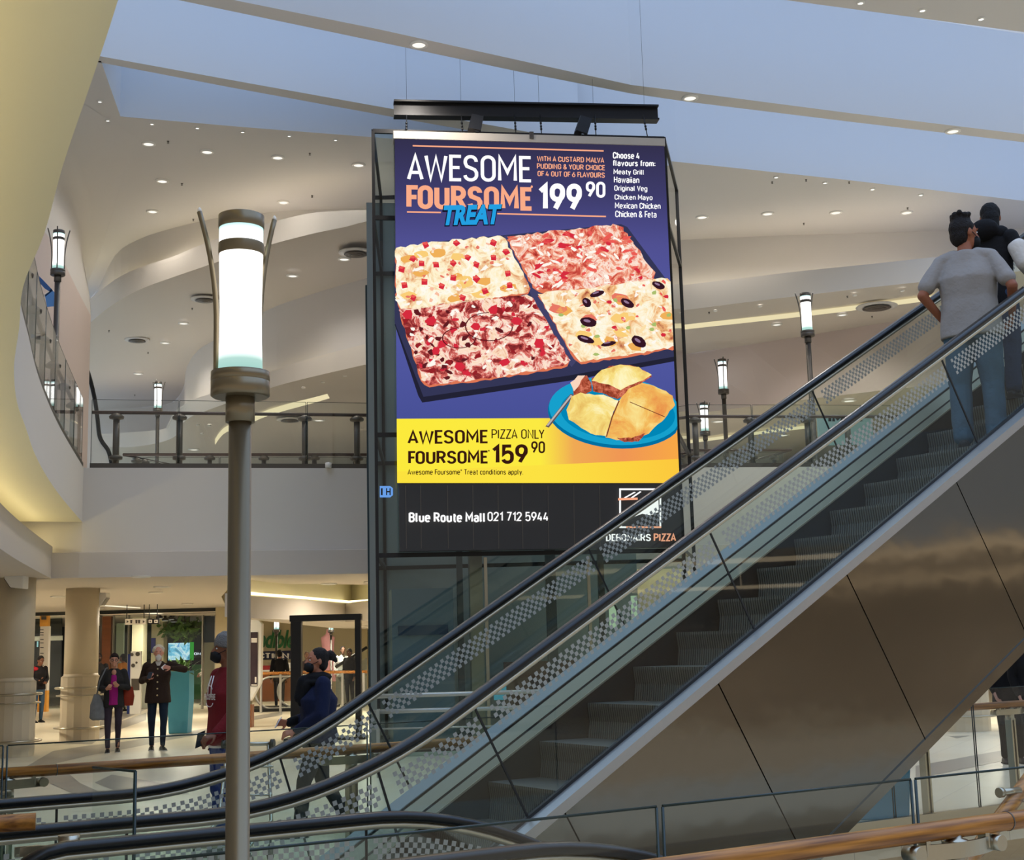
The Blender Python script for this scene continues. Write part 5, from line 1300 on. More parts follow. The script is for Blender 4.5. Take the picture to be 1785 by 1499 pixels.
def fbox(name, label, cat, x0, y0, x1, y1, d, m, t=0.15, group=None, floor=False):
    mb = MB(); a, b = pd(x0, y1, d), pd(x1, y0, d); z0 = 0 if floor else a.z
    c = Vector(((a.x+b.x)/2, d+t/2, z0)); mb.box((a.x-c.x, -t/2, 0), (b.x-c.x, t/2, b.z-z0)); o = mb.build(name, m); o.location = c; return tag(o, label, cat, group)
DS = 41.0
# dark back walls of the shops, head beam, end walls
mb = MB(); mb.box((-34, 60, 0), (4, 60.2, 4.2)); struct(mb.build('wall_back', M_shopdk))
mb = MB(); a = pd(170, 1072, DS); b = pd(378, 1078, DS); mb.box((-26, DS, 2.95), (b.x, DS+0.2, 3.7)); struct(mb.build('wall_front', M_shopdk))
mb = MB(); a = pd(378, 1240, DS); b = pd(400, 1068, DS)
mb.box((a.x, DS-0.3, 0), (pd(438, 1068, DS).x, DS+0.2, 3.7)); struct(mb.build('wall_front', mat('beige_shop_wall', (196, 182, 150), 0.7)))
DI = 52.0
mb = MB(); mb.box((pd(436, 1100, DI).x, DI, 0), (pd(640, 1100, DI).x, DI+0.3, 3.7)); struct(mb.build('wall_back', mat('cream_shop_wall', (214, 200, 168), 0.7)))
mb = MB(); mb.box((pd(520, 1100, 60).x, 66, 0), (12, 66.3, 3.7)); struct(mb.build('wall_back', M_shopmid))
mb = MB(); mb.box((2.5, 40, 0), (30, 40.3, 3.6)); struct(mb.build('wall_right', M_soffit))
mb = MB(); mb.box((-60, 90, -0.2), (60, 90.3, 5)); struct(mb.build('wall_back', M_soffit))
# left shop: dark glass with a vertical black banner
t = thing('shop_window', 'dark shop window with a vertical black sale banner left of the second column', 'shop window', pz(72, 1238, 0).to_tuple())
B = lambda mb, name, m, par=None, **k: mb.build(name, m, par or t, w=True, **k)
d = 46.0
mb = MB(); facing_quad(mb, 34, 1043, 108, 1238, d); B(mb, 'pane', M_shopglass)
mb = MB(); facing_box(mb, 34, 1108, 108, 1118, d-0.05, 0.1); B(mb, 'transom', mat('pale_transom', (196, 204, 194), 0.4))
mb = MB(); facing_box(mb, 34, 1040, 108, 1046, d-0.05, 0.1); B(mb, 'head', M_shopdk)
mb = MB(); facing_box(mb, 34, 1048, 108, 1232, d+1.5, 0.1); B(mb, 'backdrop', M_shopdk)
mb = MB(); facing_box(mb, 50, 1116, 64, 1232, d+0.3, 0.02); bn = B(mb, 'banner', M_blackm)
mb = MB()
def px_text(mb, s, x0, y0, x1, y1, d, bold=0.02, mi=0):
    text_on(mb, s, pd(x0, y0, d), pd(x1, y0, d), pd(x0, y1, d), mi, bold, din=(0.14+bold*1.5 if s not in ('Incredible',) else None), shear=(0.06 if s == 'Incredible' else 0))
px_text(mb, '90', 51, 1182, 61, 1198, d+0.28); px_text(mb, 'n', 52, 1170, 57, 1178, d+0.28)
mb.add([pd(x, y, d+0.28) for x, y in [(53, 1122), (57, 1128), (58, 1145), (54, 1155), (51, 1143), (51, 1128)]], [tuple(range(6))])
B(mb, 'banner_print', M_white, bn)
mb = MB(); facing_box(mb, 56, 1118, 66, 1128, d+0.6, 0.05); B(mb, 'screen_glow', emat('shop_screen', (170, 220, 215), 0.9))
# directory totem with arrow blade sign
tt = thing('directory_totem', 'white and orange directory totem with an arrow blade sign', 'signpost', pz(70, 1236, 0).to_tuple())
BT = lambda mb, name, m, par=None, **k: mb.build(name, m, par or tt, w=True, **k)
d = 43.5; M_or = mat('orange_sign', (232, 166, 66), 0.5); M_sw = mat('sign_white', (226, 216, 200), 0.5, emit=0.10); M_red = mat('sign_red', (150, 30, 34), 0.5)
mb = MB(); a, b = pd(67, 1092, d), pd(82, 1236, d); mb.box((pd(67, 1200, d).x, d, pd(67, 1204, d).z), (pd(82, 1200, d).x, d+0.2, pd(67, 1092, d).z)); BT(mb, 'panel', M_sw)
mb = MB(); mb.box((pd(66, 1200, d).x, d-0.01, 0), (pd(82, 1200, d).x-0.0, d+0.21, pd(67, 1204, d).z)); BT(mb, 'orange_foot', M_or)
mb = MB(); mb.box((pd(70, 1070, d).x, d-0.01, pd(67, 1092, d).z), (pd(84, 1070, d).x, d+0.21, pd(67, 1054, d).z)); BT(mb, 'orange_head', M_or)
mb = MB(); mb.box((pd(43, 1066, d).x, d+0.03, pd(43, 1072, d).z), (pd(70, 1066, d).x, d+0.12, pd(43, 1060, d).z)); bl = BT(mb, 'arrow_blade', M_sw)
mb = MB(); mb.add([pd(x, y, d) for x, y in [(45, 1066), (50, 1061.5), (50, 1064.5), (54, 1064.5), (54, 1067.5), (50, 1067.5), (50, 1070.5)]], [tuple(range(7))]); mb.add([pd(61+3.4*math.cos(a), 1066+3.4*math.sin(a), d) for a in [i*0.524 for i in range(12)]], [tuple(range(12))]); BT(mb, 'arrow_print', M_red, bl)
mb = MB()
for y in (1097, 1102, 1106, 1114, 1120, 1128, 1138, 1149, 1159, 1168, 1180, 1190): mb.add([pd(70, y, d-0.02), pd(76, y, d-0.02), pd(76, y+1.4, d-0.02), pd(70, y+1.4, d-0.02)], [(0, 1, 2, 3)])
mb.add([pd(x, y, d-0.03) for x, y in [(72, 1068), (75, 1060), (77, 1068)]], [(0, 1, 2)]); mb.add([pd(x, y, d-0.03) for x, y in [(72, 1074), (81, 1074), (81, 1080), (72, 1080)]], [(0, 1, 2, 3)])
BT(mb, 'print', M_dkbronze)
# main shop: frame, walnut pier, pillars, displays
t2 = thing('storefront', 'glazed shop front with walnut pier and hanging plants inside', 'shop front', pz(280, 1233, 0).to_tuple())
B2 = lambda mb, name, m, par=None, **k: mb.build(name, m, par or t2, w=True, **k)
d = DS
mb = MB(); facing_box(mb, 175, 1074, 194, 1236, d-0.1, 0.4); B2(mb, 'walnut_pier', M_walnut)
for x0, x1 in ((171, 175), (194, 197), (220, 224), (350, 354), (373, 377)):
    mb = MB(); facing_box(mb, x0, 1072, x1, 1236, d-0.12, 0.2); B2(mb, 'mullion', M_alu)
mb = MB(); facing_box(mb, 171, 1068, 380, 1073, d-0.12, 0.2); B2(mb, 'head', M_blackm)
mb = MB(); facing_quad(mb, 198, 1074, 350, 1234, d); B2(mb, 'pane', M_shopglass)
for x0, x1, dd in ((228, 250, 46), (262, 286, 49)):
    fbox('shop_pillar', 'pale square pillar inside the glazed shop, %s of two' % ('left' if x0 < 240 else 'right'), 'pillar', x0, 1076, x1, 1222, dd, M_pil, 0.5, floor=True)
fbox('glass_screen', 'pale green glass screen right of the walnut pier', 'screen panel', 200, 1086, 216, 1230, 43, mat('pale_green', (150, 168, 150), 0.3), 0.1, floor=True)
mb = MB(); facing_box(mb, 355, 1074, 374, 1120, d+0.05, 0.05); B2(mb, 'dark_pane', mat('blue_dark', (40, 52, 66), 0.3))
mb = MB(); facing_box(mb, 352, 1078, 376, 1234, d+4, 0.1); struct(mb.build('wall_back', M_shopmid))
mb = MB(); facing_box(mb, 200, 1076, 352, 1150, 57, 0.1); struct(mb.build('wall_back', mat('shop_teal_dark', (70, 78, 66), 0.7)))
sd_ = thing('wall_display', 'bright lit video wall inside the shop behind the white-haired man', 'screen', pd(312, 1150, 55).to_tuple())
M_vw = pizza_mat('video_wall', [(0.35, (40, 60, 90)), (0.48, (120, 200, 230)), (0.55, (225, 250, 250)), (0.62, (90, 170, 220)), (0.72, (180, 120, 220))], 1.6)
mb = MB(); facing_box(mb, 293, 1120, 330, 1151, 55, 0.1); mb.build('panel', M_vw, sd_, w=True)
mb = MB(); facing_box(mb, 331, 1119, 337, 1151, 55, 0.1); mb.build('green_edge', emat('green_glow', (60, 170, 60), 0.7), sd_, w=True)
fbox('shop_counter', 'green counter front deep inside the glazed shop', 'counter', 334, 1158, 352, 1184, 52, mat('shop_green', (44, 120, 60), 0.5), 0.4, floor=True)
sgn = fbox('hanging_sign', 'dark hanging sign with glowing white letters inside the shop', 'sign', 330, 1132, 352, 1144, 56.88, M_blackm, 0.1)
mb = MB(); px_text(mb, 'RON', 332, 1137, 350, 1142, 56.8, 0.03); mb.build('lettering', emat('white_glow', (235, 245, 255), 1.0), sgn, w=False); sgn.children[0].matrix_parent_inverse = Matrix.Translation(-sgn.location)
M_leaf2 = mat('hanging_foliage', (74, 110, 40), 0.5, vary=0.35, vscale=3)
hp = thing('hanging_plant', 'leafy green planting hanging below the shop ceiling', 'plant', pd(325, 1080, 50).to_tuple())
rnd = random.Random(8); mb = MB()
for i in range(420):
    x, y, dd = rnd.gauss(318, 17), rnd.gauss(1098, 8), rnd.uniform(48, 51); q = pd(x, y, dd); a, b = rnd.uniform(0, 6.28), rnd.uniform(-1, 1); u = Vector((math.cos(a)*math.cos(b), math.sin(a)*math.cos(b), math.sin(b)))*0.2; v = u.cross(Vector((rnd.random(), rnd.random(), rnd.random()))).normalized()*0.07
    mb.add([q-u, q+v, q+u, q-v], [(0, 1, 2, 3)])
mb.build('foliage', M_leaf2, hp, w=True); mb = MB(); mb.tube([pd(305, 1100, 49.5), pd(305, 1060, 49.5)], 0.02, 6); mb.tube([pd(330, 1100, 49.5), pd(330, 1060, 49.5)], 0.02, 6); mb.build('hanger', M_blackm, hp, w=True)
for i, (x, y) in enumerate([(278, 1078), (288, 1082), (298, 1080), (303, 1084), (313, 1083), (321, 1086), (362, 1077), (370, 1080), (248, 1074)]):
    dd = 47.0+0.4*i; q = pd(x, y, dd); o = MB(); o.lathe([(0.05, 0.24), (0.05, 0.1), (0.12, 0.06), (0.12, 0.0)], seg=12, mi=0); o.lathe([(0.11, -0.004), (0.02, -0.006)], seg=12, mi=1)
    o.tube([(0, 0, 0.24), (0, 0, 3.6-q.z)], 0.012, 5); oo = o.build('track_spotlight', [M_blackm, M_lens]); oo.location = q; tag(oo, 'bright track spotlight inside the shop, %s from the left' % ordinal(i), 'spotlight', 'track spotlights in the shop')
def dirsign(label, x0, y0, x1, y1, d, m, kind):
    o = fbox('hanging_sign', label, 'sign', x0, y0, x1, y1, d, m, 0.08)
    mb = MB(); n_ = 5
    if kind == 0:
        for cx in (0.12, 0.9): 
            s = 1 if cx > 0.5 else 1
            x = x0+(x1-x0)*cx; ym = (y0+y1)/2; mb.add([pd(x+2.2, ym, d-0.01), pd(x-1.6, ym-2.6, d-0.01), pd(x-1.6, ym+2.6, d-0.01)], [(0, 1, 2)])
        for cx in (0.3, 0.55, 0.68): 
            x = x0+(x1-x0)*cx; mb.add([pd(x-2, y0+2.5, d-0.01), pd(x+2, y0+2.5, d-0.01), pd(x+1.4, y1-2.5, d-0.01), pd(x-1.4, y1-2.5, d-0.01)], [(0, 1, 2, 3)])
    else:
        for cx in (0.25, 0.75):
            x = x0+(x1-x0)*cx; ym = (y0+y1)/2; mb.add([pd(x-3, ym-2.8, d-0.01), pd(x+3, ym-2.8, d-0.01), pd(x+3, ym+2.8, d-0.01), pd(x-3, ym+2.8, d-0.01)], [(0, 1, 2, 3)])
            mb.add([pd(x+1.8, ym, d-0.02), pd(x-1.2, ym-1.8, d-0.02), pd(x-1.2, ym+1.8, d-0.02)], [(0, 1, 2)], 1)
    c_ = mb.build('print', [M_dkbronze if kind == 0 else M_sw, M_black], o); c_.matrix_parent_inverse = Matrix.Translation(-o.location)
    mb = MB()
    for x in (x0+3, x1-3): mb.tube([pd(x, y0, d+0.04), at(pd(x, y0, d+0.04), CZ)], 0.012, 6)
    c_ = mb.build('hanger', M_blackm, o); c_.matrix_parent_inverse = Matrix.Translation(-o.location)
dirsign('cream hanging direction sign with arrows over the shop front', 218, 1078, 254, 1089, 37, M_sw, 0)
dirsign('dark hanging exit sign with white symbols over the shop front', 257, 1078, 277, 1088, 37, M_blackm, 1)
# white display stands in the shop
for i, (x0, y0, x1, y1, lab) in enumerate(((226, 1135, 246, 1236, 'white shop display board with dark pictures between walnut pier and pillar'), (247, 1158, 262, 1214, 'low white display stand behind the white-haired man'))):
    o = fbox('display_board', lab, 'display', x0, y0, x1, y1, 40 if i == 0 else 44, M_white, 0.12, floor=True)
    mb = MB(); dd = 39.98 if i == 0 else 43.98
    for cx, cy, r in (((230, 1141, 3), (240, 1140, 4), (232, 1160, 3.5), (238, 1155, 2)) if i == 0 else ((254, 1166, 3),)):
        mb = MB(); mb.add([pd(cx+r*math.cos(a), cy+r*math.sin(a), dd) for a in [k*0.63 for k in range(10)]], [tuple(range(10))])
        c_ = mb.build('round_picture', M_dkbronze, o); c_.matrix_parent_inverse = Matrix.Translation(-o.location)
    if i == 0: mb = MB(); mb.add([pd(229, 1183, dd), pd(243, 1183, dd), pd(243, 1203, dd), pd(229, 1203, dd)], [(0, 1, 2, 3)]); c_ = mb.build('square_picture', M_dkbronze, o); c_.matrix_parent_inverse = Matrix.Translation(-o.location)
fbox('shop_banner', 'narrow blue standing banner behind the woman in purple', 'banner', 222, 1140, 227, 1192, 40.2, mat('blue_banner', (36, 62, 150), 0.5), 0.05, floor=True)
fbox('shop_poster', 'deep blue poster on the second shop pillar', 'poster', 263, 1112, 271, 1138, 48.94, mat('poster_blue', (30, 40, 130), 0.5), 0.05)
# white freestanding advertising kiosk right of the foreground lamp
kq = pz(446, 1240, 0); d = 31.0
k = thing('advertising_kiosk', 'white advertising kiosk with a dark poster right of the foreground lamp', 'kiosk', at(pd(446, 1200, d), 0).to_tuple())
zt, zb_ = pd(446, 1078, d).z, pd(446, 1212, d).z
xl, xr = pd(416, 1100, d).x, pd(456, 1100, d).x
mb = MB(); pr = [(xl, zb_+0.3), (xl+0.1, zb_), (xr-0.25, zb_-0.12), (xr-0.02, zb_+0.28), (xr, zt-0.12), (xr-0.12, zt), (xl+0.12, zt), (xl, zt-0.12)]
mb.rings([[(x, yy, z) for x, z in pr] for yy in (d, d+0.25)], smooth=False); mb.build('cabinet', M_white, k, w=True)
mb = MB(); a = pd(437, 1102, d); b = pd(449, 1196, d); mb.box((pd(422, 1150, d).x, d-0.01, b.z), (b.x, d, a.z)); ps = mb.build('poster', mat('dark_poster', (58, 44, 52), 0.4), k, w=True)
mb = MB()
for y0, y1, x0, x1 in ((1112, 1120, 438, 448), (1180, 1190, 444, 447), (1193, 1195, 438, 448)): mb.add([pd(x0, y0, d-0.02), pd(x1, y0, d-0.02), pd(x1, y1, d-0.02), pd(x0, y1, d-0.02)], [(0, 1, 2, 3)])
mb.build('poster_print', M_sw, ps, w=True)
mb = MB(); mb.box((xl+0.1, d-0.02, 0), (xr-0.22, d+0.3, 0.5)); mb.build('plinth', M_walnut, k, w=True)
# green script shop sign and navy sign
sg = thing('shop_sign', 'green script sign over a navy block-letter sign on the cream wall', 'sign', pd(480, 1140, DI-0.1).to_tuple())
dd = DI-0.06
mb = MB(); px_text(mb, 'Incredible', 408, 1098, 511, 1130, dd, 0.035); mb.build('green_lettering', mat('sign_green', (28, 112, 62), 0.4), sg, w=True)
mb = MB(); facing_box(mb, 380, 1134, 510, 1152, dd, 0.05); nb = mb.build('navy_panel', mat('sign_navy', (26, 30, 70), 0.5), sg, w=True)
mb = MB(); px_text(mb, 'CONNECTION', 386, 1137, 504, 1149, dd-0.03, 0.05); mb.build('white_lettering', M_sw, nb, w=True)
mb = MB(); px_text(mb, 'STORE', 452, 1160, 484, 1168, dd, 0.03); mb.build('red_lettering', M_red, sg, w=True)
# shop counter with small goods before the cream wall
ct = fbox('counter', 'timber-fronted counter under the green script sign', 'counter', 452, 1170, 516, 1192, 47.5, M_walnut, 0.6, floor=True)
mb = MB(); mb.box((-0.75, -0.36, 0.0), (0.75, 0.36, 0.05)); c_ = mb.build('worktop', M_white, ct); c_.location = (0, 0, pd(480, 1170, 47.5).z)
for nm, lab, x0, y0, x1, y1, m_ in (('red_box', 'red goods box on the counter under the green sign', 455, 1160, 470, 1168, M_red), ('white_box', 'white goods box on the right end of the counter', 501, 1155, 510, 1165, M_white)):
    fbox(nm, lab, 'box', x0, y0, x1, y1, 47.6, m_, 0.3)
# round-ended glass escalator in the background
be = thing('escalator', 'distant escalator landing with two round chrome handrail ends by the kiosk', 'escalator', pz(480, 1231, 0).to_tuple())
for cx, dd, rx in ((471, 39.5, 0.48), (508, 40.5, 0.45)):
    c_ = at(pd(cx, 1207, dd), 0.52)
    pts = [c_+Vector((0.05-rx*math.sin(a), 0.0, 0.45*math.cos(a))) for a in [math.pi*i/14 for i in range(15)]]
    pts = [c_+Vector((1.1, 0, 0.45))]+pts+[c_+Vector((1.1, 0, -0.45))]
    mb = MB(); mb.tube(pts, 0.035, 8); hb_ = mb.build('handrail', M_strip, be, w=True)
    mb = MB(); mb.add([tuple(p) for p in pts], [tuple(range(len(pts)))]); mb.build('glass_panel', M_gglass, be, w=True)
mb = MB(); p0_ = pz(462, 1231, 0); mb.box((p0_.x, 39, 0), (p0_.x+2.6, 41.5, 0.08)); mb.build('landing', M_skirtd, be, w=True)
rl = thing('glass_balustrade', 'distant timber-topped glass rail behind the woman in blue', 'balustrade', pz(560, 1232, 0).to_tuple())
for x0, x1, y in ((452, 512, 1174), (515, 640, 1172)):
    mb = MB(); mb.tube([pd(x0, y, 38.4), pd(x1, y-1, 38.4)], 0.045, 10); mb.build('handrail', M_wood, rl, w=True)
mb = MB(); facing_quad(mb, 515, 1175, 640, 1232, 38.5); mb.build('glass_panel', M_gglass, rl, w=True)
for x in (489, 597, 634, 455):
    mb = MB(); a = at(pd(x, 1200, 38.4), 0); mb.bar(a, at(a, pd(x, 1172, 38.4).z), 0.06, 0.06); mb.build('post', M_strip, rl, w=True)
# tall black frame
fq = pz(570, 1289, 0); d = fq.y
fr = thing('black_frame', 'tall free-standing black frame behind the woman in the blue jersey', 'frame', fq.to_tuple())
xl, xr = pd(517, 1180, d).x, pd(625, 1180, d).x; zt = pd(570, 1073, d).z
for x, w_ in ((xl, 0.20), (xr, 0.11)):
    mb = MB(); mb.box((x-w_/2, d-0.10, 0), (x+w_/2, d+0.10, zt)); mb.build('upright', M_blackm, fr, w=True, bevel=0.01)
mb = MB(); mb.box((xl-0.12, d-0.11, zt-0.10), (xr+0.07, d+0.11, zt+0.02)); mb.build('top_rail', M_blackm, fr, w=True, bevel=0.01)
mb = MB(); mb.box((xl-0.2, d-0.3, 0), (xr+0.15, d+0.3, 0.05)); mb.build('base_plate', M_blackm, fr, w=True)
mb = MB(); mb.add([(xl, d, 0.06), (xr, d, 0.06), (xr, d, zt-0.1), (xl, d, zt-0.1)], [(0, 1, 2, 3)]); mb.build('glass_panel', M_glass, fr, w=True)
# distant goods seen through the frame
dq = thing('dress_stand', 'pink dress on a stand seen through the black frame', 'mannequin', pz(572, 1222, 0).to_tuple())
o = dq.location; k = o.y/F_PX; H = (1222-1100)*k
mb = MB(); mb.lathe([(0.05, H), (0.07, H*0.93), (0.24, H*0.88), (0.2, H*0.72), (0.22, H*0.62), (0.50, H*0.28), (0.48, H*0.27)], seg=16); mb.build('dress', mat('dusty_pink', (176, 120, 122), 0.7), dq)
mb = MB(); mb.lathe([(0.25, 0), (0.25, 0.03), (0.03, 0.05), (0.03, H*0.3)], seg=12); mb.build('stand', M_steel, dq)
mb = MB(); facing_box(mb, 625, 1086, 638, 1106, 65.9, 0.08); tag(mb.build('poster', emat('poster_glow', (240, 190, 110), 0.8)), 'lit orange poster between the black frame and the teal post', 'poster')
fx = thing('escalator', 'small distant escalator rising behind the black frame', 'escalator', pz(600, 1226, 0).to_tuple())
for dd in (43, 44.2):
    a, b = pd(585, 1163, dd), pd(640, 1128, dd)
    mb = MB(); mb.tube([a, b], 0.05, 8); mb.build('handrail', M_black, fx, w=True)
    mb = MB(); mb.add([a, b, b-Vector((0, 0, 0.9)), a-Vector((0, 0, 0.9))], [(0, 1, 2, 3)]); mb.build('glass_panel', M_gglass, fx, w=True)
mb = MB(); mb.add([pd(585, 1180, 43), pd(640, 1146, 43), pd(640, 1232, 43), pd(585, 1232, 43)], [(0, 1, 2, 3)]); mb.build('truss', M_alu, fx, w=True)
# linear lights in the ground ceiling
for i, (x0, x1, y, lab) in enumerate(((178, 217, 1056, 'longer flat white ceiling light panel left of the foreground lamp'), (236, 262, 1067, 'shorter flat white ceiling light panel left of the foreground lamp'))):
    a, b = pz(x0, y, CZ-0.02), pz(x1, y+3, CZ-0.02); mb = MB(); mb.add([a, b, b+Vector((0.2, 0.9, 0)), a+Vector((0.2, 0.9, 0)), a+Vector((0, 0, .03)), b+Vector((0, 0, .03)), b+Vector((0.2, 0.9, .03)), a+Vector((0.2, 0.9, .03))], [(0, 1, 2, 3), (4, 5, 6, 7), (0, 1, 5, 4), (1, 2, 6, 5), (2, 3, 7, 6), (3, 0, 4, 7)])
    tag(mb.build('ceiling_light', emat('panel_white_%d' % i, (255, 246, 214), 1.1)), lab, 'ceiling light')
# upper gallery: cinema sign, blue panel
cs_ = thing('cinema_sign', 'pale blue hanging sign with dark letters behind the escalator glass', 'sign', pd(1474, 748, 36).to_tuple())
mb = MB(); a, b = pd(1428, 776, 36), pd(1519, 714, 36); mb.box((a.x, 36, a.z), (b.x, 36.12, b.z)); mb.build('panel', mat('pale_blue_sign', (150, 190, 208), 0.5, emit=0.18), cs_, w=True)
mb = MB(); px_text(mb, 'IMAX', 1444, 723, 1504, 735, 35.98, 0.06); px_text(mb, 'C', 1449, 752, 1460, 766, 35.98, 0.02); mb.build('lettering', mat('sign_dark_blue', (36, 44, 66), 0.5), cs_, w=True)
mb = MB()
for x in (1440, 1508): q = pd(x, 714, 36.06); mb.tube([q, at(q, 7.62)], 0.015, 6)
mb.build('hanger', M_blackm, cs_, w=True)
bw = thing('wall_graphic', 'deep blue angular wall graphic behind the left gallery lamp', 'wall graphic', pd(88, 510, 21.9).to_tuple())
M_bl = mat('wall_blue', (44, 84, 140), 0.5, emit=0.05)
for q, m_, nm in (([(68, 481), (75, 488), (92, 506), (88, 509), (78, 503), (70, 494)], M_bl, 'blue_panel'), ([(78, 514), (91, 505), (96, 511), (95, 534), (82, 535)], mat('wall_blue_light', (84, 136, 196), 0.5, emit=0.05), 'blue_panel'), ([(75, 516), (90, 503), (93, 506), (78, 518)], M_white, 'ledge')):
    mb = MB(); n_ = len(q); f = [pd(x, y, 21.9) for x, y in q]; b_ = [pd(x, y, 22.3) for x, y in q]
    mb.add(f+b_, [tuple(range(n_)), tuple(range(n_, 2*n_))]+[(i, (i+1) % n_, n_+(i+1) % n_, n_+i) for i in range(n_)]); mb.build(nm, m_, bw, w=True)
o = MB(); q = pd(573, 812, 25.1); o.lathe([(0.06, 0), (0.06, 0.09), (0.02, 0.1)], seg=12); oo = o.build('paper_cup', M_white); oo.location = (q.x, 25.05+0.0, ZF); tag(oo, 'small white cup on the upper gallery edge below the rail', 'cup')

# ---- the gallery to the right, out of the frame, which the escalator cladding mirrors
gr_ = smooth_poly([(15, -6), (15.8, -2), (17.2, 1.5), (17.6, 5), (17.0, 8.5), (17.8, 12)], 4)
struct(strip([(at(p, ZF+0.1), at(p, 3.3)) for p in gr_], 'wall_right', M_fascia))
struct(strip([(at(p, 3.3), at(p+Vector((9, 0, 0)), 3.3)) for p in gr_], 'ceiling', M_soffit))
struct(strip([(at(p+Vector((6, 0, 0)), 3.3), at(p+Vector((6, 0, 0)), 0.0)) for p in gr_], 'wall_right', M_soffit))
struct(strip([(at(p, 0.0), at(p+Vector((9, 0, 0)), 0.0)) for p in gr_], 'floor', M_floor))
for i, (dx, z, w_) in enumerate(((0.6, 3.14, 0.045), (2.2, 2.7, 0.035))):  # unseen wavy tubes, hung low to give the cladding streaks to reflect
    mb = MB(); mb.tube([at(p+Vector((dx, 0, 0.12*math.sin(j*0.5+i))), z) for j, p in enumerate(gr_)], w_, 8)
    for p in (gr_[3], gr_[len(gr_)//2], gr_[-4]): mb.tube([at(p+Vector((dx, 0, 0)), z), at(p+Vector((dx, 0, 0)), 3.3)], 0.01, 5)
    o = mb.build('cove_light', emat('gallery_tube_%d' % i, (255, 226, 186), 2.6))
    tag(o, 'added light tube hung under the unseen right-hand gallery soffit, %s of two' % ('outer', 'inner')[i], 'cove light')

for i, (x, y) in enumerate(((19, -3), (20.5, 2), (20.5, 7), (20.5, 11))):  # downlights added to brighten the gallery mirrored in the cladding
    t = downlight('added downlight in the unseen right-hand gallery soffit, %s from the front' % ordinal(i), Vector((x, y, 3.3)), 0.12, 'added downlights in the unseen right-hand gallery', light=170)
# ================================================================== PEOPLE
def v3(*a): return Vector(a)
def cap(mb, a, b, ra, rb, seg=12):
    a, b = Vector(a), Vector(b); d = (b-a); L = d.length
    if L < 1e-6: d = Vector((0, 0, 1))
    d = d.normalized(); u = d.cross(Vector((0, 0, 1)) if abs(d.z) < 0.9 else Vector((1, 0, 0))).normalized(); w = d.cross(u)
    rings = []
    for t in (-80, -50, -20, 0): 
        t = R_(t); rings.append([a+d*(ra*math.sin(t))+(u*math.cos(2*math.pi*k/seg)+w*math.sin(2*math.pi*k/seg))*(ra*math.cos(t)) for k in range(seg)])
    for t in (0, 20, 50, 80):
        t = R_(t); rings.append([b+d*(rb*math.sin(t))+(u*math.cos(2*math.pi*k/seg)+w*math.sin(2*math.pi*k/seg))*(rb*math.cos(t)) for k in range(seg)])
    mb.rings(rings)
def ell_(mb, c, r, M=None, seg=16):
    c = Vector(c); rings = []
    for i in range(9):
        t = R_(-84+168*i/8); rings.append([Vector((r[0]*math.cos(t)*math.cos(2*math.pi*k/seg), r[1]*math.cos(t)*math.sin(2*math.pi*k/seg), r[2]*math.sin(t))) for k in range(seg)])
    if M: rings = [[M @ p for p in rr] for rr in rings]
    mb.rings([[c+p for p in rr] for rr in rings])
def loft(mb, rs, seg=24, sq=0.85):   # rs: (x, y, z, rx, ry)
    rings = []
    for x, y, z, rx, ry in rs:
        rr = []
        for k in range(seg):
            a = 2*math.pi*k/seg; ca, sa = math.cos(a), math.sin(a)
            rr.append((x+rx*math.copysign(abs(ca)**sq, ca), y+ry*math.copysign(abs(sa)**sq, sa), z))
        rings.append(rr)
    mb.rings(rings)
def remesh(mb, name, m, parent, vox=0.012, smooth=4, noise_amp=0.0, noise_s=9.0, seed=0):
    me = bpy.data.meshes.new('tmp'); me.from_pydata(mb.v, [], mb.f)
    bm = bmesh.new(); bm.from_mesh(me); bmesh.ops.recalc_face_normals(bm, faces=bm.faces); bm.to_mesh(me); bm.free()
    o = bpy.data.objects.new('tmp', me)
    r = o.modifiers.new('r', 'REMESH'); r.mode = 'VOXEL'; r.voxel_size = vox
    if smooth:
        s = o.modifiers.new('s', 'SMOOTH'); s.factor = 0.5; s.iterations = smooth
    out = eval_mesh(o); bpy.data.meshes.remove(me)
    if noise_amp:
        off = Vector((seed*3.1, seed*1.7, 0))
        n_ = len(out.vertices); co = np.empty(n_*3, 'f'); no = np.empty(n_*3, 'f')
        out.vertices.foreach_get('co', co); out.vertex_normals.foreach_get('vector', no)
        co = co.reshape(-1, 3); no = no.reshape(-1, 3)
        nv = np.array([mnoise.noise(Vector((x*noise_s, y*noise_s, z*noise_s*0.6))+off) for x, y, z in co.tolist()], 'f')
        out.vertices.foreach_set('co', (co+no*(nv*noise_amp)[:, None]).ravel())
    out.name = name; out.materials.clear(); out.materials.append(m)
    out.polygons.foreach_set('use_smooth', [True]*len(out.polygons))
    ob = bpy.data.objects.new(name, out); C.objects.link(ob); ob.parent = parent
    return ob
_MC = {}
def cmat(col, rough=0.8, nm='cloth', **k):
    key = (col, rough, nm)
    if key not in _MC: _MC[key] = mat('%s_%d_%d_%d' % (nm, *col), col, rough, spec=0.25, **k)
    return _MC[key]
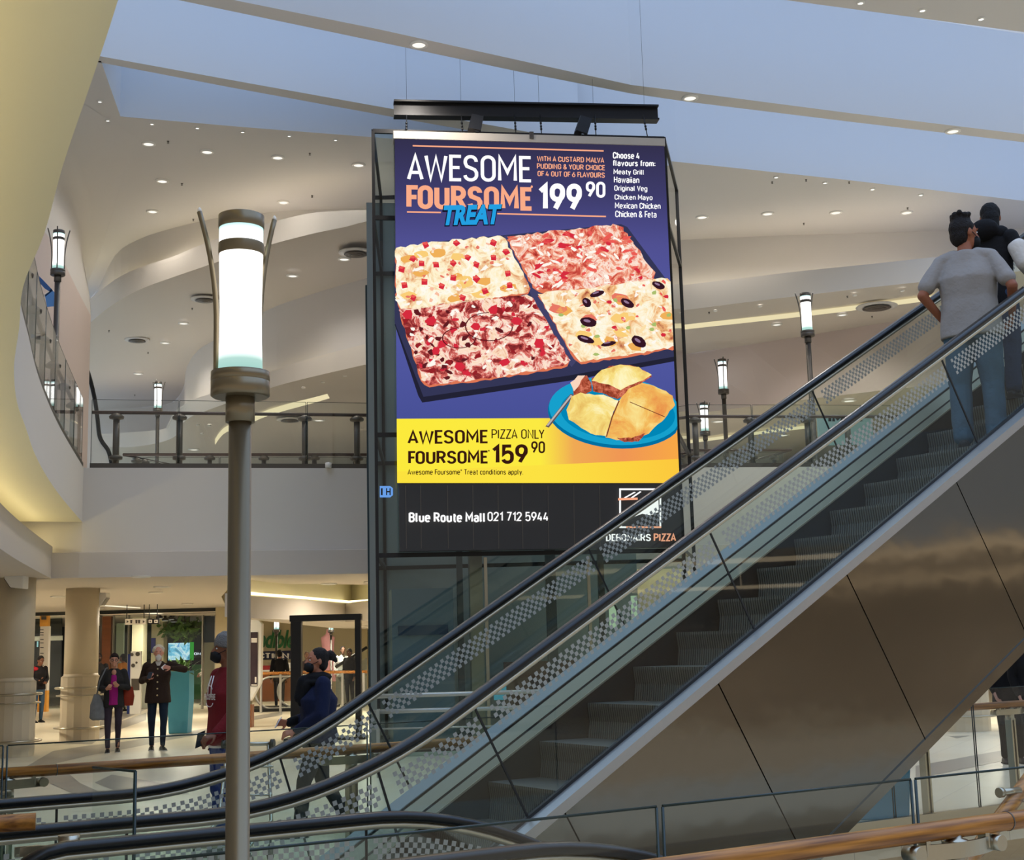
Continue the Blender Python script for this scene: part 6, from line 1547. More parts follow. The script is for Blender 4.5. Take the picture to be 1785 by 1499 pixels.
def hand(mb, w, f, side, pn, curl, s=1.0, thumb=1):
    """w wrist, f finger direction, side: towards the thumb, pn: palm normal (fingers curl to it)"""
    f = f.normalized(); pn = (pn-f*pn.dot(f)).normalized(); side = f.cross(pn).normalized()*thumb
    for t in (-0.026, -0.009, 0.009, 0.026): cap(mb, w+side*t*0.6*s, w+f*0.085*s+side*t*s, 0.0135*s, 0.0125*s, 8)
    for i, (t, L) in enumerate(((0.030, 0.066), (0.010, 0.076), (-0.011, 0.070), (-0.031, 0.054))):
        b = w+f*0.088*s+side*t*s; c1, c2 = R_(curl*0.8+4*i), R_(curl*1.9+6*i)
        m_ = b+(f*math.cos(c1)+pn*math.sin(c1))*L*0.52*s; e = m_+(f*math.cos(c2)+pn*math.sin(c2))*L*0.50*s
        cap(mb, b, m_, 0.0095*s, 0.0088*s, 8); cap(mb, m_, e, 0.0088*s, 0.0075*s, 8)
    b = w+f*0.022*s+side*0.026*s; m_ = b+(f*0.62+side*0.7+pn*0.25).normalized()*0.045*s; e = m_+(f*0.85+side*0.1+pn*0.5).normalized()*0.032*s
    cap(mb, b, m_, 0.0125*s, 0.0105*s, 8); cap(mb, m_, e, 0.0105*s, 0.0085*s, 8)

def person(label, pos, rz, height=1.75, pose=None, skin=(168, 118, 92), hair=('short', (30, 24, 22)), top=None, bottom=None, shoes=(24, 24, 26),
           mask=None, near=False, woman=False, head=(0, 0, 0), bulk=1.0, group=None, beard=None, extras=None):
    k = height/1.75; t = thing('person', label, 'person', pos, rz, group)
    sw = (0.165 if woman else 0.188)
    P = dict(sh_r=(sw, -0.01, 1.425), el_r=(sw+0.06, -0.03, 1.13), wr_r=(sw+0.06, 0.07, 0.88), hp_r=(0.09, 0, 0.93), kn_r=(0.10, 0.02, 0.50), an_r=(0.10, -0.02, 0.085),
             sh_l=(-sw, -0.01, 1.425), el_l=(-sw-0.06, -0.03, 1.13), wr_l=(-sw-0.06, 0.07, 0.88), hp_l=(-0.09, 0, 0.93), kn_l=(-0.10, 0.02, 0.50), an_l=(-0.10, -0.02, 0.085),
             foot_r=(0.02, 1), foot_l=(-0.02, 1), curl=25, hf_r=None, hf_l=None, pn_r=(-1, 0, 0), pn_l=(1, 0, 0))
    P.update(pose or {})
    J = {n: Vector(q)*k for n, q in P.items() if n[:2] in ('sh', 'el', 'wr', 'hp', 'kn', 'an')}
    K = lambda x, y, z: Vector((x, y, z))*k
    S = skin; ms = cmat(S, 0.55, 'skin')
    # ---- head frame
    yaw, pit, rol = [R_(a) for a in head]
    HM = Matrix.Rotation(-yaw, 3, 'Z') @ Matrix.Rotation(pit, 3, 'X') @ Matrix.Rotation(rol, 3, 'Y')
    HC = K(0, 0.02, 1.50)
    Hh = lambda x, y, z: HC + HM @ (Vector((x, y, z))*k)      # relative to the neck top
    # ---- body
    mb = MB(); f = 1.0 if near else 1.0
    ell_(mb, Hh(0, 0.0, 0.145), (0.075*k, 0.094*k, 0.105*k), HM); ell_(mb, Hh(0, 0.035, 0.075), (0.056*k, 0.062*k, 0.062*k), HM); ell_(mb, Hh(0, 0.055, 0.10), (0.05*k, 0.045*k, 0.07*k), HM)
    cap(mb, K(0, -0.012, 1.42), Hh(0, -0.01, 0.06), 0.056*k, 0.050*k)
    cap(mb, Hh(0, 0.098, 0.135), Hh(0, 0.112, 0.105), 0.010*k, 0.015*k, 8)
    for s in (-1, 1):
        ell_(mb, Hh(0.077*s, -0.005, 0.125), (0.012*k, 0.020*k, 0.032*k), HM, 10); cap(mb, Hh(0.016*s, 0.094, 0.158), Hh(0.050*s, 0.082, 0.160), 0.008*k, 0.007*k, 6)
    cap(mb, Hh(-0.016, 0.098, 0.068), Hh(0.016, 0.098, 0.068), 0.009*k, 0.009*k, 6); ell_(mb, Hh(0, 0.088, 0.038), (0.022*k, 0.018*k, 0.018*k), HM, 10)
    loft(mb, [(0, 0, 0.86*k, 0.13*k, 0.085*k), (0, 0, 1.05*k, 0.12*k, 0.08*k), (0, 0, 1.30*k, 0.145*k, 0.09*k), (0, 0, 1.43*k, 0.13*k, 0.065*k)])
    for s in 'rl':
        cap(mb, J['sh_'+s], J['el_'+s], 0.046*k, 0.038*k); cap(mb, J['el_'+s], J['wr_'+s], 0.039*k, 0.026*k)
        fd = Vector(P['hf_'+s]) if P['hf_'+s] else (J['wr_'+s]-J['el_'+s]); hand(mb, J['wr_'+s], fd.normalized(), None, Vector(P['pn_'+s]), P['curl'], k, -1 if s == 'r' else 1)
        cap(mb, J['hp_'+s], J['kn_'+s], 0.07*k, 0.046*k); cap(mb, J['kn_'+s], J['an_'+s], 0.046*k, 0.034*k)
    body = remesh(mb, 'body', ms, t, 0.0068 if near else 0.0105, 2)
    # ---- eyes
    for s in (-1, 1):
        mb = MB(); ell_(mb, Hh(0.031*s, 0.083, 0.135), (0.013*k, 0.008*k, 0.007*k), HM, 10); e = mb.build('eye', M_white, t)
        mb = MB(); ell_(mb, Hh(0.031*s, 0.089, 0.135), (0.006*k, 0.004*k, 0.006*k), HM, 8); mb.build('pupil', M_dark, e)
    # ---- hair
    hk, hc = hair; mh = cmat(hc, 0.7, 'hair', bump=0.6, bscale=90)
    if hk in ('beanie', 'hood'):
        mb = MB(); ell_(mb, Hh(0, -0.012, 0.165), (0.088*k, 0.108*k, 0.105*k), HM)
        if hk == 'beanie':
            mb2 = MB(); loft(mb2, [(0, 0, 0, 0.092, 0.112), (0, 0, 0.05, 0.094, 0.114), (0, -0.01, 0.10, 0.088, 0.105), (0, -0.03, 0.135, 0.06, 0.075), (0, -0.04, 0.15, 0.02, 0.03)], 20, 1.0)
            mb2.v = [tuple(Hh(x, y-0.008, z+0.15-(0.03 if y < 0 else 0))) for x, y, z in mb2.v]; remesh(mb2, 'beanie', mh, t, 0.01, 3)
        else: remesh(mb, 'hood', mh, t, 0.01, 3)
    else:
        mb = MB(); M = HM
        ell_(mb, Hh(0, -0.020, 0.165), (0.086*k, 0.098*k, 0.100*k), M); ell_(mb, Hh(0, -0.045, 0.11), (0.076*k, 0.066*k, 0.085*k), M)
        if hk == 'curly':
            rnd = random.Random(len(label)*7+3)
            for i in range(46):
                a, b = rnd.uniform(0, 2*math.pi), rnd.uniform(0.1, 1.45); d = Vector((math.cos(a)*math.cos(b), math.sin(a)*math.cos(b)-0.12, math.sin(b)))
                if d.y > 0.55 and d.z < 0.5: continue
                ell_(mb, Hh(d.x*0.09, -0.02+d.y*0.10, 0.155+d.z*0.105), (0.024*k,)*3, None, 8)
        if hk == 'bun': ell_(mb, Hh(0, -0.135, 0.19), (0.045*k, 0.045*k, 0.05*k), M); cap(mb, Hh(0, -0.15, 0.19), Hh(0, -0.19, 0.14), 0.035*k, 0.02*k); cap(mb, Hh(0.01, -0.15, 0.20), Hh(0.02, -0.20, 0.19), 0.03*k, 0.01*k)
        if hk == 'topknot':
            ell_(mb, Hh(-0.01, -0.02, 0.245), (0.072*k, 0.078*k, 0.040*k), M)
            for a_ in range(9): ell_(mb, Hh(0.058*math.cos(a_*0.7), -0.02+0.06*math.sin(a_*0.7), 0.262+0.008*(a_ % 3)), (0.022*k,)*3, None, 8)
        if hk == 'long': cap(mb, Hh(0, -0.06, 0.12), Hh(0, -0.075, -0.06), 0.075*k, 0.06*k)
        if hk == 'fringe': ell_(mb, Hh(0.0, 0.05, 0.215), (0.07*k, 0.045*k, 0.03*k), M)
        remesh(mb, 'hair', mh, t, 0.008 if near else 0.011, 2, 0.004*k, 40, 1)
    for s in (-1, 1):
        mb = MB(); cap(mb, Hh(0.016*s, 0.092, 0.162), Hh(0.050*s, 0.08, 0.163), 0.006*k, 0.004*k, 6); mb.build('eyebrow', mh if hk not in ('beanie', 'hood') else M_dark, t)
    if beard:
        mb = MB(); ell_(mb, Hh(0, 0.06, 0.045), (0.055*k, 0.055*k, 0.048*k), HM); ell_(mb, Hh(0, 0.075, 0.015), (0.036*k, 0.035*k, 0.04*k), HM); cap(mb, Hh(-0.02, 0.105, 0.085), Hh(0.02, 0.105, 0.085), 0.010*k, 0.010*k, 6); remesh(mb, 'beard', cmat(beard, 0.8, 'hair'), t, 0.009, 2, 0.003, 40)
    if mask:
        mb = MB(); ell_(mb, Hh(0, 0.066, 0.07), (0.060*k, 0.058*k, 0.056*k), HM); cap(mb, Hh(0, 0.115, 0.10), Hh(0, 0.112, 0.05), 0.014*k, 0.018*k, 8); mo = remesh(mb, 'face_mask', cmat(mask, 0.7), t, 0.008, 3)
        for s in (-1, 1): mb = MB(); mb.tube([Hh(0.052*s, 0.075, 0.09), Hh(0.074*s, 0.03, 0.115), Hh(0.083*s, -0.01, 0.14)], 0.003*k, 5); mb.build('mask_loop', cmat(mask, 0.7), mo)
    # ---- trousers
    if bottom:
        bc, br = bottom[0], bottom[1] if len(bottom) > 1 else 1.0
        mb = MB(); hy = bulk
        loft(mb, [(0, 0, 0.80*k, 0.165*k*hy, 0.12*k*hy), (0, -0.005, 0.92*k, 0.170*k*hy, 0.125*k*hy), (0, 0, 1.03*k, 0.150*k*hy, 0.108*k*hy)])
        for s in 'rl':
            a, b, c = J['hp_'+s], J['kn_'+s], J['an_'+s]
            cap(mb, a-Vector((0, 0, 0.02)), b, 0.092*k*br*(0.5+0.5*bulk), 0.066*k*br); cap(mb, b, c+Vector((0, 0, 0.02)), 0.064*k*br, 0.050*k*br*(1.12 if br > 1.05 else 0.9))
        remesh(mb, bottom[2] if len(bottom) > 2 else 'trousers', cmat(bc, 0.85, 'cloth', bump=0.25, bscale=30), t, 0.011, 4, 0.006*k, 14, 2)
    # ---- shoes
    for s in 'rl':
        a = J['an_'+s]; dx, dy = P['foot_'+s]; d = Vector((dx, dy, 0)).normalized(); z0 = a.z-0.085*k
        mb = MB(); sd = Vector((d.y, -d.x, 0))
        rings = []
        for u, w_, h in ((-0.075, 0.030, 0.06), (-0.06, 0.040, 0.085), (0.0, 0.045, 0.09), (0.06, 0.047, 0.07), (0.12, 0.050, 0.05), (0.165, 0.042, 0.04), (0.185, 0.02, 0.028)):
            c = Vector((a.x, a.y, z0))+d*u*k
            rings.append([c+sd*(w_*k*x)+Vector((0, 0, h*k*z)) for x, z in ((-1, 0), (-1, 0.5), (-0.6, 1), (0.6, 1), (1, 0.5), (1, 0))])
        mb.rings(rings); so = mb.build('shoe', cmat(shoes, 0.5, 'shoe'), t); md = so.modifiers.new('s', 'SUBSURF'); md.levels = 1; md.render_levels = 1
        mb = MB(); mb.rings([[Vector((a.x, a.y, z0))+d*u*k+sd*(w_*k*x)+Vector((0, 0, z*k)) for x, z in ((-1, 0.0), (-1, 0.016), (1, 0.016), (1, 0.0))] for u, w_ in ((-0.08, 0.03), (-0.06, 0.045), (0.06, 0.05), (0.14, 0.05), (0.19, 0.02))], smooth=False)
        mb.build('sole', cmat((200, 196, 190), 0.6) if extras and extras.get('pale_sole') else M_dark, so)
    # ---- top
    if top:
        nm, col, slv, hem = top[:4]; mt = cmat(col, 0.9, 'cloth', bump=0.3, bscale=26); fl = top[4] if len(top) > 4 else 1.0
        mb = MB(); hz = hem*k; b_ = bulk*fl
        wx = 0.150 if woman else 0.158
        loft(mb, [(0, 0.0, hz, (wx+0.022)*k*b_, 0.125*k*b_), (0, 0.0, hz+0.08*k, (wx+0.018)*k*b_, 0.125*k*b_), (0, 0.0, 1.12*k, wx*k*b_*0.99, 0.115*k*b_), (0, 0.004, 1.27*k, (wx+0.012)*k*b_, (0.128 if not woman else 0.132)*k*b_), (0, -0.004, 1.39*k, (sw-0.01)*k, 0.10*k), (0, -0.012, 1.455*k, 0.115*k, 0.078*k), (0, -0.012, 1.49*k, 0.072*k, 0.068*k)])
        for s in 'rl':
            a, b, c = J['sh_'+s], J['el_'+s], J['wr_'+s]
            if slv == 'long': cap(mb, a-Vector((0, 0, 0.012*k)), b, 0.066*k*b_**0.5, 0.056*k*b_**0.5); cap(mb, b, b.lerp(c, 0.93), 0.056*k*b_**0.5, 0.042*k)
            elif slv == 'short':
                q = a.lerp(b, 0.74); cap(mb, Vector((a.x*0.97, a.y, a.z-0.006*k)), q, 0.060*k, 0.067*k); cap(mb, Vector((a.x*0.45, a.y, a.z+0.022*k)), Vector((a.x*0.97, a.y, a.z-0.006*k)), 0.062*k, 0.058*k)
        remesh(mb, nm, mt, t, 0.010, 9, 0.009*k, 10, 3)
    return t, k, J, Hh, HM
def phone(label, p, ax, up, rz_parent=None, col=(20, 20, 22)):
    mb = MB(); ax, up = Vector(ax).normalized(), Vector(up).normalized(); n = ax.cross(up).normalized()
    mb.obox((0, 0, 0), ax*0.037, up*0.075, n*0.005); o = mb.build('phone', cmat(col, 0.3, 'phone'), None, bevel=0.004); o.location = p
    return tag(o, label, 'phone')
def wpt(t, p):   # local point of a person -> world
    return t.location + Matrix.Rotation(t.rotation_euler.z, 3, 'Z') @ Vector(p)
def garment(t, name, col, fn, vox=0.010, rough=0.9, amp=0.005):
    mb = MB(); fn(mb); return remesh(mb, name, cmat(col, rough, 'cloth', bump=0.3, bscale=26), t, vox, 3, amp, 12, 5)
# ---- A: man on the escalator, seen from behind
zst = lambda s: 1.391-1.068+T30*s
def step_z(s):    # tread height under plan position s
    j = math.floor((s-1.579)/0.4); return zst(1.579+0.4*j)
sA = 5.06
def rz_dir(dx, dy): return math.atan2(-dx, dy)
pA_ = E3(sA, -0.55, step_z(sA))
tA, k, J, Hh, HM = person('man in a grey T-shirt and blue jeans riding the escalator, seen from behind', pA_, rz_dir(0.45, 0.9), 1.93,
    dict(el_r=(0.315, -0.10, 1.16), wr_r=(0.275, 0.12, 1.00), el_l=(-0.315, -0.10, 1.17), wr_l=(-0.20, 0.05, 0.99), kn_r=(0.115, 0.015, 0.5), kn_l=(-0.115, 0.01, 0.5), an_r=(0.115, -0.03, 0.085), an_l=(-0.115, -0.03, 0.085), curl=40, pn_r=(-1, 0.3, 0), pn_l=(1, 0, 0), foot_r=(0.3, 1), foot_l=(-0.2, 1)),
    skin=(150, 92, 66), hair=('topknot', (28, 22, 20)), top=('t_shirt', (148, 141, 135), 'short', 0.83, 1.16), bottom=((66, 92, 110), 1.30, 'jeans'), mask=(20, 20, 22), near=True, head=(48, 0, 0), bulk=1.08)
# waistband and phone pocket details
# ---- B: companion in a black hooded top and pale jacket
sB = 5.62
pB_ = E3(sB, -0.72, step_z(sB))
tB_, k, J, Hh, HM = person('person in a black hooded top and pale sleeve hugging the man on the escalator', pB_, rz_dir(0.75, 0.66), 1.72,
    dict(el_r=(0.29, 0.0, 1.16), wr_r=(0.30, 0.22, 1.02), el_l=(-0.24, 0.10, 1.15), wr_l=(-0.12, 0.20, 1.05), pn_r=(-1, 0, 0), curl=35),
    skin=(150, 100, 76), hair=('long', (16, 14, 14)), top=('hooded_top', (24, 23, 25), 'long', 0.82, 1.05), bottom=((44, 60, 84), 1.18, 'jeans'), mask=(20, 20, 22), near=True, head=(-30, 0, 0))
def sleeve(mb):
    a, b, c = J['sh_r'], J['el_r'], J['wr_r']; cap(mb, a.lerp(b, 0.45), b, 0.082*k, 0.078*k); cap(mb, b, b.lerp(c, 0.95), 0.076*k, 0.056*k)
garment(tB_, 'pale_sleeve', (214, 206, 196), sleeve)
garment(tB_, 'hood', (22, 21, 23), lambda mb: (ell_(mb, (0, -0.10*k, 1.50*k), (0.13*k, 0.09*k, 0.10*k)), cap(mb, (-0.10*k, -0.02*k, 1.46*k), (0.10*k, -0.02*k, 1.46*k), 0.07*k, 0.07*k)))
# ---- C: woman in blue
q = pz(540, 1456, 0)
tC_, k, J, Hh, HM = person('woman in a blue jersey and black scarf walking left behind the escalator', (q.x+0.08, q.y, 0), rz_dir(-0.90, -0.34), 1.66,
    dict(el_l=(-0.225, 0.02, 1.13), wr_l=(-0.06, 0.24, 0.98), el_r=(0.225, -0.02, 1.12), wr_r=(0.10, 0.27, 1.05), hp_l=(-0.09, 0, 0.93), kn_l=(-0.10, 0.16, 0.52), an_l=(-0.10, 0.20, 0.085), kn_r=(0.10, -0.06, 0.50), an_r=(0.10, -0.30, 0.12), hf_l=(0.2, 1, -0.25), hf_r=(-0.2, 1, 0.1), pn_l=(0.6, 0, -0.6), pn_r=(-1, 0, -0.3), curl=32),
    skin=(172, 112, 84), hair=('bun', (26, 20, 18)), top=('jersey', (20, 27, 54), 'long', 0.86, 1.16), bottom=((38, 39, 42), 1.12), mask=(20, 20, 22), near=True, woman=True, bulk=1.22, head=(-6, 4, 0))
garment(tC_, 'scarf', (16, 15, 17), lambda mb: (ell_(mb, (0, 0.0, 1.475*k), (0.135*k, 0.135*k, 0.055*k)), ell_(mb, (0, 0.03*k, 1.43*k), (0.15*k, 0.145*k, 0.05*k)), cap(mb, (0.0, 0.135*k, 1.43*k), (0.0, 0.175*k, 1.29*k), 0.07*k, 0.06*k), cap(mb, (-0.06*k, 0.12*k, 1.40*k), (-0.03*k, 0.17*k, 1.24*k), 0.05*k, 0.04*k)))
garment(tC_, 'cuff', (18, 18, 20), lambda mb: cap(mb, J['el_r'].lerp(J['wr_r'], 0.72), J['el_r'].lerp(J['wr_r'], 0.96), 0.05*k, 0.045*k))
phone('white phone held by the woman in the blue jersey', wpt(tC_, J['wr_r']+Vector((-0.04, 0.10, 0.01))), (0.5, 0, 0.9), (0, 1, 0.2), col=(215, 215, 220))
# ---- D: man in red hoodie and beanie with a trolley
q = pd(396, 1200, 11.6)
tD, k, J, Hh, HM = person('man in a red hoodie and grey beanie pushing a trolley behind the lamp post', (q.x, 11.6, 0), rz_dir(-0.78, -0.62), 1.79,
    dict(el_l=(-0.24, 0.04, 1.13), wr_l=(-0.24, 0.22, 0.96), el_r=(0.235, -0.06, 1.13), wr_r=(0.21, 0.03, 0.90), hf_l=(0, 1, -0.3), hf_r=(0, 0.9, -0.4), pn_l=(0.3, 0, -1), pn_r=(-1, 0, 0), curl=50, kn_l=(-0.1, 0.1, 0.5), an_l=(-0.1, 0.1, 0.085), an_r=(0.1, -0.2, 0.1)),
    skin=(120, 76, 54), hair=('beanie', (112, 110, 108)), top=('hoodie', (108, 24, 30), 'long', 0.86, 1.12), bottom=((30, 48, 110), 1.1, 'jeans'), mask=(18, 18, 20), near=True, head=(20, 4, 0), bulk=1.05)
mb = MB()
nrm = Vector((0, 1, 0))
q_ = [(-0.05, 0.165, 1.30), (0.05, 0.165, 1.30), (-0.05, 0.165, 1.24)]
text_on(mb, 'PROSPERE', Vector((0.10, 0.150, 1.275))*k, Vector((-0.10, 0.150, 1.275))*k, Vector((0.10, 0.150, 1.225))*k, 0, 0.03, nrm, 0.006); 
mb.tube([Vector((0.06*math.cos(a), 0.158, 1.20+0.03*math.sin(a)))*k for a in [math.pi*(1+i/8) for i in range(9)]], 0.004, 5)
mb.tube([Vector((0.045*math.cos(a), 0.158, 1.31+0.03*math.sin(a)))*k for a in [math.pi*i/8 for i in range(9)]], 0.004, 5)
mb.build('chest_print', cmat((214, 206, 204), 0.7), tD)
mb = MB()
for s in (-1, 1): mb.tube([Vector((0.02*s, 0.13, 1.42))*k, Vector((0.028*s, 0.155, 1.34))*k, Vector((0.03*s, 0.16, 1.26))*k], 0.005, 6)
mb.build('drawstring', cmat((220, 216, 212), 0.7), tD)
garment(tD, 'shirt_hem', (220, 216, 212), lambda mb: loft(mb, [(0, 0, 0.835*k, 0.185*k, 0.135*k), (0, 0, 0.87*k, 0.18*k, 0.13*k)]), amp=0.002)
phone('black phone in the hand of the man in the red hoodie', wpt(tD, J['wr_r']+Vector((0.0, 0.11, 0.0))), (0.5, 0.4, 0.2), (0, 0.6, 0.8))
# trolley
dirD = Vector((-0.12, -1.0, 0)).normalized(); sdD = Vector((dirD.y, -dirD.x, 0))
tp = Vector((pd(412, 1297, 10.95).x, 10.95, 0))
tr = thing('trolley', 'metal luggage-style trolley pushed by the man in the red hoodie', 'trolley', tp.to_tuple())
L_ = lambda a, b, z: dirD*a+sdD*b+Vector((0, 0, z))
mb = MB(); mb.tube([L_(-0.30, -0.19, 0.90), L_(-0.30, 0.19, 0.90)], 0.017, 10); hb = mb.build('handle', M_steel, tr)
for s in (-1, 1):
    mb = MB(); mb.tube([L_(-0.30, 0.19*s, 0.90), L_(-0.30, 0.22*s, 0.90)], 0.036, 12); mb.build('grip_end', M_blackm, hb)
    mb = MB(); mb.tube([L_(-0.30, 0.17*s, 0.90), L_(-0.22, 0.22*s, 0.3), L_(0.35, 0.22*s, 0.18)], 0.015, 8); mb.build('side_frame', M_steel, tr)
for a, z in ((-0.27, 0.72), (-0.245, 0.5), (0.35, 0.18), (0.1, 0.22)):
    mb = MB(); mb.tube([L_(a, -0.22, z), L_(a, 0.22, z)], 0.010, 8); mb.build('cross_bar', M_steel, tr)
for a in (-0.2, 0.33):
    for s in (-1, 1):
        mb = MB(); c_ = L_(a, 0.22*s, 0.06); mb.tube([c_-sdD*0.015, c_+sdD*0.015], 0.06, 16); mb.tube([c_, L_(a, 0.22*s, 0.24)], 0.01, 6); mb.build('wheel', M_blackm, tr)
# ---- E: woman in purple top
q = pz(196, 1312, 0)
tE, k, J, Hh, HM = person('woman in a purple top, dark jacket and glasses walking towards the camera', (q.x, q.y, 0), rz_dir(0.28, -0.96), 1.70,
    dict(el_r=(0.24, 0.0, 1.14), wr_r=(0.13, 0.20, 1.12), el_l=(-0.24, 0.0, 1.14), wr_l=(-0.09, 0.22, 1.17), kn_r=(0.09, 0.06, 0.50), an_r=(0.085, 0.08, 0.085), kn_l=(-0.09, 0.02, 0.50), an_l=(-0.085, -0.10, 0.085), hf_r=(-0.5, 0.6, 0.4), hf_l=(0.6, 0.5, 0.4), pn_r=(-0.3, -0.5, 0.6), pn_l=(0.3, -0.5, 0.6), curl=50),
    skin=(196, 142, 116), hair=('fringe', (34, 24, 24)), top=('jacket', (46, 44, 42), 'long', 0.80, 1.10), bottom=((58, 48, 58), 0.92, 'leggings'), woman=True, extras={'pale_sole': 1}, head=(0, -2, 0))
garment(tE, 'purple_top', (156, 28, 116), lambda mb: loft(mb, [(0, 0.035*k, 0.84*k, 0.105*k, 0.128*k), (0, 0.035*k, 1.1*k, 0.095*k, 0.118*k), (0, 0.035*k, 1.27*k, 0.085*k, 0.128*k), (0, 0.03*k, 1.37*k, 0.05*k, 0.105*k)]))
garment(tE, 'neckline', (196, 142, 116), lambda mb: ell_(mb, (0, 0.06*k, 1.41*k), (0.045*k, 0.07*k, 0.06*k)), rough=0.6, amp=0)
mb = MB()
for s in (-1, 1): mb.tube([Hh(0.034*s+0.024*math.cos(a), 0.102, 0.135+0.016*math.sin(a)) for a in [2*math.pi*i/12 for i in range(13)]], 0.004, 5); mb.tube([Hh(0.058*s, 0.10, 0.138), Hh(0.082*s, 0.0, 0.14)], 0.003, 5)
mb.build('glasses', M_black, tE)
bagp = Vector((0.26, 0.03, 0.80))
mb = MB(); loft(mb, [(0, 0, -0.22*k, 0.10*k, 0.045*k), (0, 0, -0.18*k, 0.15*k, 0.06*k), (0.02*k, 0, 0.05*k, 0.12*k, 0.055*k), (0.03*k, 0, 0.24*k, 0.05*k, 0.03*k)])
bg_ = thing('shoulder_bag', 'grey fabric shoulder bag hanging at the side of the woman in purple', 'bag', wpt(tE, bagp*k).to_tuple(), tE.rotation_euler.z)
remesh(mb, 'bag_body', cmat((120, 122, 124), 0.9, vary=0.3, vscale=14), bg_, 0.012, 3, 0.008, 14)
mb = MB(); a0 = J['sh_r']-bagp*k; mb.tube([(0.03*k, 0, 0.23*k), a0.lerp(Vector((0.03*k, 0, 0.23*k)), 0.4)+Vector((0.03, 0.10, 0)), a0+Vector((-0.02, 0.06, 0.06)), a0+Vector((-0.04, -0.05, 0.07))], 0.013, 8); mb.build('strap', cmat((110, 112, 114), 0.9), bg_)
rb = thing('backpack', 'rust red bag behind the arm of the woman in purple', 'bag', wpt(tE, Vector((-0.25, -0.06, 0.98))*k).to_tuple(), tE.rotation_euler.z)
mb = MB(); loft(mb, [(0, 0, -0.16, 0.09, 0.07), (0, 0, 0, 0.11, 0.09), (0, 0, 0.17, 0.08, 0.06)]); remesh(mb, 'bag_body', cmat((140, 50, 30), 0.8), rb, 0.012, 3); mb = MB(); mb.tube([(0, 0, 0.15), (0.04, 0.03, 0.35), (0.06, 0.0, 0.47)], 0.014, 6); mb.build('strap', cmat((60, 40, 36), 0.8), rb)
# ---- F: man in brown jacket
q = pz(274, 1308, 0)
tF, k, J, Hh, HM = person('white-haired man in a dark brown button jacket holding a phone', (q.x, q.y, 0), rz_dir(0.24, -0.97), 1.82,
    dict(el_r=(0.27, -0.06, 1.17), wr_r=(0.155, 0.20, 1.20), el_l=(-0.43, 0.04, 1.34), wr_l=(-0.20, 0.20, 1.37), kn_r=(0.10, 0.03, 0.50), an_r=(0.095, -0.08, 0.085), kn_l=(-0.10, 0.10, 0.51), an_l=(-0.085, 0.10, 0.085), hf_r=(-0.2, 0.7, 0.5), hf_l=(0.8, 0.4, 0.2), pn_r=(-0.6, -0.2, 0.6), pn_l=(0.1, -0.7, -0.2), curl=45, foot_l=(-0.3, 1)),
    skin=(202, 140, 118), hair=('curly', (206, 198, 178)), top=('jacket', (48, 34, 26), 'long', 0.79, 1.18), bottom=((24, 36, 50), 0.98, 'jeans'), beard=(214, 206, 196), extras={'pale_sole': 1}, head=(0, 6, 0), bulk=1.04)
garment(tF, 'collar_shirt', (196, 190, 184), lambda mb: loft(mb, [(0, 0.03*k, 1.41*k, 0.05*k, 0.075*k), (0, 0.015*k, 1.49*k, 0.058*k, 0.062*k)]), amp=0)
garment(tF, 'cape_yoke', (52, 36, 28), lambda mb: loft(mb, [(0, 0.0, 1.24*k, 0.215*k, 0.15*k), (0, 0.0, 1.36*k, 0.20*k, 0.125*k), (0, -0.01, 1.455*k, 0.12*k, 0.085*k)]), amp=0.003)
for z in (0.92, 1.03, 1.14, 1.25, 1.36):
    mb = MB(); ell_(mb, (0.012*k, (0.165 if z < 1.2 else 0.155)*k if z < 1.3 else 0.132*k, z*k), (0.014*k, 0.006*k, 0.014*k), None, 8); mb.build('button', cmat((214, 190, 140), 0.4), tF)
phone('black phone in the right hand of the man in the brown jacket', wpt(tF, J['wr_r']+Vector((-0.02, 0.10, 0.06))), (0.9, 0.2, 0), (0.1, 0.6, 0.7))
mb = MB(); mb.box((-0.045, -0.003, -0.03), (0.045, 0.003, 0.03)); o = mb.build('card', M_white); o.location = wpt(tF, J['wr_l']+Vector((0.11, 0.03, 0.02))); o.rotation_euler = (0.2, 0.7, tF.rotation_euler.z); tag(o, 'small white card in the raised hand of the man in the brown jacket', 'card')
# ---- G: man in red and black by the totem
q = pz(88, 1256, 0)
tG, k, J, Hh, HM = person('man in a black and red top reading his phone left of the second column', (q.x, q.y-1.0, 0), rz_dir(0.75, -0.66), 1.74,
    dict(el_r=(0.24, 0.0, 1.14), wr_r=(0.13, 0.24, 1.10), el_l=(-0.24, 0.0, 1.14), wr_l=(-0.05, 0.26, 1.02), hf_r=(-0.4, 0.8, 0.2), hf_l=(0.5, 0.8, 0), pn_r=(0, 0, 1), pn_l=(0, 0, 1), curl=40),
    skin=(120, 78, 58), hair=('short', (22, 18, 18)), top=('sweater', (28, 26, 30), 'long', 0.86, 1.05), bottom=((52, 74, 98), 1.0, 'jeans'), head=(0, -25, 0))
garment(tG, 'red_shoulder', (170, 34, 48), lambda mb: (cap(mb, J['sh_r']-Vector((0.0, 0, 0.005)), J['sh_r'].lerp(J['el_r'], 0.6), 0.075*k, 0.068*k), ell_(mb, (0.12*k, 0.0, 1.40*k), (0.09*k, 0.11*k, 0.06*k))), amp=0.002)
phone('dark phone held by the man in the black and red top', wpt(tG, J['wr_r']+Vector((-0.03, 0.11, 0.03))), (0.9, 0.2, 0), (0, 0.8, 0.5))
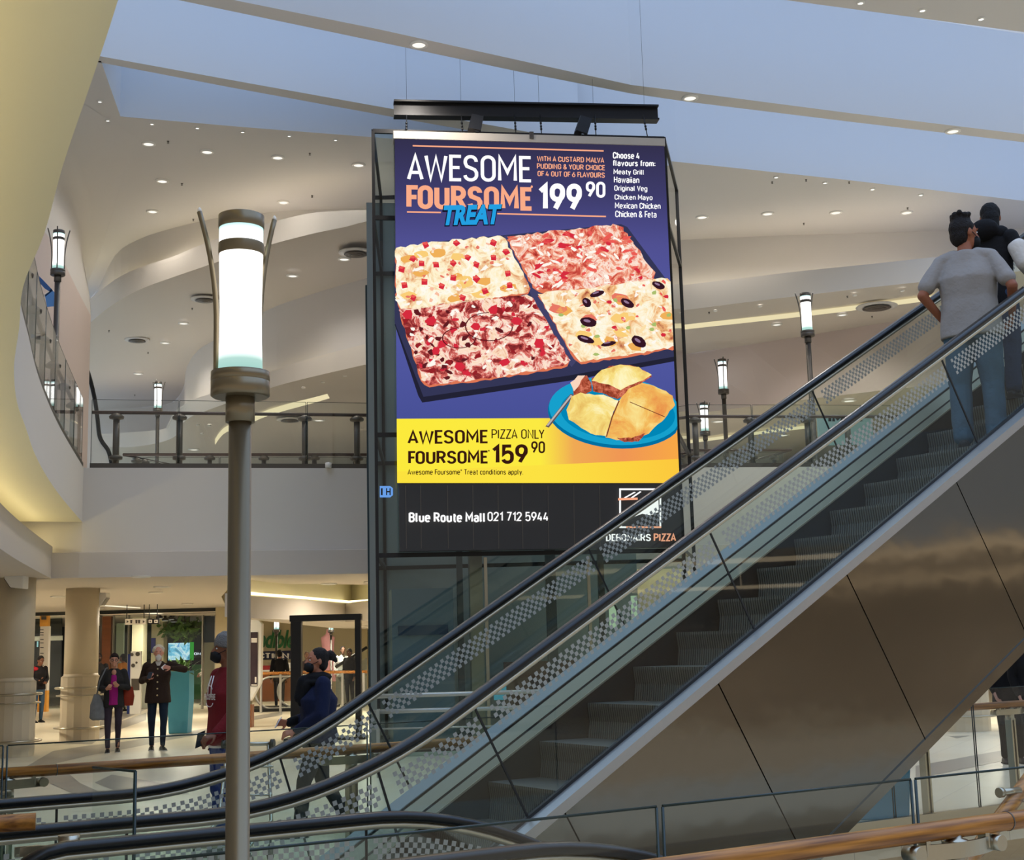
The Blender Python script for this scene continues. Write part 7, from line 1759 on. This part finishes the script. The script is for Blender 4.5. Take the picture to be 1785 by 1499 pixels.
# ---- H, I: people behind the woman in purple
q = pz(170, 1253, 0)
tH, k, J, Hh, HM = person('masked person in black between the second column and the woman in purple', (q.x, q.y, 0), rz_dir(0.2, -0.98), 1.76,
    dict(kn_l=(-0.1, 0.10, 0.5), an_l=(-0.1, 0.02, 0.085)), skin=(74, 52, 44), hair=('short', (20, 17, 16)), top=('coat', (30, 29, 31), 'long', 0.72, 1.12), bottom=((28, 28, 32), 1.0), mask=(14, 14, 16))
q = pz(213, 1240, 0)
person('person in an orange top just behind the head of the woman in purple', (q.x, q.y, 0), rz_dir(-0.9, 0.3), 1.74, skin=(120, 80, 60), hair=('short', (22, 20, 20)), top=('jacket', (214, 130, 34), 'long', 0.85, 1.1), bottom=((34, 36, 44), 1.0))
# ---- J: far shopper by the green counter
q = pz(357, 1217, 0)
person('woman in a pale blouse and black trousers far inside the shop entrance', (q.x*0.87, q.y*0.87, 0), rz_dir(-0.8, -0.5), 1.62, dict(el_r=(0.22, 0.02, 1.14), wr_r=(0.05, 0.2, 1.1), el_l=(-0.22, 0.02, 1.14), wr_l=(-0.02, 0.2, 1.05)), skin=(120, 80, 62), hair=('bun', (22, 20, 20)), top=('blouse', (176, 168, 152), 'long', 0.84, 1.05), bottom=((26, 26, 30), 1.0), woman=True)
# ---- K: two people in black behind the right-hand fence
for i, (px, lab, h, dd) in enumerate(((1757, 'person in black behind the far rail at right, left of two', 1.74, 17.6), (1800, 'person in black behind the far rail at right, cut by the picture edge', 1.70, 17.0))):
    q = pd(px, 1200, dd)
    person(lab, (q.x, dd, 0), rz_dir(-0.1, -1), h, dict(el_r=(0.25, 0.0, 1.13), wr_r=(0.20, 0.10, 0.90), el_l=(-0.24, 0.0, 1.13), wr_l=(-0.14, 0.14, 0.90)), skin=(176, 132, 118), hair=('long', (24, 22, 22)), top=('coat', (18, 17, 19), 'long', 0.72, 1.15), bottom=((16, 16, 18), 1.05))
# ---- L: distant figures
q = pz(598, 1222, 0)
person('distant person in a white top behind the black frame', (q.x*0.97, q.y*0.97, 0), rz_dir(0.3, -0.9), 1.80, skin=(150, 110, 90), hair=('short', (24, 22, 22)), top=('shirt', (222, 222, 220), 'long', 0.80, 1.1), bottom=((60, 60, 66), 1.0))
q = pz(610, 1223, 0)
person('distant person in dark clothes beside the small escalator behind the black frame', (q.x*0.94, q.y*0.94, 0), rz_dir(-0.5, -0.8), 1.72, skin=(120, 84, 66), hair=('short', (24, 22, 22)), top=('jacket', (40, 40, 46), 'long', 0.80, 1.1), bottom=((40, 40, 44), 1.0))
q = pz(487, 1232, 0)
person('distant person in black at the counter under the green sign', (q.x*0.98, q.y*0.98, 0), rz_dir(-0.3, 0.9), 1.74, skin=(150, 100, 80), hair=('short', (20, 18, 18)), top=('jacket', (22, 22, 26), 'long', 0.80, 1.1), bottom=((30, 30, 40), 1.0))
q = pz(535, 1228, 0)
person('distant person with light hair just left of the woman in blue, inside the frame', (q.x*0.97, q.y*0.97, 0), rz_dir(0.2, -0.9), 1.66, skin=(176, 128, 104), hair=('short', (110, 84, 64)), top=('jacket', (90, 70, 70), 'long', 0.80, 1.1), bottom=((40, 40, 48), 1.0))
# remove the helper scene used while meshing
if _TS is not None: bpy.data.scenes.remove(_TS)
